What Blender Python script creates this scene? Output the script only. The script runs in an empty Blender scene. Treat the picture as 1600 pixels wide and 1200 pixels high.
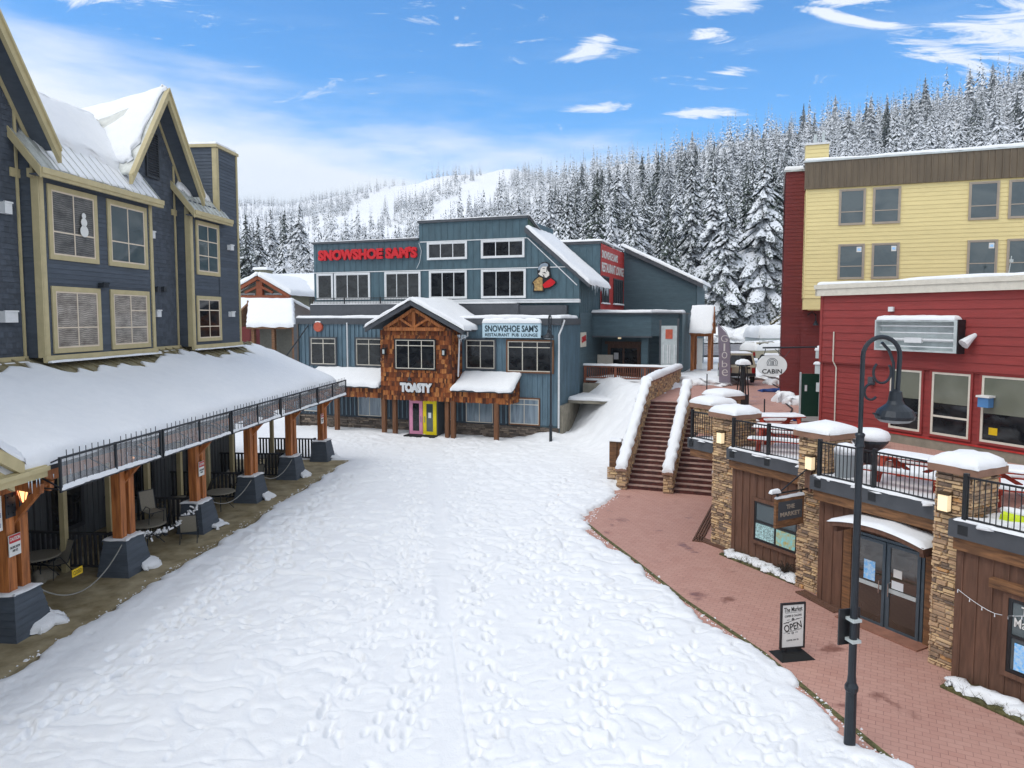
import bpy, bmesh, math, random
import numpy as np
from math import radians, sin, cos, pi, sqrt, atan2, hypot
from mathutils import Vector, Matrix
C = bpy.context.scene.collection
scene = bpy.context.scene

# ---------------------------------------------------------------- camera
FPX, PITCH, CAMH = 1110.0, radians(4.0), 7.8
cam_d = bpy.data.cameras.new('camera'); cam = bpy.data.objects.new('camera', cam_d); C.objects.link(cam)
cam_d.sensor_width = 36.0; cam_d.lens = 36.0*FPX/1600.0; cam_d.shift_y = -27.0/1600.0
cam_d.clip_start = 0.2; cam_d.clip_end = 8000
cam.location = (0, 0, CAMH); cam.rotation_euler = (radians(90)-PITCH, 0, 0)
scene.camera = cam
# ---------------------------------------------------------------- light
SUN_EL, SUN_AZ = radians(58), radians(245)       # azimuth clockwise from +Y: left of and a little behind the camera
sun_d = bpy.data.lights.new('sun', 'SUN'); sun_d.energy = 1.15; sun_d.angle = radians(40); sun_d.color = (1, .96, .9)
sun = bpy.data.objects.new('sun', sun_d); C.objects.link(sun)
sd = Vector((sin(SUN_AZ)*cos(SUN_EL), cos(SUN_AZ)*cos(SUN_EL), sin(SUN_EL)))
sun.rotation_euler = sd.to_track_quat('Z', 'Y').to_euler(); sun.location = (0, 0, 60)
scene.view_settings.view_transform = 'Standard'; scene.view_settings.look = 'None'
scene.view_settings.gamma = 1; scene.view_settings.exposure = 0.58
scene.cycles.use_denoising = True
scene.cycles.max_bounces = 6; scene.cycles.diffuse_bounces = 3; scene.cycles.glossy_bounces = 3; scene.cycles.transparent_max_bounces = 12

def lin(c):
    if isinstance(c, str):
        c = tuple(int(c[i:i+2], 16)/255 for i in (0, 2, 4))
    return tuple((x/12.92 if x <= .04045 else ((x+.055)/1.055)**2.4) for x in c)

class NT:
    def __init__(s, nt): s.nt = nt; s.n = nt.nodes; s.l = nt.links
    def new(s, t, **kw):
        n = s.n.new(t)
        for k, v in kw.items():
            if k.startswith('i_'): n.inputs[k[2:].replace('_', ' ')].default_value = v
            else: setattr(n, k, v)
        return n
    def link(s, a, b): s.l.new(a, b)
    def math(s, op, a, b=None, c=None, clamp=False):
        m = s.n.new('ShaderNodeMath'); m.operation = op; m.use_clamp = clamp
        for i, v in enumerate((a, b, c)):
            if v is None: continue
            if isinstance(v, (int, float)): m.inputs[i].default_value = v
            else: s.l.new(v, m.inputs[i])
        return m.outputs[0]
    def mix(s, f, a, b, blend='MIX'):
        m = s.n.new('ShaderNodeMix'); m.data_type = 'RGBA'; m.blend_type = blend
        for i, v in ((0, f), (6, a), (7, b)):
            if isinstance(v, (int, float)): m.inputs[i].default_value = v
            elif isinstance(v, tuple): m.inputs[i].default_value = (*v[:3], 1)
            else: s.l.new(v, m.inputs[i])
        return m.outputs[2]
    def ramp(s, f, stops, interp='LINEAR'):
        r = s.n.new('ShaderNodeValToRGB'); r.color_ramp.interpolation = interp
        e = r.color_ramp.elements
        while len(e) < len(stops): e.new(.5)
        for i, (p, c) in enumerate(stops):
            e[i].position = p; e[i].color = (*c[:3], 1) if isinstance(c, tuple) else (c, c, c, 1)
        s.l.new(f, r.inputs[0]); return r.outputs[0]
    def noise(s, vec, scale, detail=3, rough=.55, dist=0):
        n = s.n.new('ShaderNodeTexNoise'); n.inputs['Scale'].default_value = scale
        n.inputs['Detail'].default_value = detail; n.inputs['Roughness'].default_value = rough; n.inputs['Distortion'].default_value = dist
        if vec is not None: s.l.new(vec, n.inputs['Vector'])
        return n.outputs['Fac']
    def mapping(s, vec, scale=(1,1,1), loc=(0,0,0), rot=(0,0,0)):
        m = s.n.new('ShaderNodeMapping'); m.inputs['Scale'].default_value = scale; m.inputs['Location'].default_value = loc
        m.inputs['Rotation'].default_value = rot
        s.l.new(vec, m.inputs['Vector']); return m.outputs[0]

# ---------------------------------------------------------------- world: physical sky with thin clouds
w = bpy.data.worlds.new('World'); scene.world = w; w.use_nodes = True
wn = NT(w.node_tree); w.node_tree.nodes.clear()
wo = wn.new('ShaderNodeOutputWorld'); bg = wn.new('ShaderNodeBackground'); bg.inputs['Strength'].default_value = .15
sky = wn.new('ShaderNodeTexSky'); sky.sky_type = 'NISHITA'; sky.sun_disc = False
sky.sun_elevation = SUN_EL; sky.sun_rotation = SUN_AZ; sky.altitude = 1700; sky.air_density = 1.0; sky.dust_density = .3; sky.ozone_density = 2.5
tc = wn.new('ShaderNodeTexCoord'); sep = wn.new('ShaderNodeSeparateXYZ'); wn.link(tc.outputs['Generated'], sep.inputs[0])
zz = sep.outputs['Z']
zs = wn.math('MAXIMUM', zz, .03)
cx = wn.math('DIVIDE', sep.outputs['X'], zs); cy = wn.math('DIVIDE', sep.outputs['Y'], zs)
cmb = wn.new('ShaderNodeCombineXYZ'); wn.link(cx, cmb.inputs[0]); wn.link(cy, cmb.inputs[1])
# low bank of cloud along the horizon (lumpy top edge), thickest to the left of the valley
nb = wn.noise(wn.mapping(tc.outputs['Generated'], (2.0, 2.0, 9.0), (3.1, .4, 0)), 1.6, 5, .6)
xa = wn.math('MULTIPLY', sep.outputs['X'], -.13)
edge = wn.math('ADD', wn.math('ADD', wn.math('MULTIPLY', nb, .22), .175), xa)
bank = wn.math('DIVIDE', wn.math('SUBTRACT', edge, zz), .12, clamp=True)
bank = wn.math('MULTIPLY', wn.math('MULTIPLY', bank, bank), wn.math('SUBTRACT', 3.0, wn.math('MULTIPLY', bank, 2.0)))
# thin wisps higher up
wv = wn.mapping(cmb.outputs[0], (.55, 1.7, 1), (2.3, 1.2, 0), (0, 0, .35))
n1 = wn.noise(wv, .85, 7, .62, .5); n2 = wn.noise(wn.mapping(cmb.outputs[0], (.22, .3, 1), (7.7, 2.2, 0)), 1.0, 2, .5)
gy_ = wn.math('MAXIMUM', sep.outputs['Y'], .05); gu = wn.math('DIVIDE', sep.outputs['X'], gy_); gv = wn.math('DIVIDE', zz, gy_)
def blob(u0, v0, ru, rv, k=0.0):
    a = wn.math('DIVIDE', wn.math('SUBTRACT', gu, u0), ru); b = wn.math('DIVIDE', wn.math('SUBTRACT', wn.math('SUBTRACT', gv, v0), wn.math('MULTIPLY', wn.math('SUBTRACT', gu, u0), k)), rv)
    return wn.math('SUBTRACT', 1.0, wn.math('SQRT', wn.math('ADD', wn.math('MULTIPLY', a, a), wn.math('MULTIPLY', b, b))), clamp=True)
msk = blob(.30, .425, .08, .025, .1)
for b_ in ((.42, .44, .16, .025, -.12), (.46, .405, .12, .015, -.18), (.70, .385, .16, .075, .1), (.10, .365, .05, .018, .3), (.27, .385, .04, .015, 0), (.30, .335, .05, .01, 0), (.10, .285, .08, .012, .05), (.26, .28, .09, .010, 0), (-.52, .44, .2, .03, 0), (.6, .36, .12, .02, -.1)):
    msk = wn.math('MAXIMUM', msk, blob(*b_))
cg = wn.new('ShaderNodeCombineXYZ'); wn.link(gu, cg.inputs[0]); wn.link(gv, cg.inputs[1])
n3 = wn.noise(wn.mapping(cg.outputs[0], (6, 30, 1), (1.3, .4, 0), (0, 0, .10)), 1.0, 9, .72, 1.6)
wis = wn.ramp(wn.math('ADD', wn.math('MULTIPLY', msk, .42), wn.math('MULTIPLY', n3, 1.35)), [(.80, 0.), (1.12, .9)])
wis = wn.math('MULTIPLY', wis, wn.math('GREATER_THAN', sep.outputs['Y'], .1))
veil = wn.math('MULTIPLY', wn.ramp(wn.noise(wn.mapping(tc.outputs['Generated'], (1.5, 1.5, 14), (0, 5, 1)), 1.8, 6, .62), [(.5, 0.), (.8, .3)]),
               wn.math('SUBTRACT', 1.0, wn.math('DIVIDE', wn.math('ABSOLUTE', wn.math('SUBTRACT', zz, .26)), .14, clamp=True)))
fac = wn.math('MAXIMUM', wn.math('MAXIMUM', wn.math('MULTIPLY', bank, .93), wis), veil)
# unseen overcast added behind the camera and overhead for neutral, soft fill light
behind = wn.math('DIVIDE', wn.math('SUBTRACT', .66, sep.outputs['Y']), .2, clamp=True)
fac = wn.math('MAXIMUM', fac, wn.math('MULTIPLY', behind, .9))
shade = wn.mix(wn.noise(wn.mapping(tc.outputs['Generated'], (1, 1, 5)), 2.2, 4), (3.9, 4.25, 4.7), (5.0, 5.15, 5.35))
hsv = wn.new('ShaderNodeHueSaturation'); hsv.inputs['Saturation'].default_value = 1.16; wn.link(wn.mix(1.0, sky.outputs[0], (.82, 1.0, 1.07), 'MULTIPLY'), hsv.inputs['Color'])
wn.link(wn.mix(fac, hsv.outputs[0], shade), bg.inputs['Color']); wn.link(bg.outputs[0], wo.inputs[0])

# ---------------------------------------------------------------- projection helpers (where the photo's points stand on the ground)
def raydir(px, py):
    u = (px-800)/FPX; v = (573-py)/FPX
    return (u, cos(PITCH)+v*sin(PITCH), -sin(PITCH)+v*cos(PITCH))
def gnd(px, py, Z=0.0):
    d = raydir(px, py); t = (Z-CAMH)/d[2]; return (d[0]*t, d[1]*t)
class Frame:
    """a local frame: x along a facade to the right as seen from outside, y into the building, z up"""
    def __init__(s, ox, oy, deg, oz=0.0):
        s.o = (ox, oy, oz); s.a = radians(deg); s.ca = cos(s.a); s.sa = sin(s.a)
    def loc(s, X, Y):
        dx, dy = X-s.o[0], Y-s.o[1]; return (dx*s.ca+dy*s.sa, -dx*s.sa+dy*s.ca)
    def wld(s, x, y):
        return (s.o[0]+x*s.ca-y*s.sa, s.o[1]+x*s.sa+y*s.ca)
    def hit(s, px, py, off=0.0):
        d = raydir(px, py); ex, ey = s.loc(0, 0)
        dx = d[0]*s.ca+d[1]*s.sa; dy = -d[0]*s.sa+d[1]*s.ca
        t = (off-ey)/dy; return (ex+dx*t, CAMH+d[2]*t-s.o[2])
    def rect(s, x0, y0, x1, y1, off=0.0):
        """pixel box -> local (x0,x1,z0,z1) on the plane y=off, taken at the box centre lines"""
        xa = s.hit(x0, (y0+y1)/2, off)[0]; xb = s.hit(x1, (y0+y1)/2, off)[0]
        zb = s.hit((x0+x1)/2, y1, off)[1]; zt = s.hit((x0+x1)/2, y0, off)[1]
        return xa, xb, zb, zt
    def hitx(s, px, py, xp):
        """hit with the plane x = xp -> (y, z)"""
        d = raydir(px, py); ex, ey = s.loc(0, 0)
        dx = d[0]*s.ca+d[1]*s.sa; dy = -d[0]*s.sa+d[1]*s.ca
        t = (xp-ex)/dx; return (ey+dy*t, CAMH+d[2]*t-s.o[2])

def empty(name, fr=None, label=None, cat=None, group=None, loc=None, rz=0):
    o = bpy.data.objects.new(name, None); C.objects.link(o); o.empty_display_size = .3
    if fr is not None: o.location = fr.o; o.rotation_euler = (0, 0, fr.a)
    if loc is not None: o.location = loc; o.rotation_euler = (0, 0, rz)
    return tag(o, label, cat, group)
def tag(o, label=None, cat=None, group=None, kind=None):
    if label: o['label'] = label
    if cat: o['category'] = cat
    if group: o['group'] = group
    if kind: o['kind'] = kind
    return o
def dup(root, loc, rz=0, label=None, group=None, scale=None):
    def cp(o, parent):
        c = o.copy(); C.objects.link(c); c.parent = parent
        for ch in list(KIDS.get(o.name, [])):
            k = cp(ch, c); KIDS.setdefault(c.name, []).append(k)
        return c
    r = cp(root, None); r.location = loc; r.rotation_euler = (0, 0, rz)
    if scale: r.scale = (scale,)*3
    if label: r['label'] = label
    if group: r['group'] = group
    return r
KIDS = {}

# ---------------------------------------------------------------- mesh builder
class MB:
    def __init__(s, seed=0): s.v = []; s.f = []; s.t = []; s.r = random.Random(seed)
    def face(s, pts, tone=None):
        b = len(s.v); s.v += [tuple(p) for p in pts]; s.f.append(tuple(range(b, b+len(pts)))); s.t.append(s.r.random() if tone is None else tone)
    def hexa(s, p, tone=None):
        """8 points: bottom 4 (ccw), top 4"""
        b = len(s.v); s.v += [tuple(q) for q in p]; t = s.r.random() if tone is None else tone
        for q in ((0,3,2,1), (4,5,6,7), (0,1,5,4), (1,2,6,5), (2,3,7,6), (3,0,4,7)): s.f.append(tuple(b+i for i in q)); s.t.append(t)
    def box(s, x0, x1, y0, y1, z0, z1, tone=None, M=None):
        if x1 < x0: x0, x1 = x1, x0
        if y1 < y0: y0, y1 = y1, y0
        if z1 < z0: z0, z1 = z1, z0
        p = [(x0,y0,z0),(x1,y0,z0),(x1,y1,z0),(x0,y1,z0),(x0,y0,z1),(x1,y0,z1),(x1,y1,z1),(x0,y1,z1)]
        if M is not None: p = [tuple(M @ Vector(q)) for q in p]
        s.hexa(p, tone)
    def prism(s, poly, y0, y1, tone=None):
        """polygon in xz extruded from y0 to y1"""
        n = len(poly); b = len(s.v); t = s.r.random() if tone is None else tone
        s.v += [(x, y0, z) for x, z in poly]+[(x, y1, z) for x, z in poly]
        s.f.append(tuple(range(b, b+n))); s.f.append(tuple(range(b+2*n-1, b+n-1, -1))); s.t += [t, t]
        for i in range(n):
            j = (i+1) % n; s.f.append((b+j, b+i, b+n+i, b+n+j)); s.t.append(t)
    def plate(s, poly, z0, z1, tone=None):
        """polygon in xy extruded from z0 to z1"""
        n = len(poly); b = len(s.v); t = s.r.random() if tone is None else tone
        s.v += [(x, y, z0) for x, y in poly]+[(x, y, z1) for x, y in poly]
        s.f.append(tuple(range(b+n-1, b-1, -1))); s.f.append(tuple(range(b+n, b+2*n))); s.t += [t, t]
        for i in range(n):
            j = (i+1) % n; s.f.append((b+i, b+j, b+n+j, b+n+i)); s.t.append(t)
    def bar(s, p, q, w, h=None, up=(0, 0, 1), tone=None):
        """square bar from p to q"""
        p = Vector(p); q = Vector(q); d = (q-p).normalized(); u = Vector(up)
        if abs(d.dot(u)) > .98: u = Vector((0, 1, 0))
        a = d.cross(u).normalized(); b2 = a.cross(d).normalized(); h = w if h is None else h
        a *= w/2; b2 *= h/2
        s.hexa([p-a-b2, p+a-b2, p+a+b2, p-a+b2, q-a-b2, q+a-b2, q+a+b2, q-a+b2], tone)
    def tube(s, pts, r, n=8, tone=None, caps=True):
        pts = [Vector(p) for p in pts]; m = len(pts); b = len(s.v); t = s.r.random() if tone is None else tone
        rs = r if isinstance(r, (list, tuple)) else [r]*m
        prev = None
        for i, p in enumerate(pts):
            d = (pts[min(i+1, m-1)]-pts[max(i-1, 0)]).normalized()
            if prev is None:
                u = Vector((0, 0, 1)) if abs(d.z) < .9 else Vector((1, 0, 0))
                a = d.cross(u).normalized()
            else: a = (prev-d*prev.dot(d)).normalized()
            prev = a; c = d.cross(a)
            for k in range(n):
                an = 2*pi*k/n; s.v.append(tuple(p+a*(cos(an)*rs[i])+c*(sin(an)*rs[i])))
        for i in range(m-1):
            for k in range(n):
                k2 = (k+1) % n; s.f.append((b+i*n+k, b+i*n+k2, b+(i+1)*n+k2, b+(i+1)*n+k)); s.t.append(t)
        if caps:
            s.f.append(tuple(b+k for k in range(n-1, -1, -1))); s.f.append(tuple(b+(m-1)*n+k for k in range(n))); s.t += [t, t]
    def lathe(s, prof, cx=0, cy=0, n=16, tone=None):
        s.tube([(cx, cy, z) for r, z in prof], [max(r, .0005) for r, z in prof], n, tone)
    def lathe_fix(s, prof, cx=0, cy=0, n=16, tone=None):
        b = len(s.v); t = s.r.random() if tone is None else tone; m = len(prof)
        for r, z in prof:
            for k in range(n):
                an = 2*pi*k/n; s.v.append((cx+cos(an)*max(r, .0005), cy+sin(an)*max(r, .0005), z))
        for i in range(m-1):
            for k in range(n):
                k2 = (k+1) % n; s.f.append((b+i*n+k, b+i*n+k2, b+(i+1)*n+k2, b+(i+1)*n+k)); s.t.append(t)
        s.f.append(tuple(b+k for k in range(n-1, -1, -1))); s.f.append(tuple(b+(m-1)*n+k for k in range(n))); s.t += [t, t]
    def snow(s, p00, p10, p11, p01, t=.2, edge=.25, rag=.04, nz=.15, step=.35, seed=1, thick0=0.0):
        """a rounded blanket of snow lying over the quad p00-p10-p11-p01"""
        P = [Vector(p) for p in (p00, p10, p11, p01)]
        L = max((P[1]-P[0]).length, (P[2]-P[3]).length); W = max((P[3]-P[0]).length, (P[2]-P[1]).length)
        def lines(Ln):
            e = min(edge, Ln*.45); o = [0, e*.03, e*.12, e*.3, e*.6]
            k = max(1, int((Ln-2*e)/step)); o += [e+(Ln-2*e)*i/k for i in range(k+1)]
            o += [Ln-e*.6, Ln-e*.3, Ln-e*.12, Ln-e*.03, Ln]; return [x/Ln for x in o]
        U, Vv = lines(L), lines(W); rnd = random.Random(seed); ph = [rnd.uniform(0, 6.28) for _ in range(8)]
        b = len(s.v)
        for v in Vv:
            for u in U:
                p = (P[0]*(1-u)+P[1]*u)*(1-v)+(P[3]*(1-u)+P[2]*u)*v
                d = min(u*L, (1-u)*L, v*W, (1-v)*W); e = min(edge, L*.45, W*.45)
                k = 1-min(d/e, 1); prof = sqrt(max(0, 1-k*k))
                n_ = sin(p.x*1.3+p.y*.7+ph[0])*.4+sin(p.x*.5-p.y*1.1+ph[1])*.5+sin(p.x*3.1+p.y*2.7+ph[2])*.2+sin(p.y*4.3-p.x*1.7+ph[3])*.18
                h = t*prof*(1+nz*n_+.10*sin(p.x*9.1+p.y*6.3+ph[6])*sin(p.y*11.7-p.x*4.1+ph[7])+.05*rnd.uniform(-1, 1))
                j = rag*(sin((u*L+v*W*2)*4.1+ph[4])+.7*sin((u*L-v*W)*9.7+ph[5])+.6*sin((u*L+v*W)*19+ph[6])+.5*rnd.uniform(-1, 1))*k
                du = (P[1]-P[0]).normalized(); dv = (P[3]-P[0]).normalized()
                if min(v*W, (1-v)*W) < min(u*L, (1-u)*L): off = dv*(j if v > .5 else -j)
                else: off = du*(j if u > .5 else -j)
                q = p+off; s.v.append((q.x, q.y, q.z+h))
        nu = len(U)
        for i in range(len(Vv)-1):
            for k in range(nu-1):
                s.f.append((b+i*nu+k, b+i*nu+k+1, b+(i+1)*nu+k+1, b+(i+1)*nu+k)); s.t.append(.5)
    def build(s, name, mat, parent=None, smooth=False, label=None, recalc=True, angle=None):
        if not s.f: return None
        me = bpy.data.meshes.new(name); me.from_pydata(s.v, [], s.f)
        if len(s.t) == len(s.f):
            at = me.attributes.new('tone', 'FLOAT', 'FACE'); at.data.foreach_set('value', s.t)
        if recalc:
            bm = bmesh.new(); bm.from_mesh(me); bmesh.ops.recalc_face_normals(bm, faces=bm.faces); bm.to_mesh(me); bm.free()
        if smooth: me.polygons.foreach_set('use_smooth', [True]*len(me.polygons))
        me.materials.append(mat)
        o = bpy.data.objects.new(name, me); C.objects.link(o)
        if parent is not None: o.parent = parent; KIDS.setdefault(parent.name, []).append(o)
        if label: o['label'] = label
        return o

def rawmesh(name, V, Fc, mat, parent=None, smooth=False, kind=None):
    """numpy verts (n,3) and faces (m,3 or 4)"""
    me = bpy.data.meshes.new(name); n = len(V); m = len(Fc); k = Fc.shape[1]
    me.vertices.add(n); me.vertices.foreach_set('co', np.ascontiguousarray(V, dtype=np.float32).ravel())
    me.loops.add(m*k); me.loops.foreach_set('vertex_index', np.ascontiguousarray(Fc, dtype=np.int32).ravel())
    me.polygons.add(m); me.polygons.foreach_set('loop_start', np.arange(0, m*k, k, dtype=np.int32))
    if smooth: me.polygons.foreach_set('use_smooth', np.ones(m, dtype=bool))
    me.update(calc_edges=True); me.validate()
    if isinstance(mat, (list, tuple)):
        for q in mat: me.materials.append(q)
    else: me.materials.append(mat)
    if name.startswith('_'): return me
    o = bpy.data.objects.new(name, me); C.objects.link(o)
    if parent is not None: o.parent = parent; KIDS.setdefault(parent.name, []).append(o)
    if kind: o['kind'] = kind
    return o

# ---------------------------------------------------------------- siding
def xr(poly, z):
    xs = []
    n = len(poly)
    for i in range(n):
        (xa, za), (xb, zb) = poly[i], poly[(i+1) % n]
        if (za-z)*(zb-z) <= 0 and abs(zb-za) > 1e-9: xs.append(xa+(xb-xa)*(z-za)/(zb-za))
    return (min(xs), max(xs)) if len(xs) > 1 else None
def lap(mb, poly, y=0.0, pitch=.18, out=.022, joint=0.0, jag=0.0):
    """horizontal lap boards (joint=0) or shingle courses over a convex polygon (x,z), facing -y"""
    z0 = min(p[1] for p in poly); z1 = max(p[1] for p in poly); k = 0; z = z0
    while z < z1-1e-4:
        zt = min(z+pitch, z1); a = xr(poly, z+1e-4); b = xr(poly, zt-1e-4)
        if a and b:
            if joint == 0:
                mb.face([(a[0], y-out, z), (a[1], y-out, z), (b[1], y-.003, zt), (b[0], y-.003, zt)])
                mb.face([(a[0], y, z), (a[1], y, z), (a[1], y-out, z), (a[0], y-out, z)])
            else:
                x = min(a[0], b[0])-mb.r.random()*joint; e = max(a[1], b[1])
                while x < e:
                    wd = joint*(.55+.9*mb.r.random()); xa, xb = max(x, a[0]), min(x+wd-.006, a[1]); ta, tb = max(x, b[0]), min(x+wd-.006, b[1])
                    if xb > xa and tb > ta:
                        o2 = out*(.7+.6*mb.r.random()); dz = jag*mb.r.random()
                        t = mb.r.random()
                        mb.face([(xa, y-o2, z-dz), (xb, y-o2, z-dz), (tb, y-.003, zt), (ta, y-.003, zt)], t)
                        mb.face([(xa, y, z-dz), (xb, y, z-dz), (xb, y-o2, z-dz), (xa, y-o2, z-dz)], t)
                    x += wd
        z = zt; k += 1
def battens(mb, poly, y=0.0, sp=.4, w=.045, d=.03, x0=None):
    xa = min(p[0] for p in poly); xb = max(p[0] for p in poly); q = [(z, x) for x, z in poly]
    x = (xa if x0 is None else x0)+sp/2
    while x < xb:
        r_ = xr(q, x)
        if r_: mb.box(x-w/2, x+w/2, y-d, y, r_[0], r_[1])
        x += sp
def stones(mb, x0, x1, y, z0, z1, h=.09, wd=.28, d=.05, axis='x', sgn=-1, base=.04):
    """irregular ledge stones laid in courses on the plane y (axis x) or x=y (axis y), standing out by up to d"""
    z = z0
    while z < z1-.01:
        hh = min(h*(.6+.9*mb.r.random()), z1-z)
        if z1-z-hh < .03: hh = z1-z
        x = x0
        while x < x1-.005:
            ww = wd*(.4+1.3*mb.r.random()); xe = min(x+ww, x1)
            if x1-xe < .06: xe = x1
            dd = base*.3+d*mb.r.random(); j = lambda: (mb.r.random()-.5)*.014
            g = .006; t = mb.r.random()
            ys, ye = y, y+sgn*dd
            def P(a, b, c): return (a, b, c) if axis == 'x' else (b, a, c)
            bz = z+g; tz = z+hh-g; c1 = .012
            mb.hexa([P(x+g, ys, bz), P(xe-g, ys, bz), P(xe-g-c1, ye, bz+c1+j()), P(x+g+c1, ye, bz+c1+j()),
                     P(x+g, ys, tz), P(xe-g, ys, tz), P(xe-g-c1, ye, tz-c1+j()), P(x+g+c1, ye, tz-c1+j())], t)
            # order fixed by recalc
            x = xe
        z += hh

# ---------------------------------------------------------------- text
def text_obj(name, s, mat, parent, x, z, width, height, y=0.0, depth=.03, offset=0.0, shear=0, rotz=0, label=None, spacing=1.0, rot90=False, face=None, matrix=None, lines=1.0):
    cu = bpy.data.curves.new('_t', 'FONT'); cu.body = s; cu.size = 1; cu.extrude = .02; cu.offset = offset; cu.shear = shear
    cu.space_character = spacing; cu.resolution_u = 3; cu.align_x = 'CENTER'; cu.space_line = lines
    to = bpy.data.objects.new('_t', cu); C.objects.link(to)
    dg = bpy.context.evaluated_depsgraph_get(); me = bpy.data.meshes.new_from_object(to.evaluated_get(dg))
    bpy.data.objects.remove(to); 
    me.name = name; n = len(me.vertices); co = np.empty(n*3, dtype=np.float32); me.vertices.foreach_get('co', co); co = co.reshape(-1, 3)
    if rot90: co = np.stack([co[:, 1], -co[:, 0], co[:, 2]], 1)
    mn, mx = co.min(0), co.max(0)
    tx = (co[:, 0]-mn[0])/max(mx[0]-mn[0], 1e-6)-.5; ty = (co[:, 1]-mn[1])/max(mx[1]-mn[1], 1e-6)-.5
    tz = (co[:, 2]-mn[2])/max(mx[2]-mn[2], 1e-6)
    tx *= width; ty *= height
    if rotz: tx, ty = tx*cos(rotz)-ty*sin(rotz), tx*sin(rotz)+ty*cos(rotz)
    V = np.stack([x+tx, y-depth*tz, z+ty], 1)
    me.vertices.foreach_set('co', V.astype(np.float32).ravel()); me.update()
    me.materials.clear(); me.materials.append(mat)
    o = bpy.data.objects.new(name, me); C.objects.link(o)
    if parent is not None: o.parent = parent; KIDS.setdefault(parent.name, []).append(o)
    if label: o['label'] = label
    return o
# ---------------------------------------------------------------- materials
def newmat(name):
    m = bpy.data.materials.new(name); m.use_nodes = True; nt = NT(m.node_tree)
    b = m.node_tree.nodes['Principled BSDF']; return m, nt, b
def obj_co(nt): return nt.new('ShaderNodeTexCoord').outputs['Object']
def geo_pos(nt): return nt.new('ShaderNodeNewGeometry').outputs['Position']
def setb(b, **k):
    for a, v in k.items(): b.inputs[a.replace('_', ' ')].default_value = v
def bump(nt, b, h, strength=.3, dist=.02):
    n = nt.new('ShaderNodeBump'); n.inputs['Strength'].default_value = strength; n.inputs['Distance'].default_value = dist
    nt.link(h, n.inputs['Height']); nt.link(n.outputs[0], b.inputs['Normal'])
def mat(name, c, rough=.6, var=.12, vs=6.0, metal=0.0, bmp=.15, stretch=(1, 1, 1), tone=.0, spec=.4, c2=None, dirt=0.0):
    """painted / plain surface: noise in colour, per-board tone, fine bump"""
    m, nt, b = newmat(name); c = lin(c) if isinstance(c, str) else c
    co = obj_co(nt); mp = nt.mapping(co, stretch)
    n = nt.noise(mp, vs, 5, .6)
    dk = tuple(x*(1-var*1.6) for x in c); lt = tuple(min(1, x*(1+var*1.6)) for x in c)
    if c2: dk = lin(c2) if isinstance(c2, str) else c2
    col = nt.ramp(n, [(.3, dk), (.7, lt)])
    if tone:
        a = nt.new('ShaderNodeAttribute', attribute_name='tone')
        f = nt.math('ADD', nt.math('MULTIPLY', a.outputs['Fac'], tone*2), 1-tone)
        cc = nt.new('ShaderNodeCombineXYZ')
        for i in range(3): nt.link(f, cc.inputs[i])
        col = nt.mix(1.0, col, cc.outputs[0], 'MULTIPLY')
    if dirt:
        dn = nt.ramp(nt.noise(nt.mapping(co, (.6, .6, .25)), 2.3, 6, .7), [(.45, 0.), (.75, dirt)])
        col = nt.mix(dn, col, tuple(x*.45+.02 for x in c))
    nt.link(col, b.inputs['Base Color']); setb(b, Roughness=rough, Metallic=metal, Specular_IOR_Level=spec)
    if bmp: bump(nt, b, nt.noise(mp, vs*6, 4, .6), bmp, .01)
    return m
def tonemat(name, stops, rough=.8, bmp=.5, vs=14, nvar=.35, stretch=(1, 1, 1)):
    """colour picked per piece from a ramp, broken up by noise"""
    m, nt, b = newmat(name); co = obj_co(nt)
    a = nt.new('ShaderNodeAttribute', attribute_name='tone')
    n = nt.noise(nt.mapping(co, stretch), vs, 5, .65)
    f = nt.math('ADD', a.outputs['Fac'], nt.math('MULTIPLY', nt.math('SUBTRACT', n, .5), nvar), clamp=True)
    nt.link(nt.ramp(f, [(p, lin(c)) for p, c in stops]), b.inputs['Base Color']); setb(b, Roughness=rough, Specular_IOR_Level=.3)
    bump(nt, b, n, bmp, .02); return m
M = {}
def snow_mat(name, dirty=0.0, scale=1.0):
    m, nt, b = newmat(name); p = geo_pos(nt)
    n1 = nt.noise(p, 3.0*scale, 6, .65); n2 = nt.noise(p, 26*scale, 4, .7)
    col = nt.mix(n1, (.74, .76, .785), (.86, .865, .875))
    if dirty: col = nt.mix(nt.ramp(nt.noise(p, .9, 6, .7), [(.5, 0.), (.75, dirty)]), col, (.42, .40, .37))
    nt.link(col, b.inputs['Base Color']); setb(b, Roughness=.65, Specular_IOR_Level=.25)
    h = nt.math('ADD', n1, nt.math('MULTIPLY', n2, .45)); bump(nt, b, h, .45, .07); return m
M['snow'] = snow_mat('snow'); M['snow_plowed'] = snow_mat('snow_plowed', .45)
M['navy'] = mat('navy_siding', '4a525c', .7, .10, 3, tone=.12, stretch=(.6, 1, 4), bmp=.2, dirt=.25)
M['navy_shingle'] = mat('navy_shingle', '474e58', .75, .12, 5, tone=.16, bmp=.3)
M['cream'] = mat('cream_trim', 'b8ab84', .6, .06, 3, tone=.05)
M['cream_light'] = mat('pale_sash', 'd8c9b4', .5, .04, 3)
M['tan_metal'] = mat('tan_metal_roof', '8d8468', .45, .1, 3, metal=.2)
M['teal'] = mat('teal_board', '4a626c', .7, .10, 3, tone=.08, stretch=(1, 1, .4), dirt=.3)
M['teal_green'] = mat('green_board', '3d5547', .75, .1, 3)
M['teal_lower'] = mat('blue_ribbed_panel', '5c7380', .5, .14, 2.5, tone=.08, stretch=(1, 1, .3))
M['teal_lap'] = mat('teal_lap', '4b6069', .7, .1, 3, tone=.05, stretch=(.5, 1, 3))
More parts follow.
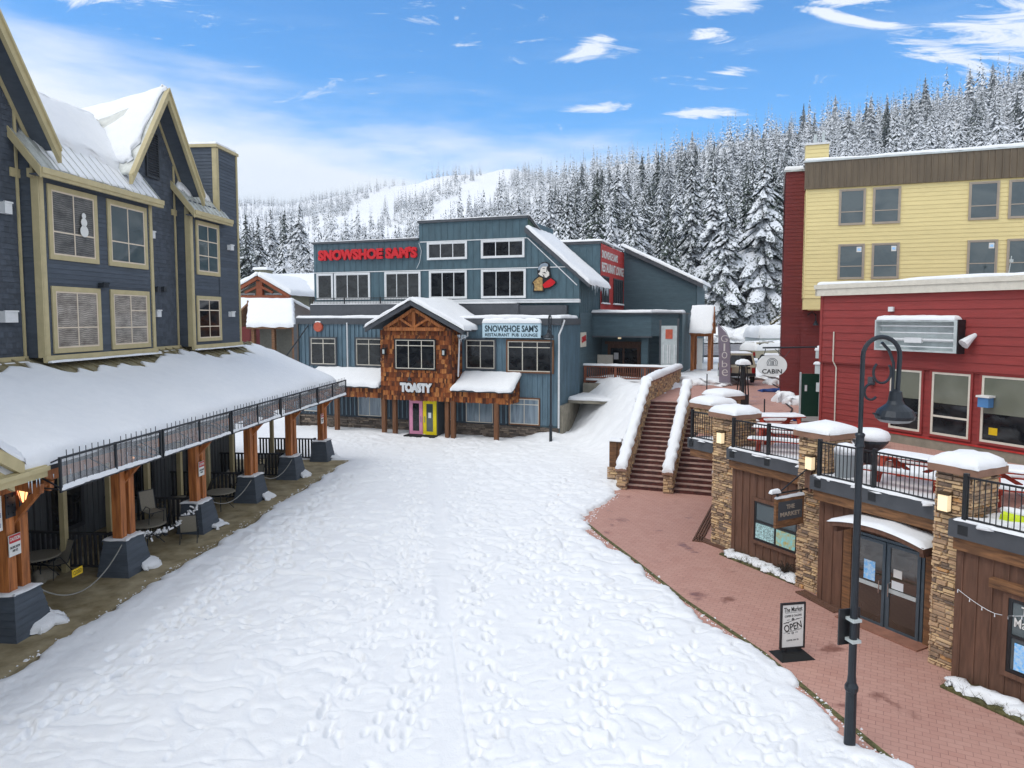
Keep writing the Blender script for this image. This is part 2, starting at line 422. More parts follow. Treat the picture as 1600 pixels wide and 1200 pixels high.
M['charcoal'] = mat('charcoal_fascia', '4a4d52', .55, .08, 3)
M['dark_grey'] = mat('dark_grey_panel', '3a3e43', .6, .1, 3)
M['white'] = mat('white_paint', 'd9dbdc', .5, .04, 5)
M['offwhite'] = mat('offwhite_vinyl', 'd3cdbf', .5, .05, 5)
M['red'] = mat('red_siding', '8d3734', .65, .08, 3, tone=.06, stretch=(.5, 1, 4), dirt=.2)
M['dark_red'] = mat('dark_red_siding', '6d2826', .7, .08, 3, tone=.06, stretch=(.5, 1, 4))
M['bright_red'] = mat('bright_red_paint', 'b0322d', .6, .14, 5)
M['letter_red'] = mat('letter_red', 'c4101c', .45, .05, 5, bmp=0)
M['yellow'] = mat('yellow_siding', 'e0cf95', .65, .04, 3, tone=.04, stretch=(.5, 1, 4))
M['brown_metal'] = mat('brown_metal', '6a5d4b', .45, .1, 2, tone=.05, stretch=(1, 1, .3))
M['taupe'] = mat('taupe_frame', 'a39788', .5, .05, 3)
M['brown_wood'] = mat('brown_board', '674a3b', .75, .18, 4, tone=.12, stretch=(3, 3, .35), bmp=.3)
M['beam_wood'] = mat('weathered_beam', '7a5638', .75, .22, 4, tone=.1, stretch=(.5, 1, 4), c2='4a3425', bmp=.3)
M['orange_wood'] = mat('orange_timber', 'ab6a38', .55, .22, 3, tone=.1, stretch=(4, 4, .3), c2='6f3c1c', bmp=.25)
M['post_wood'] = mat('brown_post', '6f4a30', .7, .2, 3, tone=.1, stretch=(4, 4, .3), bmp=.25)
M['rail_wood'] = mat('red_brown_rail', '7d4a36', .65, .15, 4, tone=.1)
M['shake'] = tonemat('cedar_shake', [(0, '3f2012'), (.25, '633218'), (.5, '80431e'), (.75, '9a582a'), (.93, 'b87a42'), (1, '5a2f1a')], .6, .5, 9, .9, (1, 1, .35))
M['stone'] = tonemat('ledge_stone', [(0, '75655a'), (.18, '9a826c'), (.4, 'b8997a'), (.6, 'cdb08c'), (.8, 'd8b98c'), (.92, 'a08c7c'), (1, 'c99a66')], .85, .7, 12, .5)
M['stone_dark'] = tonemat('grey_veneer', [(0, '4a433e'), (.3, '655c54'), (.6, '7d7167'), (.85, '978878'), (1, '574e47')], .85, .6, 12, .5)
M['cap_stone'] = mat('brown_cap_stone', '8d6c5a', .8, .08, 5)
M['black'] = mat('black_iron', '1b1d20', .4, .1, 5, spec=.5)
M['gunmetal'] = mat('dark_grey_metal', '2b3036', .4, .1, 4, metal=.3)
M['steel_blue'] = mat('storefront_aluminium', '53616b', .4, .06, 4, metal=.4)
M['chrome'] = mat('chrome', 'c8c8c8', .2, .03, 4, metal=1.0)
M['galv'] = mat('galvanised_box', 'bcc4c4', .45, .08, 3, metal=.1)
M['concrete'] = mat('concrete', '8b8577', .9, .16, 2.0, bmp=.4, dirt=.5)
M['sandstone'] = mat('worn_patio', '958a70', .9, .22, 1.6, bmp=.5, c2='766848', dirt=.4)
M['wire'] = mat('cable_black', '101214', .5, .05)
M['rope'] = mat('grey_rope', '8d8d88', .8, .1, 20)
M['mesh_fabric'] = mat('taupe_sling', '847f73', .8, .08, 30)
M['picnic_red'] = mat('picnic_red_paint', 'a3351d', .6, .12, 5, tone=.1)
M['pink'] = mat('pink_door', 'dd93b2', .5, .05, 4)
M['yellow_door'] = mat('yellow_door', 'ecd61c', .5, .05, 4)
M['green_door'] = mat('green_door', '143d30', .45, .08, 4)
M['sign_pale'] = mat('pale_blue_sign', 'bcd6e2', .5, .04, 4, bmp=0)
M['sign_ink'] = mat('dark_blue_lettering', '1f3640', .6, .04, 4, bmp=0)
M['ink'] = mat('black_lettering', '17171a', .6, .04, 4, bmp=0)
M['sign_white'] = mat('white_sign', 'dcdcd8', .55, .03, 4, bmp=0)
M['sign_yellow'] = mat('yellow_tag', 'd8b416', .5, .05, 4)
M['sign_red'] = mat('sign_red', 'b3272d', .5, .05, 4, bmp=0)
M['flag'] = mat('grey_violet_flag', '8b8592', .8, .05, 4)
M['skin'] = mat('portrait_pale', 'd9d4cc', .6, .03, 4, bmp=0)
M['plaid'] = mat('plaid_tan', 'a98a55', .6, .35, 8, bmp=0, c2='5d4a34')
M['cap_grey'] = mat('cap_grey', '8b97a3', .6, .05, 4, bmp=0)
M['suv'] = mat('cream_car_paint', 'a39b85', .3, .04, 3, spec=.5, bmp=0)
M['rubber'] = mat('black_rubber', '151515', .8, .05)
M['tail_red'] = mat('tail_lamp_red', '8d1414', .3, .05)
M['blue_tarp'] = mat('blue_tarp', '1c3b78', .5, .15, 6)
M['blue_box'] = mat('blue_box', '4f7fb0', .5, .05)
M['hi_yellow'] = mat('fluorescent_bag', 'c8dc1e', .5, .05)
M['bark'] = mat('bark', '3b3129', .95, .2, 3, bmp=.6)
M['grey_plastic'] = mat('grey_plastic', '8f9598', .5, .05)
M['paper'] = mat('paper', 'dfe3e6', .7, .03)
M['blue_poster'] = mat('blue_poster', '3f8fd0', .5, .5, 18, bmp=0, c2='d6e6f2')
M['sill'] = mat('red_brown_sill', '8f6453', .8, .12, 4)
M['clay'] = mat('orange_disc', 'bb5a43', .6, .12, 6)
M['grass'] = mat('dead_grass', '5c5a38', .95, .3, 10, c2='33301f')
M['back_wall'] = mat('charcoal_boards', '53575b', .75, .15, 3, tone=.2, stretch=(3, 3, .3))
M['fence'] = mat('worn_black_fence', '303134', .7, .2, 5)
def glass(name, base=(.008, .009, .011), c2=(.022, .024, .026), sc=(1.1, 1, 1.6), rough=.05, warp=.12, metal=0.0, spec=.7):
    m, nt, b = newmat(name); co = obj_co(nt)
    n = nt.noise(nt.mapping(co, sc), 1.3, 3, .5, .6)
    nt.link(nt.mix(nt.ramp(n, [(.42, 0.), (.62, 1.)]), base, c2), b.inputs['Base Color'])
    setb(b, Roughness=rough, Specular_IOR_Level=spec, Metallic=metal); b.inputs['IOR'].default_value = 1.55
    bump(nt, b, nt.noise(co, 1.7, 2), warp, .01); return m
M['glass'] = glass('window_glass', spec=.4)
M['glass_teal'] = glass('tinted_glass', (.05, .075, .085), (.085, .11, .115), (.5, 1, .7), .06)
M['glass_curtain'] = glass('curtained_glass', (.14, .19, .24), (.24, .31, .36), (3.5, 1, .3), .08)
M['glass_shop'] = glass('shop_glass', (.03, .024, .018), (.055, .04, .03), (.6, 1, .5), .03, .05, spec=1.0)
def blind_glass(name, light, dark, pitch=.055):
    m, nt, b = newmat(name); co = obj_co(nt); sp = nt.new('ShaderNodeSeparateXYZ'); nt.link(co, sp.inputs[0])
    wob = nt.math('MULTIPLY', nt.noise(nt.mapping(co, (2, 1, 1)), 2.0, 3), .12)
    f = nt.math('FRACT', nt.math('DIVIDE', nt.math('ADD', sp.outputs['Z'], wob), pitch))
    n = nt.ramp(nt.noise(nt.mapping(co, (1.2, 1, 2)), 1.6, 4, .6), [(.35, .35), (.6, 1.)])
    s_ = nt.math('MULTIPLY', nt.ramp(f, [(.0, .1), (.25, 1.), (.75, 1.), (.95, .1)]), n)
    nt.link(nt.mix(s_, dark, light), b.inputs['Base Color']); setb(b, Roughness=.12, Specular_IOR_Level=.6); return m
M['blind_dark'] = blind_glass('dark_blinds_behind_glass', (.16, .155, .145), (.02, .02, .022), .07)
M['blind_light'] = blind_glass('light_blinds_behind_glass', (.42, .38, .33), (.09, .07, .06), .065)
def emis(name, col, st, base=None):
    m, nt, b = newmat(name); b.inputs['Base Color'].default_value = (*(base or col), 1)
    b.inputs['Emission Color'].default_value = (*col, 1); b.inputs['Emission Strength'].default_value = st; return m
M['lamp_glow'] = emis('lamp_glow', (1, .80, .5), .35); M['lamp_orange'] = emis('lamp_orange_glow', (1, .5, .2), 1.6)

# brick pavers
def paver_mat():
    m, nt, b = newmat('red_pavers'); co = nt.mapping(geo_pos(nt), (1, 1, 1), (0, 0, 0), (0, 0, radians(28)))
    br = nt.new('ShaderNodeTexBrick'); nt.link(co, br.inputs['Vector'])
    br.offset = .5; br.inputs['Scale'].default_value = 1.0; br.inputs['Brick Width'].default_value = .26; br.inputs['Row Height'].default_value = .15
    br.inputs['Mortar Size'].default_value = .006; br.inputs['Mortar Smooth'].default_value = .3; br.inputs['Bias'].default_value = 0
    br.inputs['Color1'].default_value = (*lin('bb9082'), 1); br.inputs['Color2'].default_value = (*lin('b08376'), 1); br.inputs['Mortar'].default_value = (*lin('74514a'), 1)
    n = nt.noise(co, 1.3, 6, .65); n2 = nt.noise(co, 14, 4, .6)
    col = nt.mix(nt.ramp(n, [(.3, 0.), (.75, .55)]), br.outputs['Color'], lin('be988a'))
    col = nt.mix(nt.math('MULTIPLY', n2, .35), col, lin('946b5f'))
    wet = nt.ramp(nt.noise(nt.mapping(co, (1, 1, 1), (4.2, 1.1, 0)), .75, 5, .6, .3), [(.61, 0.), (.68, 1.)])
    col = nt.mix(nt.math('MULTIPLY', wet, .6), col, lin('5c3129'))
    nt.link(col, b.inputs['Base Color']); nt.link(nt.math('SUBTRACT', .8, nt.math('MULTIPLY', wet, .5)), b.inputs['Roughness'])
    h = nt.math('ADD', nt.math('MULTIPLY', br.outputs['Fac'], -.6), nt.math('MULTIPLY', n2, .5)); bump(nt, b, h, .35, .012); return m
M['pavers'] = paver_mat()
def stair_mat():
    m, nt, b = newmat('red_stair_concrete'); co = geo_pos(nt)
    ge = nt.new('ShaderNodeNewGeometry'); sp = nt.new('ShaderNodeSeparateXYZ'); nt.link(ge.outputs['Normal'], sp.inputs[0])
    col = nt.mix(nt.ramp(nt.noise(co, 2.2, 6, .7), [(.35, 0.), (.7, 1.)]), lin('6a3a33'), lin('9b7264'))
    nt.link(col, b.inputs['Base Color']); setb(b, Roughness=.6); bump(nt, b, nt.noise(co, 30, 4), .3, .01); return m
M['stair'] = stair_mat()

# conifers: needles, with snow lying on whatever faces up
def tree_mat(name, snowy=.5, needle=((.014, .024, .018), (.04, .055, .035))):
    m, nt, b = newmat(name); ge = nt.new('ShaderNodeNewGeometry'); oi = nt.new('ShaderNodeObjectInfo')
    sp = nt.new('ShaderNodeSeparateXYZ'); nt.link(ge.outputs['Normal'], sp.inputs[0])
    p = ge.outputs['Position']; n = nt.noise(p, 3.2, 4, .7)
    f = nt.math('ADD', nt.math('MULTIPLY', sp.outputs['Z'], .9), nt.math('MULTIPLY', nt.math('SUBTRACT', n, .5), 2.2))
    f = nt.math('ADD', f, nt.math('MULTIPLY', nt.math('SUBTRACT', oi.outputs['Random'], .5), .35))
    s_ = nt.ramp(f, [(max(0, .62-snowy*.6), 0.), (min(1, .86-snowy*.6), 1.)])
    up = nt.math('GREATER_THAN', sp.outputs['Z'], .02)
    s_ = nt.math('MULTIPLY', s_, up)
    green = nt.mix(nt.noise(p, 5, 3), needle[0], needle[1])
    nt.link(nt.mix(s_, green, (.76, .79, .84)), b.inputs['Base Color']); setb(b, Roughness=.85, Specular_IOR_Level=.15)
    return m
M['fir'] = tree_mat('snowy_fir', .25); M['fir_far'] = tree_mat('snowy_fir_far', .22)
M['shrub'] = tree_mat('yellow_green_shrub', .35, ((.09, .075, .02), (.2, .16, .05)))
# ================================================================ frames of the main structures
LF = Frame(-16.0, 17.0, 84.84)                 # left lodge, facade to the plaza
CF = Frame(-15.2, 50.6, -20.2)                 # blue restaurant across the end
SF = Frame(4.86, 32.1, -22.0)                  # stairs
RF = Frame(6.87, 24.1, -62.0)                  # market level under the terrace
RB = Frame(11.9, 27.35, -64.5)                 # red restaurant on the terrace
YF = Frame(15.5, 38.0, -20.2)                  # yellow hotel
DECK = 3.45
rng = np.random.default_rng(7)
def smooth(t): t = np.clip(t, 0, 1); return t*t*(3-2*t)
def vnoise(X, Y, sc, seed=0):
    """smooth value noise on arrays"""
    x = X/sc; y = Y/sc; xi = np.floor(x).astype(np.int64); yi = np.floor(y).astype(np.int64)
    fx = smooth(x-xi); fy = smooth(y-yi)
    def h(a, b):
        k = (a*374761393+b*668265263+seed*1442695041) & 0xffffffff
        k = ((k ^ (k >> 13))*1274126177) & 0xffffffff
        return ((k ^ (k >> 16)) & 0xffff)/65535.0
    return (h(xi, yi)*(1-fx)+h(xi+1, yi)*fx)*(1-fy)+(h(xi, yi+1)*(1-fx)+h(xi+1, yi+1)*fx)*fy-.5
# crest of the hills by bearing: (u, Z of crest, distance)
crest = []
for px, py, D in ((-400, 330, 900), (200, 330, 900), (370, 322, 850), (450, 322, 850), (600, 297, 760), (700, 280, 700), (800, 268, 640), (870, 283, 520),
                  (1000, 262, 440), (1200, 222, 380), (1400, 178, 350), (1600, 140, 330), (2000, 100, 320), (2600, 90, 320)):
    crest.append(((px-800)/FPX, CAMH+(495-py)*D/FPX, D))
cu_, cz_, cd_ = (np.array([c[i] for c in crest]) for i in range(3))
def stair_line(X, Y):
    dx, dy = X-SF.o[0], Y-SF.o[1]; return dx*SF.ca+dy*SF.sa, -dx*SF.sa+dy*SF.ca
def cf_loc(X, Y):
    dx, dy = X-CF.o[0], Y-CF.o[1]; return dx*CF.ca+dy*CF.sa, -dx*CF.sa+dy*CF.ca
def bank_h(X, Y):
    """snow bank left of the stairs up to the terrace level"""
    xs, ys = stair_line(X, Y)
    dist = (X-2.9)*.955+(Y-44)*.24
    h = smooth(dist/5.0)*DECK
    h = np.where((xs > .2) & (ys < 5.4), 0.0, h)
    return h
def land(X, Y):
    X = np.asarray(X, float); Y = np.asarray(Y, float)
    cx_, cy_ = cf_loc(X, Y)
    t1 = np.where(cx_ < 19.0, smooth((cy_-1.5)/7)*DECK, 0)
    t2 = bank_h(X, Y)
    h = np.maximum(t1, t2)
    u = X/np.maximum(Y, 1.0)
    far = smooth((Y-55)/45)*1.4
    zc = np.interp(u, cu_, cz_); dc = np.interp(u, cu_, cd_)
    r0 = np.where(u < -.1, 125.0, 97.0)
    t = (Y-r0)/(dc-r0)
    up = np.where(t < 1, np.clip(t, 0, 1)**1.12*(zc-5), (zc-5)-(t-1)*12)
    rough = (vnoise(X, Y, 38, 3)*7+vnoise(X, Y, 13, 4)*2.5)*smooth((Y-r0)/60)
    return h+far*(h > 1)+up+rough

# ---------------------------------------------------------------- ground and hills: one sheet to beyond the crest
us = np.concatenate([np.linspace(-2.2, -1.0, 16)[:-1], np.linspace(-1.0, 1.15, 260), np.linspace(1.15, 2.2, 14)[1:]])
ys = 3*(1150/3)**(np.linspace(0, 1, 330))
YY, UU = np.meshgrid(ys, us, indexing='ij'); XX = UU*YY
ZZ = land(XX, YY)-.16
V = np.stack([XX, YY, ZZ], -1).reshape(-1, 3); nu = len(us); nv = len(ys)
ii, jj = np.meshgrid(np.arange(nv-1), np.arange(nu-1), indexing='ij'); a = (ii*nu+jj).ravel()
Fq = np.stack([a, a+1, a+nu+1, a+nu], 1)
back = bpy.data.materials['snow_plowed']
rawmesh('ground', V, Fq, M['snow'], smooth=True, kind='structure')
# ground behind the camera, so the lodge keeps its footing from another viewpoint
mb = MB(); mb.face([(-60, -60, -.16), (60, -60, -.16), (60, 3.2, -.16), (-60, 3.2, -.16)]); mb.build('ground_behind', M['snow'])['kind'] = 'structure'

# ---------------------------------------------------------------- the snow on the plaza, with footprints
RBND = [gnd(*p) for p in ((1420, 1240), (1400, 1200), (1340, 1160), (1290, 1110), (1180, 1020), (1060, 940), (985, 880), (935, 842), (912, 820), (925, 800), (968, 768))]
ry = np.array([3]+[p[1] for p in RBND]+[33.5, 37.5, 60]); rx = np.array([8.6]+[p[0] for p in RBND]+[5.45, 7.1, 30])
LBND = [LF.wld(x, -5.25) for x in (-25, 21.6)]
def left_x(Y): return np.interp(Y, [LBND[0][1], LBND[1][1], LBND[1][1]+.4], [LBND[0][0], LBND[1][0], -19])
res = .045; X0, X1, Y0, Y1 = -21.0, 10.5, 7.5, 51.0
nx, ny = int((X1-X0)/res), int((Y1-Y0)/res)
gx = X0+np.arange(nx)*res; gy = Y0+np.arange(ny)*res
GX, GY = np.meshgrid(gx, gy, indexing='xy')
HF = vnoise(GX, GY, 3.1, 11)*.12+vnoise(GX*1.3, GY*.8, 1.3, 12)*.06+vnoise(GX, GY, .55, 13)*.03+vnoise(GX, GY, .24, 14)*.018+vnoise(GX, GY, .11, 17)*.008
calm = smooth(vnoise(GX, GY, 4.5, 21)*2.2+.5)     # trodden patches against smoother ones
wxx = GX+vnoise(GX, GY, .7, 18)*.5; wyy = GY+vnoise(GX, GY, .7, 19)*.5
n_a = vnoise(wxx*.8+wyy*.25, wyy*1.1, .44, 15); n_b = vnoise(wxx*1.1, wyy*.9-wxx*.2, .27, 22); calm2 = smooth(vnoise(GX, GY, 5.5, 23)*2.4+.45)
HF += calm*(-.10*np.clip(1-np.abs(n_a)/.13, 0, 1)**2+n_a*.10+vnoise(wxx, wyy, .23, 16)*.02)+calm2*(-.07*np.clip(1-np.abs(n_b)/.12, 0, 1)**2+n_b*.06)
R = random.Random(5)
def dent(x, y, ang, L=.17, W=.075, d=.055):
    ci, cj = int((x-X0)/res), int((y-Y0)/res); k = 9
    if ci < k or cj < k or ci >= nx-k or cj >= ny-k: return
    sl = (slice(cj-k, cj+k), slice(ci-k, ci+k)); dx = GX[sl]-x; dy = GY[sl]-y
    a = (dx*cos(ang)+dy*sin(ang))/L; b = (-dx*sin(ang)+dy*cos(ang))/W; r2 = a*a+b*b
    HF[sl] += -d*np.exp(-r2**2*.8)+d*.14*np.exp(-((np.sqrt(r2)-1.6)**2)*6)
def trail(pts, sp=.68, wob=.06, d=.055, two=.13):
    pts = [Vector((*p, 0)) for p in pts]; seg = 0; side = 1
    for a, b in zip(pts[:-1], pts[1:]):
        L = (b-a).length; n = max(1, int(L/sp)); dirv = (b-a).normalized(); nrm = Vector((-dirv.y, dirv.x, 0)); an = atan2(dirv.y, dirv.x)
        for i in range(n):
            p = a+(b-a)*(i/n)+nrm*(side*two*R.uniform(.5, 1.4)+R.gauss(0, wob)); side = -side
            dent(p.x, p.y, an+R.gauss(0, .25), R.uniform(.11, .17), R.uniform(.05, .08), d*R.uniform(.6, 1.3))
def wander(p, q, amp=.5, n=9):
    out = []; ph = R.uniform(0, 6); ph2 = R.uniform(0, 6)
    for i in range(n+1):
        t = i/n; x = p[0]+(q[0]-p[0])*t; y = p[1]+(q[1]-p[1])*t; s_ = amp*(sin(t*5+ph)*.7+sin(t*11+ph2)*.35)*(4*t*(1-t))**.5
        out.append((x+s_, y+s_*.15))
    return out
PX = lambda *ps: [gnd(*p) for p in ps]
for pl in (PX((640, 700), (650, 760), (660, 860), (655, 960), (640, 1080), (620, 1200)), PX((560, 690), (620, 740), (645, 830), (600, 960), (520, 1100), (470, 1200)),
           PX((545, 745), (430, 850), (350, 930), (230, 1020), (120, 1100), (0, 1180)), PX((500, 770), (420, 900), (300, 980), (180, 1060), (60, 1130)),
           PX((740, 690), (735, 800), (745, 900), (760, 1050), (790, 1200)), PX((700, 690), (725, 790), (820, 850), (900, 900), (1010, 980), (1130, 1090), (1250, 1200)),
           PX((900, 720), (860, 800), (830, 900), (900, 1040), (980, 1200)), PX((960, 770), (880, 830), (760, 900), (700, 1000), (560, 1200)),
           PX((420, 880), (330, 930), (280, 960), (420, 985), (520, 950), (640, 900)), PX((905, 830), (850, 900), (930, 980), (940, 1090), (960, 1200))):
    for rep in range(4):
        q = [(x+R.gauss(0, .25), y+R.gauss(0, .3)) for x, y in pl]; trail(q, .5+.1*rep, .10, .085)
for i in range(34):
    a = (R.uniform(-9, 6), R.uniform(9, 48)); an = pi/2+R.gauss(0, .5); L = R.uniform(5, 26); b = (a[0]+L*cos(an), a[1]+L*sin(an))
    trail(wander(a, b, R.uniform(.3, 1.2)), R.uniform(.6, .8), .07, R.uniform(.03, .06))
for i in range(900):
    dent(R.uniform(-10, 7), 8+R.random()**1.3*40, R.uniform(0, 6.3), R.uniform(.12, .3), R.uniform(.08, .16), R.uniform(-.02, .035))
def groove(pts, w_, d_, sharp=1):
    """flattened or grooved line (ski and sled tracks)"""
    global HF
    for a, b in zip(pts[:-1], pts[1:]):
        y0, y1 = sorted((a[1], b[1])); j0, j1 = max(0, int((y0-Y0)/res)), min(ny, int((y1-Y0)/res)+1)
        if j1 <= j0: continue
        yy = gy[j0:j1]; xc = a[0]+(b[0]-a[0])*(yy-a[1])/(b[1]-a[1]+1e-6)
        dx = GX[j0:j1]-xc[:, None]; k = np.exp(-(np.abs(dx)/w_)**4)
        HF[j0:j1] = HF[j0:j1]*(1-k*sharp*.8)-d_*k+d_*.3*np.exp(-((np.abs(dx)/w_-1.35)**2)*9)
groove(PX((705, 1240), (700, 1100), (695, 950), (690, 860), (682, 780), (672, 690)), .26, .035)
groove(PX((745, 1240), (722, 1100), (705, 980)), .05, .05, .3)
groove(PX((690, 690), (800, 745), (930, 812)), .16, .05, .6)
groove(PX((700, 700), (790, 760), (905, 835)), .05, .045, .4)
groove(PX((0, 1125), (170, 1010), (330, 880), (470, 770), (520, 730)), .3, .02, .8)
def sampleH(X, Y):
    fx = np.clip((X-X0)/res, 0, nx-1.01); fy = np.clip((Y-Y0)/res, 0, ny-1.01); i = fx.astype(int); j = fy.astype(int); a = fx-i; b = fy-j
    return (HF[j, i]*(1-a)+HF[j, i+1]*a)*(1-b)+(HF[j+1, i]*(1-a)+HF[j+1, i+1]*a)*b
us = np.linspace(-1.02, .72, 640); ys = 8.0*(50.0/8.0)**np.linspace(0, 1, 620)
YY, UU = np.meshgrid(ys, us, indexing='ij'); XX = np.clip(UU*YY, -20.5, 14)
rag = vnoise(XX, YY, .9, 31)*.42+vnoise(XX, YY, .3, 32)*.2+vnoise(XX, YY, .12, 33)*.08
bx = np.interp(YY, ry, rx)
dr = (bx-XX)*.80+rag; dl = (XX-left_x(YY))+rag*.8
d = np.minimum(dr, dl)
# beyond the stairs' foot the right edge is the stair wall itself
xs_, ys_ = stair_line(XX, YY)
d = np.where(YY > 32.6, np.minimum(np.where(ys_ > 0, .32-xs_, .5)+.3, dl), d)
prof = np.sqrt(np.clip(1-(1-np.clip(d/.4, 0, 1))**2, 0, 1))
bk = bank_h(XX, YY)
lump = (vnoise(XX, YY, 2.2, 41)*.35+vnoise(XX, YY, .9, 42)*.16+vnoise(XX+vnoise(XX, YY, .5, 45)*.4, YY, .35, 43)*.10+vnoise(XX, YY, .15, 44)*.03)*smooth(bk/.8)
ZZ = prof*(.15+sampleH(XX, YY)*np.where(bk > .6, .3, 1)*np.clip(d/.6, .25, 1)) - np.where(d <= 0, .12, 0)+bk+lump
# drift heaped against the corner of the blue building
wx, wy = gnd(860, 690); ZZ += .45*np.exp(-(((XX-wx)/1.6)**2+((YY-wy)/1.0)**2))
V = np.stack([XX, YY, ZZ], -1).reshape(-1, 3); nu = len(us); nv = len(ys)
ii, jj = np.meshgrid(np.arange(nv-1), np.arange(nu-1), indexing='ij'); a = (ii*nu+jj).ravel()
keep = (d > -.25)
kq = keep[:-1, :-1] | keep[1:, :-1] | keep[:-1, 1:] | keep[1:, 1:]
cxx, cyy = cf_loc(XX, YY); kq &= ~((cyy[:-1, :-1] > .6) & (cxx[:-1, :-1] < 19.0))
Fq = np.stack([a, a+1, a+nu+1, a+nu], 1)[kq.ravel()]
rawmesh('plaza_snow', V, Fq, M['snow'], smooth=True, kind='structure')

# ---------------------------------------------------------------- paved parts
mb = MB(); mb.face([(x, y, 0.0) for x, y in ((2.0, 5), (2.0, 36), (12, 36), (22, 5))]); mb.build('paved_walk', M['pavers'])['kind'] = 'structure'
mb = MB(); poly = [LF.wld(x, y) for x, y in ((-24, -5.22), (21.7, -5.22), (21.7, 1), (-24, 1))]; mb.plate(poly, -.1, .06); mb.build('patio', M['sandstone'])['kind'] = 'structure'
# dark kerb between snow and pavers
mb = MB(); kp = [gnd(*p) for p in ((1440, 1262), (1410, 1204), (1300, 1113), (1190, 1020), (1068, 938), (992, 877), (940, 838), (916, 818), (972, 766))]
for a, b in zip(kp[:-2], kp[1:-1]): mb.bar((a[0]+.02, a[1]+.02, .0), (b[0]+.02, b[1]+.02, .0), .12, .03)
mb.build('kerb', M['grass'])['kind'] = 'structure'

q = MB(77); R = random.Random(77)
for side in ('r', 'l'):
    for i in range(520):
        y = R.uniform(9.5, 31) if side == 'r' else R.uniform(13, 38)
        x = float(np.interp(y, ry, rx))+abs(R.gauss(0, .12)) if side == 'r' else float(left_x(y))-abs(R.gauss(0, .12))
        if side == 'l' and i > 250: break
        r_ = R.uniform(.006, .022)*(1 if R.random() < .93 else 2); z = 0 if side == 'r' else .06
        q.hexa([(x-r_, y-r_, z), (x+r_, y-r_*.8, z), (x+r_, y+r_, z), (x-r_*.9, y+r_, z), (x-r_*.5, y-r_*.5, z+r_), (x+r_*.6, y-r_*.4, z+r_*.8), (x+r_*.5, y+r_*.6, z+r_), (x-r_*.6, y+r_*.5, z+r_*.9)])
q.build('slush_crumbs', M['snow'])['kind'] = 'stuff'
# ---------------------------------------------------------------- forest
def tree_arrays(seed, H=1.0, tiers=26, nb=10, R0=.19, base=.08, segs=2, trunk=True, lean=.0, ragged=.3):
    """unit-height conifer: verts, tris of crown; trunk separately"""
    r = np.random.default_rng(seed); V = []; Fc = []
    def add(vs, fs):
        b = len(V); V.extend(vs); Fc.extend([tuple(b+i for i in f) for f in fs])
    for k in range(tiers):
        t = (k+.5)/tiers; z = base+(1-base)*t**.93*.97
        rad = R0*((1-t)**.85)*(1-.55*max(0, .14-t)/.14)+.006
        m = max(4, int(nb*(.45+.55*(1-t))))
        a0 = r.uniform(0, 6.28)
        lob = 1+.22*sin(3.1*k+seed)+.12*sin(7.7*k)
        for j in range(m):
            a = a0+2*pi*j/m+r.normal(0, .18); L = rad*lob*(1+.25*sin(2*a+k*.35+seed)+.15*sin(3*a-k*.6))*r.uniform(1-ragged, 1+ragged*.7); dr = r.uniform(.3, .75)
            zz_ = z+r.normal(0, .35/tiers); w_ = L*r.uniform(.12, .22)+.003; up = w_*.5
            ca, sa = cos(a), sin(a)
            def P(rr, s_, dz): return (ca*rr-sa*s_, sa*rr+ca*s_, zz_+dz)
            if segs == 2:
                pts = [P(L*.05, 0, .01), P(L*.4, w_*.75, -L*dr*.35-up*.8), P(L*.42, 0, -L*dr*.2+up*.3), P(L*.4, -w_*.75, -L*dr*.35-up*.8),
                       P(L*.78, w_*.85, -L*dr*.85-up*1.1), P(L*.75, 0, -L*dr*.6+up*.3), P(L*.78, -w_*.85, -L*dr*.85-up*1.1), P(L, 0, -L*dr*1.1-up*.6)]
                add(pts, [(0,2,1), (0,3,2), (1,2,5), (1,5,4), (2,3,6), (2,6,5), (4,5,7), (5,6,7)])
            else:
                pts = [P(L*.05, 0, .01), P(L*.62, w_, -L*dr*.7-up), P(L*.55, 0, -L*dr*.3+up*.3), P(L*.62, -w_, -L*dr*.7-up), P(L, 0, -L*dr)]
                add(pts, [(0,2,1), (0,3,2), (1,2,4), (2,3,4)])
    # leader
    n = 5; b = len(V)
    for i in range(n): V.append((.006*cos(i*2*pi/n), .006*sin(i*2*pi/n), .93))
    V.append((0, 0, 1.0)); Fc.extend([(b+i, b+(i+1) % n, b+n) for i in range(n)])
    return np.array(V), np.array(Fc, dtype=np.int32)
protoN = [tree_arrays(100+i, tiers=t, nb=n_, R0=r0, base=bs, ragged=rg) for i, (t, n_, r0, bs, rg) in enumerate(((40, 17, .165, .05, .4), (44, 15, .13, .04, .45), (36, 18, .19, .06, .42), (46, 13, .11, .08, .5), (38, 16, .15, .1, .42)))]
protoM = [tree_arrays(200+i, tiers=18, nb=9, R0=r0, base=.06, segs=1, ragged=.35) for i, r0 in enumerate((.14, .12, .10, .16, .085))]
protoF = [tree_arrays(300+i, tiers=11, nb=7, R0=r0, base=.05, segs=1, ragged=.4) for i, r0 in enumerate((.12, .10, .14))]
def runs(px, py):
    """open ski runs on the far hill (bearing and height of the ground there)"""
    def inside(poly):
        c = False; n = len(poly)
        for i in range(n):
            x0, y0 = poly[i]; x1, y1 = poly[i-1]
            if (y0 > py) != (y1 > py) and px < (x1-x0)*(py-y0)/(y1-y0)+x0: c = not c
        return c
    return inside([(520, 372), (556, 330), (600, 304), (690, 284), (712, 288), (650, 318), (600, 342), (560, 372), (520, 392)]) or \
           inside([(660, 372), (690, 340), (730, 305), (745, 285), (800, 262), (815, 272), (790, 295), (755, 330), (720, 360), (690, 384)]) or \
           inside([(470, 400), (520, 372), (560, 372), (500, 420)])
T = []
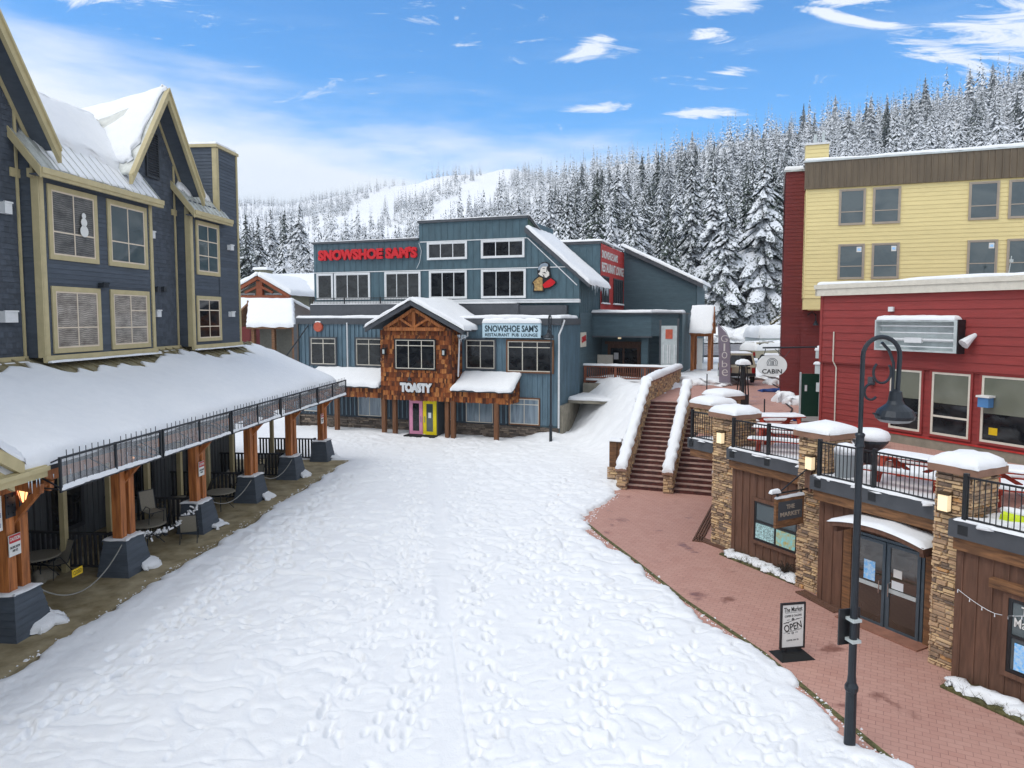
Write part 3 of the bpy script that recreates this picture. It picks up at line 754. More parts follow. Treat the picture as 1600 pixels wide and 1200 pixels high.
R = random.Random(11)
r = 98.0
while r < 880:
    st = 3.9+max(0, r-130)*.006; stx = st*1.0
    umin, umax = (-.45, 1.1) if r < 400 else (-.45, .3)
    u = umin
    while u < umax:
        yy = r+R.uniform(-.5, .5)*st; uu = u+R.uniform(-.5, .5)*stx/r; xx = uu*yy
        u += stx/r
        dc = float(np.interp(uu, cu_, cd_)); r0 = 118 if uu < -.1 else 98
        if yy > dc+12 or yy < r0: continue
        T.append((xx, yy, uu))
    r += st*.95
TX = np.array([t[0] for t in T]); TY = np.array([t[1] for t in T]); TZ = land(TX, TY)-.3
dens = vnoise(TX, TY, 30, 51)
OCC = [(0, 0), (365, 0), (366, 430), (490, 400), (491, 378), (655, 375), (660, 338), (825, 336), (862, 372), (935, 376), (1085, 440), (1100, 520), (1226, 520), (1227, 262), (1258, 250), (1600, 228)]
def occ(px): return float(np.interp(px, [o[0] for o in OCC], [o[1] for o in OCC]))
trees = []
for (x, y, u), z, dn in zip(T, TZ, dens):
    px = 800+FPX*x/y; pyb = 495-(z-CAMH)*FPX/y
    far_hill = px < 860
    if runs(px, pyb+3): continue
    if far_hill and y > 300 and dn < -.15: continue
    if R.random() < .06: continue
    h = R.choice((7, 8, 9, 10, 11, 12, 13, 14, 15, 18))*R.uniform(.85, 1.2)
    if y < 150 and not far_hill: h *= 1.15
    if far_hill and y > 180: h *= .85
    if px < 500 and y < 190: h *= 1.25
    if y > 500: h *= .85
    pyt = 495-(z+h-CAMH)*FPX/y
    vis = (-20 < px < 1620) and pyt < occ(px)-4
    big = min(h, (occ(px)-pyt)*y/FPX if vis else 0)/y
    trees.append([x, y, z, h, big if vis else 0, px])
trees.sort(key=lambda t: -t[4])
near, rest = trees[:285], trees[285:]
# a few large ones the photo shows standing clear of the rest
named = []
for px, pyb, pyt, Y, lab in ((1190, 522, 238, 97, 'tall broad snow-laden fir just left of the dark red stair tower of the yellow hotel'),
                        (1125, 522, 300, 96, 'snow-laden fir rising behind the small timber kiosk at the right end of the blue building'),
                        (1078, 430, 245, 112, 'tall dark-topped fir standing above the lean-to snow roof behind the red sign panel'),
                        (925, 380, 262, 120, 'fir standing directly above the red sign panel of the blue building'),
                        (1236, 515, 330, 94, 'fir squeezed beside the dark red wall of the yellow hotel'),
                        (408, 440, 335, 150, 'dark narrow fir above the chimney of the far grey gabled house'),
                        (1375, 260, 152, 318, 'highest fir on the crest of the forested hill above the yellow hotel')):
    x = (px-800)/FPX*Y; zb = CAMH+(495-pyb)*Y/FPX; zb2 = float(land(x, Y))-.3
    named.append((x, Y, min(zb2, zb+3), CAMH+(495-pyt)*Y/FPX-min(zb2, zb+3), lab))
protoNm = []
for i, (v, f) in enumerate(protoN):
    me = rawmesh('_crown', v, f, M['fir']); me.name = 'crown_mesh'; protoNm.append(me)
tb = MB(); tb.tube([(0, 0, -.05), (0, 0, .3), (0, 0, .95)], [.014, .011, .003], 7)
tko = tb.build('trunk', M['bark']); tkm = tko.data; bpy.data.objects.remove(tko)
R = random.Random(3)
def plant(x, y, z, h, label, group, k=None, name='snowy_fir_tree'):
    e = bpy.data.objects.new(name, None); C.objects.link(e); e.location = (x, y, z); e.rotation_euler = (R.gauss(0, .015), R.gauss(0, .015), R.uniform(0, 6.28))
    wv_ = R.uniform(.8, 1.15); e.scale = (h*wv_, h*wv_, h); e.empty_display_size = .05
    tag(e, label, 'tree', group)
    i = R.choice((0, 0, 1, 1, 2, 3, 4)) if k is None else k
    c = bpy.data.objects.new('crown', protoNm[i]); C.objects.link(c); c.parent = e
    t = bpy.data.objects.new('trunk', tkm); C.objects.link(t); t.parent = e
for x, y, z, h, b_, px in near:
    if any(abs(x-n_[0]) < 2.6 and abs(y-n_[1]) < 5 for n_ in named): continue
    plant(x, y, z, h, 'snow-laden fir among the many on the forested hillside behind the village', 'snow-laden firs on the hillside')
for i, (x, y, z, h, lab) in enumerate(named): plant(x, y, z, h, lab, 'snow-laden firs on the hillside', (2, 0, 1, 1, 0, 3, 1)[i])
VV, FF, n0 = [], [], 0
for x, y, z, h, b_, px in rest:
    v, f = (protoM[R.randrange(5)] if y < 330 else protoF[R.randrange(3)])
    a = R.uniform(0, 6.28); wv_ = R.uniform(.85, 1.25); ca, sa = cos(a)*wv_*h, sin(a)*wv_*h
    vx = v[:, 0]*ca-v[:, 1]*sa+x; vy = v[:, 0]*sa+v[:, 1]*ca+y; vz = v[:, 2]*h+z
    VV.append(np.stack([vx, vy, vz], 1)); FF.append(f+n0); n0 += len(v)
rawmesh('forest', np.concatenate(VV), np.concatenate(FF), M['fir_far'], kind='stuff')
print('TREES', len(trees), 'faces', sum(len(f) for f in FF))
# ================================================================ shared building pieces
def merge(mb, other, fn):
    b = len(mb.v); mb.v += [fn(*p) for p in other.v]; mb.f += [tuple(b+i for i in f) for f in other.f]; mb.t += other.t
def side_neg(X0): return lambda a, b, z: (X0+b, a, z)      # a wall drawn along y that faces -x
def side_pos(X0): return lambda a, b, z: (X0-b, a, z)      # ... faces +x
def rot_pt(cx, cy, ang):
    c_, s_ = cos(ang), sin(ang); return lambda a, b, z: (cx+a*c_-b*s_, cy+a*s_+b*c_, z)
def window(parent, x0, x1, z0, z1, y=0.0, trim='cream', sash='cream_light', tw=.13, cols=2, transom=None, pane='glass', td=.05, sw=.05, fn=None, splits=None, label=None, sill=False, name='window'):
    """trim board ring > sash with bars, pane. transom = list of heights (fractions) of horizontal bars"""
    fn = fn or (lambda a, b, z: (a, b, z))
    def mk(nm, m_, par, mbx, lab=None):
        q = MB(); merge(q, mbx, fn); return q.build(nm, M[m_], par, label=lab)
    t = MB(3); ring(t, x0, x1, z0, z1, y-td, y, tw)
    if sill: t.box(x0-.04, x1+.04, y-td-.06, y-td+.002, z0-.03, z0+.04)
    wn_ = mk(name, trim, parent, t, label)
    a0, a1, b0, b1 = x0+tw, x1-tw, z0+tw, z1-tw
    s_ = MB(4); ring(s_, a0+.001, a1-.001, b0+.001, b1-.001, y-td*.75, y-.004, sw)
    xs = splits or [i/cols for i in range(1, cols)]
    for f in xs: s_.box(a0+(a1-a0)*f-sw*.45, a0+(a1-a0)*f+sw*.45, y-td*.7, y-.006, b0+sw, b1-sw)
    for tr in (transom or []):
        if isinstance(tr, tuple): f, fa, fb = tr
        else: f, fa, fb = tr, 0, 1
        s_.box(a0+(a1-a0)*fa+sw*.5, a0+(a1-a0)*fb-sw*.5, y-td*.65, y-.008, b0+(b1-b0)*f-sw*.45, b0+(b1-b0)*f+sw*.45)
    mk('sash', sash, wn_, s_)
    p = MB(5); p.box(a0+.01, a1-.01, y-.022, y-.001, b0+.01, b1-.01); mk('pane', pane, wn_, p)
    return wn_
def ring(t, x0, x1, z0, z1, ya, yb, w_):
    t.box(x0, x0+w_, ya, yb, z0, z1); t.box(x1-w_, x1, ya, yb, z0, z1)
    t.box(x0+w_, x1-w_, ya, yb, z0, z0+w_); t.box(x0+w_, x1-w_, ya, yb, z1-w_, z1)
def simple(name, parent, m_, boxes, label=None, seed=0, smooth=False):
    q = MB(seed)
    for b in boxes: q.box(*b)
    return q.build(name, M[m_], parent, label=label, smooth=smooth)

# ================================================================ left lodge
lodge = empty('lodge_building', LF, 'dark navy lodge with steep snowy gables, cream trimmed windows and a long snow-covered veranda roof', 'building')
ZB = 6.5
# shingle walls of the two tall gables and board siding of the bays
q = MB(1); G1, G2, GW, GZ = 3.87, 12.8, 2.55, 16.75
def gable_poly(c, x0, x1): return [(x0, ZB), (x1, ZB), (x1, GZ-1.5*(x1-c)), (c, GZ), (x0, GZ-1.5*(c-x0))]
lap(q, gable_poly(G1, 1.4, 5.75), 0, .17, .02, .19, .01); lap(q, gable_poly(G2, 11.5, 14.7), 0, .17, .02, .19, .01)
lap(q, [(-14, ZB), (-4, ZB), (-4, 15), (-14, 15)], 0, .17, .02, .19, .01)
q.build('shingle_wall', M['navy_shingle'], lodge)
q = MB(2)
lap(q, [(5.7, ZB), (11.65, ZB), (11.65, 12.7), (5.7, 12.7)], -.6, .16, .02)
lap(q, [(14.5, ZB), (16.95, ZB), (16.95, 12.9), (14.5, 12.9)], -.6, .16, .02)
lap(q, [(16.95, ZB), (18.95, ZB), (18.95, 15.75), (16.95, 15.75)], -.62, .16, .02)
lap(q, [(-4, ZB), (1.5, ZB), (1.5, 12.7), (-4, 12.7)], -.6, .16, .02)
for X0, za, zb, ya, yb in ((5.7, ZB, 13.3, -.6, .02), (14.5, ZB, 13.3, -.6, .02), (16.95, 12.2, 15.75, -.62, 2.6)):
    s_ = MB(3); lap(s_, [(ya, za), (yb, za), (yb, zb), (ya, 12.75 if X0 < 16 else zb)], 0, .16, .02); merge(q, s_, side_neg(X0))
for X0 in (11.65, 18.95): s_ = MB(3); lap(s_, [(-.6, ZB), (3 if X0 > 15 else 0, ZB), (3 if X0 > 15 else 0, 15.75 if X0 > 15 else 12.7), (-.6, 15.75 if X0 > 15 else 12.7)], 0, .16, .02); merge(q, s_, side_pos(X0))
q.build('board_siding', M['navy'], lodge)
q = MB(4)    # solid cores behind the siding
q.box(-14, 18.9, .02, 9, 0.0, 12.6); q.box(5.72, 11.63, -.59, .02, ZB, 12.5); q.box(14.52, 18.93, -.59, .02, ZB, 12.6); q.box(16.97, 18.93, -.6, 2.58, 12.0, 15.7)
q.prism([(1.4, 12.6), (6.3, 12.6), (G1, 16.6)], .03, 1); q.prism([(10.5, 12.6), (15.1, 12.6), (G2, 16.6)], .03, 1)
q.build('wall_core', M['navy'], lodge)
# cream trim
q = MB(5)
for x, w_, y0, y1, z0, z1 in ((5.68, .2, -.66, -.6, ZB, 12.6), (11.5, .17, -.66, -.6, ZB, 12.5), (14.48, .2, -.66, -.6, ZB, 12.6), (16.93, .16, -.68, -.62, 12.6, 15.7), (18.85, .12, -.68, -.62, ZB, 15.7)):
    q.box(x, x+w_, y0, y1, z0, z1)
for x, y0, y1 in ((5.64, -.66, -.42), (14.44, -.66, -.42)): q.box(x, x+.06, y0, y1, ZB, 12.6)
q.box(16.91, 16.95, -.68, -.45, 12.6, 15.7)
q.box(5.52, 5.6, -.07, -.02, ZB, 14.2); q.box(14.3, 14.38, -.07, -.02, ZB, 14.3)
q.box(5.3, 5.7, -.06, -.02, 12.15, 12.42); q.box(5.5, 5.75, -.62, -.42, 12.15, 12.42)
q.box(14.1, 14.5, -.06, -.02, 12.2, 12.45)
for x0, x1, y in ((5.62, 11.7, -.72), (14.4, 19.0, -.72), (11.7, 14.4, -.12), (-3, 5.6, -.12)): q.box(x0, x1, y, y+.12, ZB-.16, ZB+.06)
q.build('corner_trim', M['cream'], lodge)
# roofs
SL = 1.22
def roofz(y): return 12.42+SL*(y+.95)
q = MB(6)
for x0, x1, ry_ in ((5.35, 11.85, 1.6), (14.2, 17.6, 1.9), (-3.6, 1.8, 1.6)):
    q.hexa([(x0, -.95, roofz(-.95)-.05), (x1, -.95, roofz(-.95)-.05), (x1, ry_, roofz(ry_)-.05), (x0, ry_, roofz(ry_)-.05), (x0, -.95, roofz(-.95)), (x1, -.95, roofz(-.95)), (x1, ry_, roofz(ry_)), (x0, ry_, roofz(ry_))])
    x = x0+.1
    while x < x1:
        q.hexa([(x, -.96, roofz(-.96)), (x+.03, -.96, roofz(-.96)), (x+.03, ry_, roofz(ry_)), (x, ry_, roofz(ry_)), (x, -.96, roofz(-.96)+.09), (x+.03, -.96, roofz(-.96)+.09), (x+.03, ry_, roofz(ry_)+.09), (x, ry_, roofz(ry_)+.09)]); x += .42
for gx in (G1, G2):
    for s_ in (-1, 1):
        zr = 17.05-.24*5.4; xe, ze = gx+s_*2.55, 17.05-1.5*2.55
        q.hexa([(gx, -.72, 16.97), (xe, -.72, ze-.08), (xe, 4.7, ze-.08), (gx, 4.7, zr-.08), (gx, -.72, 17.05), (xe, -.72, ze), (xe, 4.7, ze), (gx, 4.7, zr)])
q.build('metal_roof', mat('frosted_metal_roof', 'b9bcb8', .5, .12, 4, metal=.1), lodge)
q = MB(7)
for gx in (G1, G2):
    for s_ in (-1, 1):
        for y0, y1, w_, dz in ((-.86, -.72, .26, .04), (-.06, -.02, .16, -.12)):
            a = (gx, 17.05+dz); b = (gx+s_*2.62, 17.05+dz-1.5*2.62)
            q.prism([a, b, (b[0], b[1]-w_*1.5), (a[0], a[1]-w_*1.7)][::s_], y0, y1)
        a = (gx, 17.0-.02); b = (gx+s_*2.58, 17.0-.02-1.5*2.58)
        # edge board a little proud of the rake
        q.prism([(a[0], a[1]+.14), (b[0], b[1]+.14), (b[0], b[1]+.02), (a[0], a[1]+.02)][::s_], -.92, -.8605)
for x0, x1 in ((5.35, 11.85), (14.2, 17.6), (-3.6, 1.8)):
    q.box(x0, x1, -1.05, -.952, 12.13, 12.38); q.box(x0, x1, -1.09, -1.052, 12.24, 12.42)
    q.hexa([(x0-.06, -1.04, 12.08), (x0-.002, -1.04, 12.08), (x0-.002, .6, 12.08+1.64*SL), (x0-.06, .6, 12.08+1.64*SL), (x0-.06, -1.04, 12.42), (x0-.002, -1.04, 12.42), (x0-.002, .6, 12.42+1.64*SL), (x0-.06, .6, 12.42+1.64*SL)])
q.box(5.4, 11.8, 1.55, 1.7, roofz(1.6)-.15, roofz(1.6)+.1)
q.box(16.85, 19.05, -.72, 2.7, 15.72, 15.86)
q.build('rake_board', M['cream'], lodge)
q = MB(8)   # dark soffits
for x0, x1 in ((5.35, 11.85), (14.2, 17.6)): q.box(x0+.01, x1-.01, -.95, -.62, 12.2, 12.24)
for gx in (G1, G2):
    for s_ in (-1, 1): q.prism([(gx, 16.96), (gx+s_*2.5, 16.96-1.5*2.5), (gx+s_*2.5, 16.9-1.5*2.5), (gx, 16.9)][::s_], -.7, .0)
q.build('soffit', M['navy'], lodge)
q = MB(9)
def rp(x, y, dz=0.0): return (x, y, roofz(y)+.02+dz)
q.snow(rp(6.0, .1), rp(11.6, -.35), rp(11.6, 1.6), rp(6.0, 1.6), .28, .3, .12, .2, .3, 5)
q.snow(rp(14.6, -.3), rp(17.0, -.3), rp(17.0, 1.9), rp(14.6, 1.9), .22, .25, .1, .2, .3, 6)
q.snow(rp(6.2, -.9), rp(11.7, -.93), rp(11.7, .4), rp(6.2, .6), .05, .1, .03, .3, .3, 7)
for s_, x1 in ((-1, 2.3), (1, 2.3)):
    q.snow((G2, -.66, 17.08), (G2, 4.7, 15.8), (G2+s_*x1, 4.7, 17.08-1.5*x1), (G2+s_*x1, -.5, 17.08-1.5*x1), .2, .2, .08, .2, .4, 8)
    q.snow((G1, -.6, 17.08), (G1, 4.7, 15.8), (G1+s_*1.6, 4.7, 17.0-1.3*1.6-.4), (G1+s_*1.6, 0, 17.08-1.5*1.6), .2, .2, .08, .2, .4, 9)
q.snow((5.4, 1.55, roofz(1.6)+.1), (11.6, 1.55, roofz(1.6)+.1), (11.6, 6, roofz(1.6)+.2), (5.4, 6, roofz(1.6)+.2), .22, .2, .05, .2, .4, 10)
q.snow((16.9, -.68, 15.86), (19.0, -.68, 15.86), (19.0, 2.6, 15.86), (16.9, 2.6, 15.86), .14, .12, .03, .1, .4, 11)
q.build('roof_snow', M['snow'], lodge, smooth=True)
# windows of the bays
for x0, x1 in ((6.05, 8.4), (8.95, 11.3)):
    lo = x0 < 7
    window(lodge, x0, x1, 9.66, 12.05, -.62, transom=[(.36, 0, 1)], pane='blind_dark' if lo else 'glass_teal', tw=.16)
    window(lodge, x0, x1, 6.62, 8.8, -.62, transom=[(.36, 0, 1)] if lo else [(.34, 0, 1), (.68, .5, 1)], pane='blind_light', tw=.16)
window(lodge, 14.95, 17.0, 9.7, 12.1, -.62, transom=[.34, .66], tw=.15, pane='glass_teal')
window(lodge, 14.85, 17.0, 6.7, 8.75, -.62, transom=[.3, .72], tw=.15)
window(lodge, -2.2, .3, 9.66, 12.05, -.62, transom=[.36], tw=.16); window(lodge, -2.2, .3, 6.62, 8.8, -.62, transom=[.36], tw=.16)
# snowman decal in the first upper window
q = MB(2)
for cz_2, r_ in ((10.72, .2), (11.02, .15), (11.24, .1)): q.tube([(7.65, -.70, cz_2), (7.65, -.69, cz_2)], r_, 14)
q.build('window_sticker', M['sign_white'], lodge)
# louvre vent in the gable, small wall boxes and lights
q = MB(2); ring(q, 12.35, 13.25, 13.5, 15.4, -.1, -.02, .07)
z = 13.58
while z < 15.3: q.hexa([(12.42, -.09, z), (13.18, -.09, z), (13.18, -.025, z+.06), (12.42, -.025, z+.06), (12.42, -.09, z+.02), (13.18, -.09, z+.02), (13.18, -.025, z+.08), (12.42, -.025, z+.08)]); z += .1
q.build('louvre_vent', M['dark_grey'], lodge)
def wallbox(px, py, off, w_, h_, d_, m_='white'):
    a, z = LF.hit(px, py, off); q = MB(1); q.box(a-w_/2, a+w_/2, off-d_, off-.01, z-h_/2, z+h_/2); q.box(a-w_/2-.02, a+w_/2+.02, off-d_-.03, off-d_+.03, z+h_/2-.03, z+h_/2+.02); q.build('wall_vent', M[m_], lodge)
for a in ((4, 325, 0, .28, .35, .2), (9, 495, 0, .5, .35, .2), (235, 367, 0, .22, .28, .15), (242, 490, 0, .3, .28, .2), (357, 387, -.62, .3, .25, .2), (359, 491, -.62, .3, .25, .2)): wallbox(*a)
for a in ((243, 452, 0, .18, .2, .15, 'dark_grey'), (253, 452, 0, .18, .2, .15, 'dark_grey'), (157, 446, -.62, .3, .16, .22, 'gunmetal')): wallbox(*a)

# ---------------------------------------------------------------- veranda roof of the lodge
VX0, VX1 = -16.0, 21.2; EY, EZ = -4.85, 4.28; WY, WZ = -.02, 6.48
def vz(y): return EZ+(WZ-EZ)*(y-EY)/(WY-EY)
q = MB(1)
q.hexa([(VX0, EY, vz(EY)-.12), (VX1, EY, vz(EY)-.12), (VX1, WY, vz(WY)-.12), (VX0, WY, vz(WY)-.12), (VX0, EY, vz(EY)), (VX1, EY, vz(EY)), (VX1, WY, vz(WY)), (VX0, WY, vz(WY))])
x = 5.0*0+VX0
while x < VX1:
    q.hexa([(x, EY, vz(EY)), (x+.035, EY, vz(EY)), (x+.035, WY, vz(WY)), (x, WY, vz(WY)), (x, EY, vz(EY)+.07), (x+.035, EY, vz(EY)+.07), (x+.035, WY, vz(WY)+.07), (x, WY, vz(WY)+.07)]); x += .55
q.build('veranda_roof', M['tan_metal'], lodge)
q = MB(2)
N = 130; xs = [VX0+(VX1+.06-VX0)*i/N for i in range(N+1)]; rows = [0, .02, .06, .14, .28, .45, .62, .78, .88, .94, .975, .99, 1.0]
b = len(q.v); RR = random.Random(9)
for j, v in enumerate(rows):
    for i, x in enumerate(xs):
        top = -.62 if (5.6 < x < 11.8 or 14.4 < x < 19.1 or x < 1.6) else -.12
        top += -.45-.12*sin(x*2.1)-.16*sin(x*5.3+1)-.08*sin(x*13.0)
        y = EY-.06+(top-EY+.06)*v; e = min(v, 1-v); p_ = sqrt(max(0, 1-(1-min(e/.06, 1))**2)); ex = min(1, (VX1+.06-x)/.35); p_ *= sqrt(max(0, 1-(1-ex)**2))
        th = .30+.04*sin(x*.7+y)+.03*sin(x*1.9-y*1.3)-.10*v
        if v > .86: th *= .55
        q.v.append((x, y-.05*sin(x*1.7)*(1-v)*(v < .1), vz(y)+.01+th*p_+.022*sin(x*11.4)*min(1, v*1.6)*p_))
for j in range(len(rows)-1):
    for i in range(N): q.f.append((b+j*(N+1)+i, b+j*(N+1)+i+1, b+(j+1)*(N+1)+i+1, b+(j+1)*(N+1)+i)); q.t.append(.5)
for x0, x1, y in ((5.62, 11.7, -.74), (14.4, 18.9, -.74), (-3, 5.5, -.14), (11.8, 14.3, -.14)): q.snow((x0, y-.14, ZB-.16), (x1, y-.14, ZB-.16), (x1, y+.02, ZB-.16), (x0, y+.02, ZB-.16), .06, .06, .02, .3, .3, 3)
q.build('veranda_snow', M['snow'], lodge, smooth=True)
q = MB(3)
q.box(VX0, .12, EY-.12, EY-.001, EZ-.26, EZ+.02); q.box(VX0, .12, EY-.2, EY-.122, EZ-.1, EZ+.0); q.box(VX1-.001, VX1+.08, EY, WY, vz(EY)-.3, vz(EY)-.0)
q.hexa([(VX1, EY, EZ-.26), (VX1+.07, EY, EZ-.26), (VX1+.07, WY, WZ-.26), (VX1, WY, WZ-.26), (VX1, EY, EZ+.02), (VX1+.07, EY, EZ+.02), (VX1+.07, WY, WZ+.02), (VX1, WY, WZ+.02)])
q.build('gutter', M['cream'], lodge)
q = MB(4); q.box(.121, VX1, EY-.04, EY-.001, EZ-.14, EZ+.01); q.build('eave_edge', M['gunmetal'], lodge)
q = MB(4)   # little entrance gable at the near end
gx0, gz0 = -.85, 4.62
for s_ in (-1, 1):
    a = (-3.1, 6.15); b_ = (-3.1+s_*2.5, 6.15-.66*2.5)
    q.prism([a, b_, (b_[0], b_[1]-.3), (a[0], a[1]-.34)][::s_], -5.0, -4.86); q.prism([(a[0], a[1]-.4), (b_[0]-s_*.2, b_[1]-.36), (b_[0]-s_*.2, b_[1]-.62), (a[0], a[1]-.68)][::s_], -4.9, -4.8)
q.build('entrance_gable_rake', M['cream'], lodge)
q = MB(5); q.prism([(-5.4, 4.3), (-.8, 4.3), (-3.1, 5.9)], -4.8, -1.0); q.build('entrance_gable_wall', M['navy'], lodge)
q = MB(5)
for s_ in (-1, 1): q.snow((-3.1, -5.0, 6.17), (-3.1, -1.3, 6.17), (-3.1+s_*2.6, -2.2, 6.15-.66*2.5), (-3.1+s_*2.6, -5.0, 6.15-.66*2.6), .3, .3, .05, .15, .4, 3)
q.build('entrance_gable_snow', M['snow'], lodge, smooth=True)
# dark back wall of the veranda with posts and windows
q = MB(6); q.box(-14, 19, -.16, .0, 0, WZ-.2); battens(q, [(-14, .05), (19, .05), (19, 4.6), (-14, 4.6)], -.16, .28, .04, .025); q.build('veranda_back_wall', M['back_wall'], lodge)
for x0 in (1.6, 6.0, 10.2, 14.4): window(lodge, x0, x0+1.7, .5, 2.7, -.19, trim='dark_grey', sash='dark_grey', cols=2, tw=.09)
q = MB(7)
for x in np.arange(-2, 20, 2.12): q.box(x-.08, x+.08, -2.1, -1.94, .06, 4.9)
q.build('inner_post', M['cream'], lodge)
q = MB(8)
q.box(VX0, VX1-.3, -4.05, -3.83, 3.62, 3.98); q.box(VX0, VX1-.3, -3.75, -3.53, 3.62, 3.98)
for k in range(-2, 6):
    x = .35+4.25*k
    for dx in (-.18, .18): q.bar((x+dx*.9, -4.75, 3.7), (x+dx*.9, -.3, 4.35), .14, .24)
    q.bar((x, -3.7, 2.7), (x, -4.7, 3.8), .14, .14)
q.build('veranda_beam', M['orange_wood'], lodge)
PEDX = [.35+4.25*k for k in range(-2, 6)]
for k, x in enumerate(PEDX):
    q = MB(20+k)
    for dx in (-.21, .21):
        q.box(x+dx-.13, x+dx+.13, -3.93, -3.65, 1.12, 3.6)
    col_ = q.build('timber_column', M['orange_wood'], lodge)
    if k < 3:
        q = MB(1); q.box(x-.36, x-.06, -3.97, -3.951, 3.0, 3.6); q.box(x+.06, x+.36, -3.97, -3.951, 3.0, 3.6)
        for bx_ in (-.28, -.14, .14, .28):
            for bz_ in (3.1, 3.3, 3.5): q.box(x+bx_-.02, x+bx_+.02, -3.99, -3.971, bz_-.02, bz_+.02)
        q.build('bolt_plate', M['gunmetal'], col_)
    q = MB(40+k); nb_ = 6
    for i in range(nb_):
        za, zb = .06+1.02*i/nb_, .06+1.02*(i+1)/nb_-.008
        def S(z, o=0): t_ = (z-.06)/1.02; return (x-.60+.19*t_-o, x+.62-.19*t_+o, -4.28+.17*t_-o, -3.28-.12*t_+o)
        A, B = S(za, .012), S(zb, .0)
        q.hexa([(A[0], A[2], za), (A[1], A[2], za), (A[1], A[3], za), (A[0], A[3], za), (B[0], B[2], zb), (B[1], B[2], zb), (B[1], B[3], zb), (B[0], B[3], zb)])
    q.box(x-.44, x+.46, -4.14, -3.36, 1.08, 1.12)
    pd = q.build('column_base', M['navy'], lodge)
    q = MB(60+k)
    q.snow((x-.43, -4.13, 1.12), (x+.45, -4.13, 1.12), (x+.45, -3.37, 1.12), (x-.43, -3.37, 1.12), .07, .12, .03, .2, .15, k)
    rr = random.Random(k)
    w1 = rr.uniform(.5, .9); q.snow((x+.3-w1*.5, -4.5, .07), (x+.72, -4.55, .07), (x+.75, -4.0, .1+.25*rr.random()), (x+.35-w1*.5, -4.15, .1+.2*rr.random()), .14, .15, .06, .4, .15, k+3)
    q.snow((x+.55, -4.3, .07), (x+.9, -4.3, .07), (x+.85, -3.6, .07), (x+.5, -3.6, .35), .18, .15, .06, .4, .15, k+7)
    q.build('base_snow', M['snow'], pd, smooth=True)
M['sheet'], nt_, b_ = newmat('clouded_plastic'); b_.inputs['Base Color'].default_value = (.5, .52, .54, 1); b_.inputs['Alpha'].default_value = .28; b_.inputs['Roughness'].default_value = .2
# snow guard screens hung off the eave
for k in range(5):
    x0 = .16+4.24*k; x1 = x0+4.1; y = -5.26; zb, zt = 3.66, 4.45
    q = MB(1); 
    for z_ in (zb, zt): q.bar((x0, y, z_), (x1, y, z_), .05)
    for x_ in (x0, x1, (x0+x1)/2): q.bar((x_, y, zb-.04), (x_, y, zt+.03), .055, .055, (0, 1, 0))
    n = 9
    for i in range(1, n*2):
        x_ = x0+(x1-x0)*i/(n*2)
        if i != n: q.bar((x_, y, zb), (x_, y, zt+(.17 if i % 2 else .15)), .014, .014, (0, 1, 0))
    for x_ in (x0+.1, (x0+x1)/2, x1-.1):
        q.bar((x_, y, zt), (x_+.1, -4.4, 4.1), .035); q.bar((x_, y, zb), (x_+.1, -4.3, 3.7), .035); q.bar((x_, y, zb), (x_, -4.4, 4.1), .03)
    sc = q.build('snow_guard_screen', M['gunmetal'], lodge)
    q = MB(2); q.snow((x0+.02, y-.04, zb+.02), (x1-.02, y-.04, zb+.02), (x1-.02, y+.06, zb+.02), (x0+.02, y+.06, zb+.02), .09, .05, .015, .5, .12, 30+k)
    q.build('screen_snow', M['snow'], sc, smooth=True)
    q = MB(2); q.box(x0+.05, x1-.05, y+.028, y+.032, zb+.03, zt-.03); q.build('clear_sheet', M['sheet'], sc)
# icicles at the gutter
q = MB(5); rr = random.Random(2)
for i in range(60):
    x = rr.uniform(-1, 21); L = rr.uniform(.08, .4); q.tube([(x, -5.02, 4.05), (x, -5.02, 4.05-L)], [.014, .002], 5)
q.build('icicles', mat('ice', 'c8d4dc', .15, .03), lodge)['kind'] = 'stuff'
# signs on the columns
def caution(px, py, k, label, s_=1.0):
    x = PEDX[k]; e = empty('warning_sign', LF, label, 'sign', 'caution signs on the veranda columns'); z = LF.hit(px, py, -3.96)[1]
    xx = LF.hit(px, py, -3.96)[0]; h_, w_ = .52*s_, .36*s_
    q = MB(1); q.box(xx-w_/2, xx+w_/2, -3.985, -3.965, z-h_/2, z+h_/2); pl = q.build('sign_plate', M['sign_white'], e)
    q = MB(1); q.box(xx-w_/2+.01, xx+w_/2-.01, -3.99, -3.986, z+h_*.12, z+h_/2-.01); q.build('red_header', M['sign_red'], e)
    text_obj('header_text', 'CAUTION', M['sign_white'], e, xx, z+h_*.31, w_*.86, h_*.17, -3.991, .004, .02)
    text_obj('message_text', 'FALLING SNOW\nAND ICE', M['ink'], e, xx, z-h_*.17, w_*.84, h_*.28, -3.986, .004, .01)
caution(22, 851, 2, 'red and white caution sign on the nearest pair of veranda timbers'); caution(314, 732, 4, 'red and white caution sign on the third veranda column, by the round tables'); caution(503, 654, 7, 'red and white caution sign on the farthest veranda column')
e = empty('notice_board', LF, 'white notice with blue writing on the nearest column, cut by the left edge', 'sign')
xx, zz_ = LF.hit(-6, 800, -3.97); q = MB(1); q.box(xx-.14, xx+.14, -3.99, -3.97, zz_-.48, zz_+.48); q.build('sign_plate', M['sign_white'], e)
text_obj('writing', 'Après\nPatio', mat('blue_writing', '24468c', .5, .02, bmp=0), e, xx, zz_-.2, .2, .4, -3.992, .004)
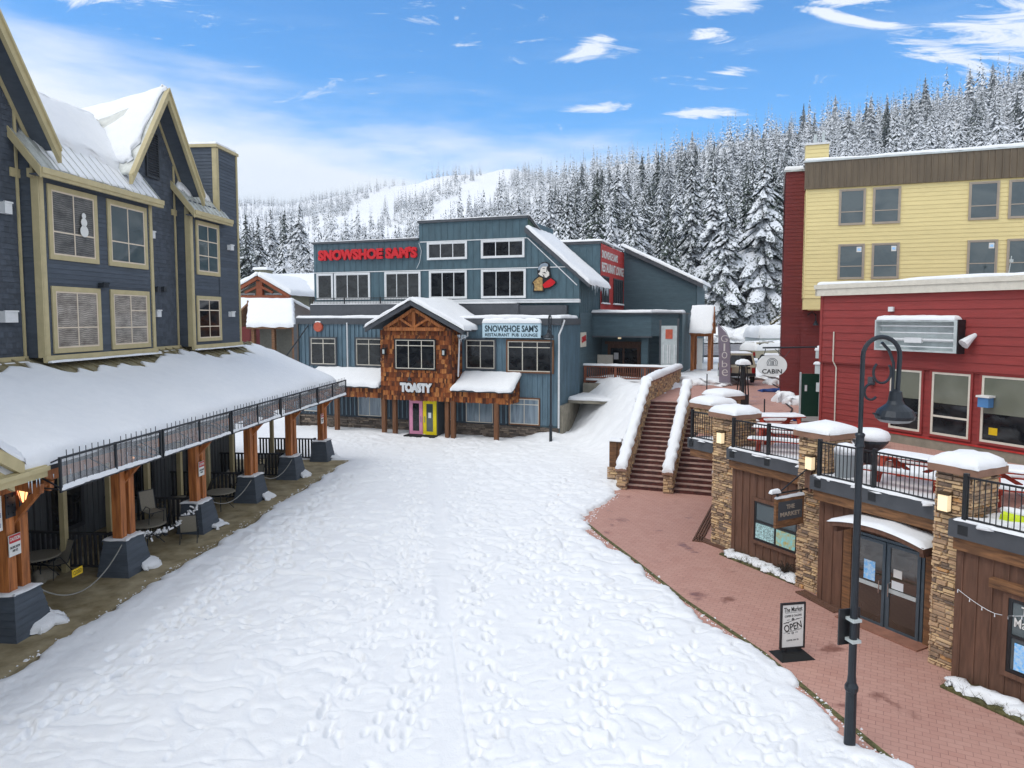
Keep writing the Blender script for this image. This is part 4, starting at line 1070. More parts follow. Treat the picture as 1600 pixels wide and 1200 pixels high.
def lantern(fr, x, y, z, label, group='carriage lanterns under the veranda'):
    e = empty('wall_lantern', fr, label, 'lamp', group)
    q = MB(1); q.box(x-.14, x-.02, y+.05, y+.3, z+.0, z+.28); q.tube([(x, y, z+.12), (x, y, z+.2), (x, y, z+.28)], [.17, .12, .02], 6); q.tube([(x, y, z-.28), (x, y, z-.2)], [.02, .05], 6)
    for a in range(6): an = a*pi/3; q.bar((x+.14*cos(an), y+.14*sin(an), z+.12), (x+.05*cos(an), y+.05*sin(an), z-.2), .015)
    q.build('lantern_frame', mat('copper_lantern', '8a4a3c', .4, .1, metal=.4), e)
    q = MB(1); q.tube([(x, y, z-.19), (x, y, z+.12)], [.045, .13], 6); q.build('lantern_glass', M['lamp_orange'], e)
a, z = LF.hit(36, 772, -4.1); lantern(LF, a, -4.1, z, 'glowing copper lantern on the nearest veranda column')
a, z = LF.hit(207, 708, -3.0); lantern(LF, a, -3.0, z, 'glowing lantern seen behind the first snow guard screen')
# patio fences, each running back from a column
fence0 = None
names_f = ('nearest black picket patio fence, beside the stacked chairs', 'second black picket patio fence behind the sling chair', 'third black picket patio fence behind the upturned chair', 'fourth black picket patio fence behind the round table',
           'fifth black picket patio fence, between the two farthest seating bays', 'last black picket patio fence with white snow behind it')
for k in range(6):
    x = PEDX[k+2]
    if fence0 is None:
        fence0 = empty('patio_fence', None, names_f[0], 'fence', 'black picket fences dividing the patio', loc=LF.o, rz=LF.a)
        q = MB(1); q.box(-.05, .05, -3.35, -.2, 1.16, 1.22); q.box(-.03, .03, -3.35, -.2, .14, .2); q.box(-.06, .06, -3.42, -3.3, .06, 1.25); q.box(-.06, .06, -1.9, -1.78, .06, 1.25); q.build('rail', M['fence'], fence0)
        q = MB(1); y = -3.22
        while y < -.2: q.box(-.02, .02, y, y+.085, .2, 1.16); y += .17
        q.build('pickets', M['fence'], fence0)
        wl = LF.wld(x, 0); fence0.location = (wl[0], wl[1], 0)
    else:
        wl = LF.wld(x, 0); dup(fence0, (wl[0], wl[1], 0), LF.a, names_f[k])
# long fence parallel to the facade behind the last bays
# patio furniture
def mk_chair():
    e = empty('patio_chair', None, 'taupe sling patio chair facing the plaza in the nearest bay, a strip of snow on its seat', 'chair', 'sling chairs on the patio', loc=(0, 0, 0))
    q = MB(1)
    for s_ in (-1, 1):
        x = s_*.27
        q.tube([(x, -.3, 0), (x, -.26, .42), (x, .18, .38), (x, .42, 1.0)], .014, 6); q.tube([(x, .38, 0), (x, -.05, .62), (x, -.28, .62), (x, -.26, .42)], .014, 6)
    q.tube([(-.27, .42, 1.0), (.27, .42, 1.0)], .014, 6); q.tube([(-.27, -.26, .42), (.27, -.26, .42)], .014, 6)
    q.build('frame', M['gunmetal'], e)
    q = MB(1); q.hexa([(-.25, -.26, .41), (.25, -.26, .41), (.25, .18, .37), (-.25, .18, .37), (-.25, -.26, .425), (.25, -.26, .425), (.25, .18, .385), (-.25, .18, .385)]); q.build('seat', M['mesh_fabric'], e)
    q = MB(1); q.hexa([(-.25, .18, .38), (.25, .18, .38), (.25, .20, .37), (-.25, .20, .37), (-.25, .41, .99), (.25, .41, .99), (.25, .43, .98), (-.25, .43, .98)]); q.build('back', M['mesh_fabric'], e)
    return e
ch0 = mk_chair()
def put(o0, first, px, py, rz, label, z=.06, tilt=None, sc=None):
    X, Y = gnd(px, py, z)
    if first: o0.location = (X, Y, z); o0.rotation_euler = (0, 0, rz); o0['label'] = label; o = o0
    else: o = dup(o0, (X, Y, z), rz, label)
    if tilt: o.rotation_euler = tilt
    return o
put(ch0, True, 88, 900, radians(-20), 'taupe sling patio chair facing out in the nearest bay, below the yellow tag rope')
for px, py, rz, lb, z_, tl in ((28, 905, radians(160), 'sling chair half hidden behind the nearest orange column', .06, None), (250, 832, radians(-160), 'sling chair tucked under the first round table, left side', .06, None),
       (282, 820, radians(30), 'sling chair with its back to the third column base', .06, None), (296, 845, radians(200), 'overturned-looking sling chair beside the garland rope', .06, None), (316, 790, radians(-60), 'sling chair left of the second round table', .06, None),
       (372, 770, radians(100), 'sling chair right of the second round table', .06, None), (398, 762, radians(-10), 'sling chair just left of the fourth column base, in front of the picket fence', .06, None), (425, 742, radians(10), 'sling chair between the fourth and fifth column bases', .06, None),
       (445, 730, radians(170), 'sling chair close to the fifth column base', .06, None), (236, 815, radians(60), 'sling chair standing upside down on the first round table', .80, (radians(10), 0, radians(60)))):
    put(ch0, False, px, py, rz, lb, z_, tl)
def mk_table():
    e = empty('patio_table', None, 'x', 'table', 'round tables on the patio', loc=(0, 0, 0))
    q = MB(1); q.lathe_fix([(.55, .68), (.58, .70), (.55, .73), (.3, .735)], n=24); q.build('tabletop', M['mesh_fabric'], e)
    q = MB(1)
    for a in range(4): an = a*pi/2+.4; q.tube([(.5*cos(an), .5*sin(an), 0), (.2*cos(an), .2*sin(an), .35), (.46*cos(an), .46*sin(an), .68)], .016, 6)
    q.build('table_legs', M['gunmetal'], e); return e
tb0 = mk_table()
put(tb0, True, 232, 850, 0, 'round patio table with an upturned chair on it behind the second column')
put(tb0, False, 345, 795, 0, 'round patio table standing clear between the third and fourth column bases'); put(tb0, False, 62, 905, .3, 'round patio table behind the nearest column')
put(tb0, False, 418, 735, .3, 'round patio table far back by the fifth column base')
# cover heap beside the first chair
e = empty('bag', LF, 'slumped grey bag on the floor left of the nearest sling chair', 'bag'); X, Y = gnd(65, 905, .06); lx, ly = LF.loc(X, Y)
q = MB(8); q.snow((lx-.35, ly-.25, .06), (lx+.35, ly-.25, .06), (lx+.3, ly+.25, .06), (lx-.3, ly+.25, .06), .4, .3, .05, .35, .12, 4); q.build('sack', M['mesh_fabric'], e, smooth=True)
# ropes between the column bases
def rope(k, k2, name, m_, r_, sag, lab, cat='rope'):
    xa, xb = PEDX[k]+.45, PEDX[k2]-.45; pts = []
    for i in range(17): t = i/16; pts.append((xa+(xb-xa)*t, -4.0, 1.02-sag*4*t*(1-t)))
    q = MB(1); q.tube(pts, r_, 6); o = q.build(name, M[m_]); o.location = LF.o; o.rotation_euler = (0, 0, LF.a); tag(o, lab, cat, 'rope lines between the column bases'); return pts
rope(2, 3, 'barrier_rope', 'rope', .018, .72, 'grey rope sagging between the first and second column bases, carrying a yellow tag'); rope(4, 5, 'barrier_rope', 'rope', .018, .45, 'grey rope sagging between the third and fourth column bases'); rope(5, 6, 'barrier_rope', 'rope', .018, .45, 'grey rope between the fourth and fifth column bases')
pts = rope(3, 4, 'garland', 'black', .03, .28, 'dark garland flecked with snow slung between the second and third column bases', 'garland')
q = MB(3); rr = random.Random(5); qs = MB(4)
for i in range(150):
    t = rr.random(); x = PEDX[3]+.45+(PEDX[4]-PEDX[3]-.9)*t; z = 1.02-.28*4*t*(1-t); dx, dy, dz = rr.gauss(0, .04), rr.gauss(0, .05), rr.gauss(0, .05)
    (q if i % 2 else qs).bar((x, -4.0, z), (x+dx*2, -4.0+dy*1.6, z+dz*1.4+(0 if i % 2 else .05)), .035 if i % 2 else .05)
gl = bpy.data.objects['garland']; q.build('garland_leaves', M['black'], gl); qs.build('garland_snow', M['snow'], gl)
x, z = LF.hit(120, 893, -4.02); e = empty('rope_tag', LF, 'small yellow tag hanging on the rope near the sling chair', 'sign'); q = MB(1); q.box(x-.2, x+.2, -4.04, -4.025, z-.1, z+.1); q.build('tag_plate', M['sign_yellow'], e)
text_obj('tag_text', 'CLOSED', M['ink'], e, x, z, .32, .11, -4.041, .003)
# ================================================================ blue restaurant across the end of the plaza
blue = empty('restaurant_building', CF, 'large blue-teal flat-roofed restaurant across the end of the plaza, with a cedar shingled gable entrance', 'building')
PT = 7.72       # top of the lower parapet
FX = 19.35
q = MB(1); q.box(0, FX, .02, 10.6, 0, PT-.3); q.box(-1.87, 7.3, 4.62, 10.6, PT-.3, 13.4); q.box(7.3, 15.66, 4.62, 10.6, PT-.3, 14.5); q.prism([(15.66, PT-.3), (FX-.02, PT-.3), (FX-.02, 10.3), (15.66, 13.55)], 4.62, 10.6)
q.box(14, FX-.02, 10.72, 19.6, 2, 13.2); q.prism([(FX-.1, 2), (25.55, 2), (25.55, 10.6), (FX-.1, 13.5)], 19.72, 27)
q.build('wall_core', M['teal'], blue)
# lower storey: ribbed panels
q = MB(2); LZ = .88
q.box(0, FX, -.0, .019, 1.0, PT-.35)
battens(q, [(0, 1.0), (FX, 1.0), (FX, PT-.35), (0, PT-.35)], 0, .34, .09, .06)
s_ = MB(3); battens(s_, [(0, 2.2), (4.6, 2.2), (4.6, PT-.35), (0, PT-.35)], 0, .26, .06, .04); s_.box(0, 4.6, -.001, .02, 2.2, PT-.35); merge(q, s_, side_pos(FX+.02))
q.build('ribbed_wall', M['teal_lower'], blue)
q = MB(4); q.box(0, FX, -.03, -.001, LZ, 2.75); battens(q, [(0, LZ), (FX-3.4, LZ), (FX-3.4, 2.75), (0, 2.75)], -.03, .2, .03, .02)
q.v = [(min(x, 15.9), y, z) for x, y, z in q.v]; q.build('ground_floor_panel', mat('dark_slate_board', '39434d', .7, .1, 3), blue)
q = MB(5); stones(q, 0, 19.3, -.035, 0, LZ, .11, .42, .06); q.box(0, 19.3, -.035, 0, 0, LZ); q.build('stone_veneer', M['stone_dark'], blue)
q = MB(6); q.box(-.1, FX+.12, -.14, .0, PT-.42, PT); q.box(FX+.02, FX+.14, 0, 4.5, PT-.42, PT); q.box(-.3, .0, -.14, .3, 0, PT-.43)
q.box(-1.9, 15.2, 4.0, 4.55, 7.9, 8.75); q.box(15.2, 18.6, 4.1, 4.55, 7.9, 8.6)
q.build('fascia', M['charcoal'], blue)
q = MB(6); q.box(-.02, .1, -.16, -.141, 0, PT-.42); q.box(-.1, 19.3, -.22, -.02, -.02, .1); q.build('corner_board', mat('brown_grey_trim', '5c534c', .7, .1), blue)
# upper storey: board and batten
q = MB(7)
q.box(-1.87, 7.28, 4.58, 4.62, 8.6, 13.4); q.box(7.28, 15.66, 4.58, 4.62, 8.6, 14.6)
q.prism([(15.66, 8.6), (FX, 8.6), (FX, 10.36), (15.66, 13.6)], 4.58, 4.62)
battens(q, [(-1.87, 8.6), (7.3, 8.6), (7.3, 13.4), (-1.87, 13.4)], 4.58, .5, .035, .022); battens(q, [(7.3, 8.6), (15.66, 8.6), (15.66, 14.6), (7.3, 14.6)], 4.58, .5, .035, .022)
battens(q, [(15.66, 8.6), (FX, 8.6), (FX, 10.36), (15.66, 13.6)], 4.58, .5, .035, .022)
s_ = MB(8); battens(s_, [(4.6, 4), (10.7, 4), (10.7, 10.2), (4.6, 10.2)], 0, .5, .035, .022); merge(q, s_, side_pos(FX))
q.box(16.0, FX, 10.66, 10.7, 9, 13.35); battens(q, [(16.0, 9), (FX, 9), (FX, 13.3), (16.0, 13.3)], 10.66, .5, .035, .022)
q.build('board_and_batten_wall', M['teal'], blue)
q = MB(9)
q.box(-1.95, 7.25, 4.45, 4.7, 13.4, 13.55); q.box(7.2, 15.75, 4.45, 4.7, 14.6, 14.78)
q.hexa([(15.66, 4.45, 14.6), (15.78, 4.45, 14.6), (15.78, 9.5, 13.2), (15.66, 9.5, 13.2), (15.66, 4.45, 14.78), (15.78, 4.45, 14.78), (15.78, 9.5, 13.36), (15.66, 9.5, 13.36)])
q.prism([(15.5, 14.0), (FX+.75, 10.0), (FX+.75, 9.78), (15.5, 13.62)], 4.35, 4.575); q.prism([(15.5, 14.0), (FX+.75, 10.0), (FX+.75, 9.85), (15.5, 13.85)], 4.575, 10.65)
q.box(16.0, FX+.02, 10.55, 10.72, 13.3, 13.5)
q.prism([(FX-.2, 13.95), (26.1, 10.55), (26.1, 10.2), (FX-.2, 13.6)], 19.3, 19.45); q.prism([(FX-.2, 13.95), (26.1, 10.55), (26.1, 10.45), (FX-.2, 13.8)], 19.45, 27)
q.build('roof_edge', M['charcoal'], blue)
q = MB(10); q.hexa([(15.67, 4.62, 13.4), (15.70, 4.62, 13.4), (15.70, 9.3, 12.9), (15.67, 9.3, 12.9), (15.67, 4.62, 14.6), (15.70, 4.62, 14.6), (15.70, 9.3, 13.25), (15.67, 9.3, 13.25)]); q.build('parapet_return', M['teal_green'], blue)
# white belt lines
q = MB(11); q.box(7.35, 15.6, 4.535, 4.556, 13.22, 13.28); q.box(-1.87, 19.0, 4.535, 4.556, 11.17, 11.23); q.bar((15.66, 4.54, 13.25), (19.2, 4.54, 9.95), .06, .03, (0, 1, 0)); q.box(-1.8, FX+.1, 4.3, 4.57, 8.78, 8.98)
q.build('white_band', M['white'], blue)
# snow on the parapets and roofs
q = MB(12)
q.snow((-.1, -.14, PT), (9.0, -.14, PT), (9.0, 3.9, PT), (-.1, 3.9, PT), .16, .12, .03, .3, .4, 1); q.snow((11.5, -.14, PT), (FX+.1, -.14, PT), (FX+.1, 3.9, PT), (11.5, 3.9, PT), .18, .12, .03, .35, .4, 2)
q.snow((15.6, 4.34, 13.95), (15.6, 10.6, 13.95), (FX+.85, 10.6, 9.93), (FX+.85, 4.34, 9.93), .3, .3, .05, .12, .35, 3)
q.snow((7.2, 4.45, 14.78), (15.7, 4.45, 14.78), (15.7, 5.0, 14.7), (7.2, 5.0, 14.7), .05, .06, .02, .4, .4, 4); q.snow((15.62, 4.45, 14.75), (15.86, 4.45, 14.75), (15.86, 9.5, 13.34), (15.62, 9.5, 13.34), .07, .06, .01, .3, .4, 5)
q.snow((-1.95, 4.45, 13.55), (7.2, 4.45, 13.55), (7.2, 4.8, 13.55), (-1.95, 4.8, 13.55), .04, .05, .01, .4, .4, 5)
q.snow((15.9, 10.5, 13.5), (FX+.1, 10.5, 13.5), (FX+.1, 15, 13.4), (15.9, 15, 13.4), .18, .15, .02, .2, .4, 6); q.snow((FX-.25, 10.6, 13.5), (FX+.15, 10.6, 13.5), (FX+.15, 19.3, 13.5), (FX-.25, 19.3, 13.5), .16, .12, .02, .2, .4, 6)
q.snow((FX-.2, 19.25, 13.97), (FX-.2, 27, 13.97), (26.15, 27, 10.56), (26.15, 19.25, 10.56), .28, .25, .04, .12, .4, 7)
q.snow((-1.8, 3.95, 8.75), (15.0, 3.95, 8.75), (15.0, 4.3, 8.75), (-1.8, 4.3, 8.75), .05, .05, .01, .3, .4, 7); q.snow((7.3, 4.25, 8.98), (FX+.1, 4.25, 8.98), (FX+.1, 4.55, 8.98), (7.3, 4.55, 8.98), .05, .05, .01, .3, .4, 7)
q.build('roof_snow', M['snow'], blue, smooth=True)
q = MB(13); rr = random.Random(4)
for i in range(42):
    x = rr.uniform(0, 1); L = rr.uniform(.15, .7)
    if i < 24: p = (FX+.85-.02, 4.5+x*5.6, 9.95)
    else: p = (26.1, 19.4+x*4, 10.5)
    q.tube([p, (p[0], p[1], p[2]-L)], [.03, .004], 5)
for i in range(16): x = rr.uniform(13.3, 13.9); L = rr.uniform(.1, .6); q.tube([(x, -2.1+rr.random()*.5, 6.7), (x, -2.0, 6.7-L)], [.02, .003], 5)
q.build('icicles', bpy.data.materials['ice'], blue)['kind'] = 'stuff'
# upper windows, white frames
W = dict(trim='white', sash='white', tw=.1, sw=.06, td=.07)
for x0, x1, c in ((-1.6, -.12, None), (.0, 3.15, [.36, .68]), (4.4, 7.4, [.33, .66]), (8.1, 11.1, [.34, .67]), (12.2, 15.55, [.33, .66])):
    window(blue, x0, x1, 9.12, 11.14, 4.555, cols=1 if c is None else 3, splits=c, **W)
for x0, x1 in ((7.95, 11.12), (12.2, 15.45)): window(blue, x0, x1, 11.93, 13.2, 4.555, cols=3, splits=[.33, .66], **W)
# balcony rail along the upper windows
q = MB(14); q.box(-1.9, 7.3, 3.98, 4.02, 9.2, 9.25); q.box(-1.9, 7.3, 3.98, 4.02, 8.78, 8.8)
for x in np.arange(-1.85, 7.3, .13): q.box(x, x+.02, 3.99, 4.01, 8.78, 9.2)
for x in (-1.9, 1.2, 4.3, 7.25): q.box(x, x+.06, 3.97, 4.03, 8.75, 9.3)
q.build('balcony_rail', M['black'], blue)
# lower windows
W = dict(trim='charcoal', sash='offwhite', tw=.1, sw=.055, td=.09, transom=[.8])
for x0, x1, c in ((1.02, 3.25, 2), (4.73, 6.9, 2), (12.98, 15.15, 2)): window(blue, x0, x1, 4.4, 6.42, -.065, cols=c, **W)
window(blue, 15.85, 19.0, 4.28, 6.38, -.065, cols=3, **{**W, 'trim': 'post_wood'})
for x0, x1 in ((.4, 2.0),): window(blue, x0, x1, 1.1, 2.6, -.06, trim='charcoal', sash='offwhite', cols=1, tw=.03, pane='glass_curtain')
window(blue, 4.85, 6.75, .98, 2.45, -.06, trim='charcoal', sash='offwhite', cols=2, tw=.03, pane='glass_curtain'); window(blue, 13.0, 14.95, .95, 2.4, -.06, trim='charcoal', sash='offwhite', cols=2, tw=.03, pane='glass_curtain')
window(blue, 16.0, 18.1, .95, 2.72, -.07, trim='post_wood', sash='offwhite', cols=2, tw=.08, transom=[.78], pane='glass_curtain')
window(blue, 11.55, 12.15, 1.0, 2.45, -.1, trim='charcoal', sash='offwhite', cols=1, tw=.03, pane='glass_curtain')
q = MB(1); q.box(13.95-.5, 14.7, -.1, -.085, 1.35, 1.75); 
# cedar gable entrance block
GX0, GX1, GY = 7.62, 12.75, -1.6
q = MB(15); gp = [(GX0, 2.45), (GX1, 2.45), (GX1, 7.0), (10.15, 8.5), (GX0, 7.0)]
lap(q, gp, GY, .30, .03, .16, .05); s_ = MB(16); lap(s_, [(GY, 2.45), (0, 2.45), (0, 7.0), (GY, 7.0)], 0, .2, .03, .25, .01); merge(q, s_, side_pos(GX1))
lap(q, [(1.6, 2.5), (GX0, 2.5), (GX0, 3.2), (1.6, 3.2)], -1.55, .36, .03, .16, .05); lap(q, [(GX1, 2.45), (16.7, 2.45), (16.7, 3.2), (GX1, 3.2)], -1.55, .36, .03, .16, .05)
s_ = MB(17); lap(s_, [(-1.55, 2.45), (-.0, 2.45), (-.0, 4.0), (-1.5, 3.1)], 0, .22, .03, .25, .01); merge(q, s_, side_pos(16.7))
q.build('cedar_shakes', M['shake'], blue)
q = MB(18); q.prism([(GX0+.02, 2.5), (GX1-.02, 2.5), (GX1-.02, 6.95), (10.15, 8.4), (GX0+.02, 6.95)], GY+.02, 0); q.box(1.62, GX0, -1.54, -1.4, 2.52, 3.15); q.box(GX1, 16.68, -1.54, -1.4, 2.47, 3.15)
q.build('entrance_core', M['brown_wood'], blue)
q = MB(19)   # timber truss in the gable
q.bar((8.0, GY-.12, 7.05), (10.15, GY-.12, 8.3), .2, .16, (0, 1, 0)); q.bar((12.3, GY-.12, 7.05), (10.15, GY-.12, 8.3), .2, .16, (0, 1, 0)); q.box(10.05, 10.27, GY-.2, GY-.04, 7.15, 8.25)
q.box(8.0, 12.3, GY-.2, GY-.04, 6.92, 7.14); q.bar((10.1, GY-.13, 7.15), (9.1, GY-.13, 7.72), .14, .12, (0, 1, 0)); q.bar((10.2, GY-.13, 7.15), (11.2, GY-.13, 7.72), .14, .12, (0, 1, 0))
q.build('gable_truss', M['orange_wood'], blue)
q = MB(20); gpk = (10.15, 8.85)
for s2, xe in ((-1, 6.78), (1, 13.75)):
    ze = 8.85-(abs(xe-10.15))*.52
    q.prism([gpk, (xe, ze), (xe, ze-.26), (gpk[0], gpk[1]-.3)][::s2], GY-.55, GY-.38); q.prism([(gpk[0], gpk[1]), (xe, ze), (xe, ze-.1), (gpk[0], gpk[1]-.1)][::s2], GY-.38, 4)
q.build('gable_roof', M['charcoal'], blue)
q = MB(21); q.snow((10.15, GY-.6, 8.88), (10.15, 3.9, 8.88), (13.9, 2.0, 6.98), (13.9, GY-.6, 6.98), .26, .2, .04, .12, .35, 1); q.snow((10.15, GY-.6, 8.88), (10.15, 3.9, 8.88), (6.7, 3.0, 7.1), (6.7, GY-.6, 7.1), .24, .2, .04, .12, .35, 2)
q.build('gable_roof_snow', M['snow'], blue, smooth=True)
q = MB(22)
for x0, x1 in ((1.5, GX0-.03), (GX1+.02, 16.85)):
    q.hexa([(x0, -1.75, 3.12), (x1, -1.75, 3.12), (x1, 0, 4.05), (x0, 0, 4.05), (x0, -1.75, 3.24), (x1, -1.75, 3.24), (x1, 0, 4.17), (x0, 0, 4.17)])
q.build('shed_roof', M['charcoal'], blue)
q = MB(23)
for x0, x1 in ((1.5, GX0-.05), (GX1+.02, 16.85)): q.snow((x0, -1.85, 3.2), (x1, -1.85, 3.2), (x1, -.02, 4.18), (x0+.1, -.02, 4.18), .24, .2, .05, .15, .3, int(x0))
q.build('shed_roof_snow', M['snow'], blue, smooth=True)
window(blue, 8.68, 11.65, 4.4, 6.42, GY-.03, trim='black', sash='offwhite', cols=3, transom=[.8], tw=.08, sw=.055)
q = MB(24)
for x, y in ((4.1, -1.45), (7.75, -1.45), (8.5, -1.35), (12.3, -1.35), (12.78, -1.5), (15.7, -1.45)): q.box(x-.13, x+.13, y-.13, y+.13, 0, 2.5)
q.build('porch_post', M['post_wood'], blue)
# doors of the entrance: pink and yellow
for x0, x1, m_, c2_ in ((9.42, 10.38, 'pink', 'glass'), (10.42, 11.38, 'yellow_door', 'glass_teal')):
    q = MB(1); ring(q, x0, x1, .12, 2.42, -1.1, -1.02, .24); d_ = q.build('door', M[m_], blue, label=('pink' if m_ == 'pink' else 'yellow')+' glazed door of the cedar entrance')
    simple('door_pane', d_, c2_, [(x0+.23, x1-.23, -1.07, -1.04, .35, 2.19)])
    hx = x1-.12 if m_ == 'pink' else x0+.12
    simple('handle', d_, 'chrome', [(hx-.015, hx+.015, -1.17, -1.1, .95, 1.35)])
simple('door_notice', blue, 'paper', [(10.8, 11.0, -1.09, -1.072, 1.25, 1.6)])
q = MB(2); ring(q, 9.34, 11.46, .1, 2.5, -1.05, -.9, .075); q.box(9.34, 9.4, -.9, -.04, .1, 2.45); q.box(11.4, 11.46, -.9, -.04, .1, 2.45); q.build('door_frame', M['charcoal'], blue)
simple('door_mat', blue, 'rubber', [(9.4, 11.5, -1.9, -1.15, .02, .17)])
# TOASTY sign with gooseneck lamp
e = empty('toasty_sign', CF, 'white bubble letter sign reading TOASTY on the cedar shakes above the coloured doors', 'sign')
text_obj('letter_outline', 'TOASTY', M['ink'], e, 10.25, 3.26, 2.42, .72, GY-.04, .04, .10, spacing=.93); text_obj('letters', 'TOASTY', M['white'], e, 10.25, 3.27, 2.3, .62, GY-.085, .06, .075, spacing=.93)  # slightly larger black letters outline the white ones from behind
e = empty('gooseneck_lamp', CF, 'small dark gooseneck lamp over the TOASTY letters', 'lamp'); q = MB(1); q.tube([(10.0, GY, 4.2), (10.0, GY-.3, 4.3), (10.0, GY-.5, 4.1), (10.0, GY-.5, 3.95)], .025, 6); q.lathe_fix([(.03, 4.0), (.1, 3.9), (.16, 3.72)], 10.0, GY-.5); q.build('lamp_shade', M['gunmetal'], e)
# lanterns
sc0 = None
for x, lb in ((7.95, 'black box sconce on the left of the cedar entrance'), (12.25, 'black box sconce on the right of the cedar entrance')):
    e = empty('wall_sconce', CF, lb, 'lamp', 'sconces either side of the cedar entrance'); simple('sconce_body', e, 'black', [(x-.13, x+.13, GY-.2, GY-.03, 5.35, 5.8)]); simple('sconce_glass', e, 'galv', [(x-.07, x+.07, GY-.22, GY-.201, 5.42, 5.7)])
# clay disc
e = empty('round_sign', CF, 'round orange-red disc high on the ribbed wall left of the entrance', 'sign'); q = MB(1); q.tube([(1.78, -.05, 7.12), (1.78, -.22, 7.12)], [.36, .34], 20); q.build('disc', M['clay'], e); q = MB(1); q.snow((1.55, -.22, 7.42), (2.01, -.22, 7.42), (2.01, -.05, 7.42), (1.55, -.05, 7.42), .1, .1, .01, .2, .1, 3); q.build('disc_snow', M['snow'], e, smooth=True)
# downpipes, frosted white
q = MB(25); q.tube([(4.12, -.12, PT-.3), (4.12, -.12, 4.2)], .055, 8); q.tube([(13.35, -.5, PT-.25), (13.35, -.5, 6.6), (12.95, -.9, 6.35), (12.9, -1.0, 4.0)], .055, 8)
q.tube([(FX+.25, .15, PT-.1), (FX+.1, .05, 7.1), (FX-.02, -.12, 6.7), (FX-.02, -.12, .9)], .06, 8); q.build('downpipe', M['white'], blue)
simple('pipe', blue, 'gunmetal', []) if False else None
q = MB(25); q.tube([(-.75, -1.2, 4.4), (.9, -.1, 7.2)], .05, 6); q.build('flag_pole', M['gunmetal'], blue)
# sign board with writing
e = empty('sign_board', CF, 'pale blue sign board reading SNOWSHOE SAM\'S RESTAURANT PUB LOUNGE, capped with snow', 'sign')
simple('board', e, 'sign_pale', [(14.3, 18.2, -.32, -.08, 6.5, 7.42)]); q = MB(1); q.snow((14.28, -.36, 7.42), (18.22, -.36, 7.42), (18.22, -.02, 7.42), (14.28, -.02, 7.42), .28, .17, .01, .1, .3, 2); q.build('board_snow', M['snow'], e, smooth=True)
text_obj('name_lettering', "SNOWSHOE SAM'S", M['sign_ink'], e, 16.25, 7.08, 3.55, .42, -.321, .015, .022); text_obj('small_lettering', 'RESTAURANT  PUB  LOUNGE', M['sign_ink'], e, 16.25, 6.68, 3.5, .2, -.321, .015, .012)
simple('board_bracket', e, 'black', [(18.2, 18.6, -.3, -.05, 6.55, 6.65)])
# red letters on the upper wall
e = empty('red_letter_sign', CF, "big red dimensional letters SNOWSHOE SAM'S on the upper left wall", 'sign'); text_obj('letters', "SNOWSHOE SAM'S", M['letter_red'], e, 2.95, 12.52, 8.5, .82, 4.5, .18, .062, spacing=1.02)
q = MB(1); q.tube([(7.3, 4.5, 13.2), (7.5, 4.5, 12.6), (7.35, 4.5, 11.8), (7.1, 4.5, 11.35)], .018, 5); q.build('cable', M['white'], blue)
# bearded man emblem
e = empty('portrait_emblem', CF, 'painted cut-out of a bearded man in grey cap and red jacket on the blue wall', 'sign')
def emb(name, pts, m_, y0, y1):
    q = MB(1); P_ = []
    for px, py in pts: P_.append(CF.hit(820+px/20, 400+py/20, 4.5))
    q.prism(P_, y0, y1); q.build(name, M[m_], e)
emb('outline', [(400,560),(395,450),(440,300),(540,200),(680,180),(760,230),(780,360),(790,480),(830,660),(930,740),(1000,820),(960,900),(800,1010),(620,1050),(600,1130),(260,1120),(270,930),(220,850),(300,730),(430,620)], 'ink', 4.46, 4.55)
emb('shirt', [(300,860),(260,830),(330,750),(470,650),(560,700),(560,900),(570,1080),(300,1080),(310,900)], 'plaid', 4.43, 4.459)
emb('jacket', [(560,900),(700,780),(820,700),(930,780),(960,830),(880,920),(760,980),(620,1000)], 'letter_red', 4.42, 4.4585)
emb('face', [(430,560),(490,500),(500,400),(560,330),(700,330),(710,450),(770,520),(770,610),(680,680),(560,640),(480,600)], 'skin', 4.42, 4.4595)
emb('cap', [(420,440),(440,340),(520,250),(640,215),(730,250),(735,330),(600,320),(520,360),(470,450)], 'cap_grey', 4.415, 4.4605)
for pts in ([(570,385),(640,385),(640,400),(570,400)], [(560,520),(640,500),(690,560),(650,540)], [(560,560),(640,640),(600,660)], [(690,360),(705,360),(700,500),(685,500)]): emb('feature', pts, 'ink', 4.405, 4.4145)
# ---- rear wing with the red panel and lean-to
q = MB(26); s_ = MB(27); lap(s_, [(10.72, 8.1), (19.6, 8.1), (19.6, 13.35), (10.72, 13.35)], 0, .22, .02); merge(q, s_, side_pos(FX+.02)); 
q.build('red_panel', M['bright_red'], blue)
q = MB(28); s_ = MB(1)
for y0, y1 in ((11.0, 13.4), (15.2, 18.9)):
    s_.box(y0, y1, -.06, -.025, 8.85, 10.95)
merge(q, s_, side_pos(FX+.02)); wn_ = q.build('rear_window', M['glass'], blue)
q = MB(28); s_ = MB(1)
for y0, y1 in ((11.0, 13.4), (15.2, 18.9)):
    ring(s_, y0, y1, 8.85, 10.95, -.1, -.061, .1)
    for f in range(1, 5): s_.box(y0+(y1-y0)*f/5-.04, y0+(y1-y0)*f/5+.04, -.09, -.061, 8.9, 10.9)
merge(q, s_, side_pos(FX+.02)); q.build('window_bars', M['charcoal'], wn_)
q = MB(29); s_ = MB(1)
for y0, y1 in ((11.0, 13.4), (15.2, 18.9)): s_.snow((y0-.1, -.2, 8.8), (y1+.1, -.2, 8.8), (y1+.1, -.02, 8.8), (y0-.1, -.02, 8.8), .12, .08, .01, .2, .3, 2)
merge(q, s_, side_pos(FX+.02)); q.build('sill_snow', M['snow'], wn_, smooth=True)
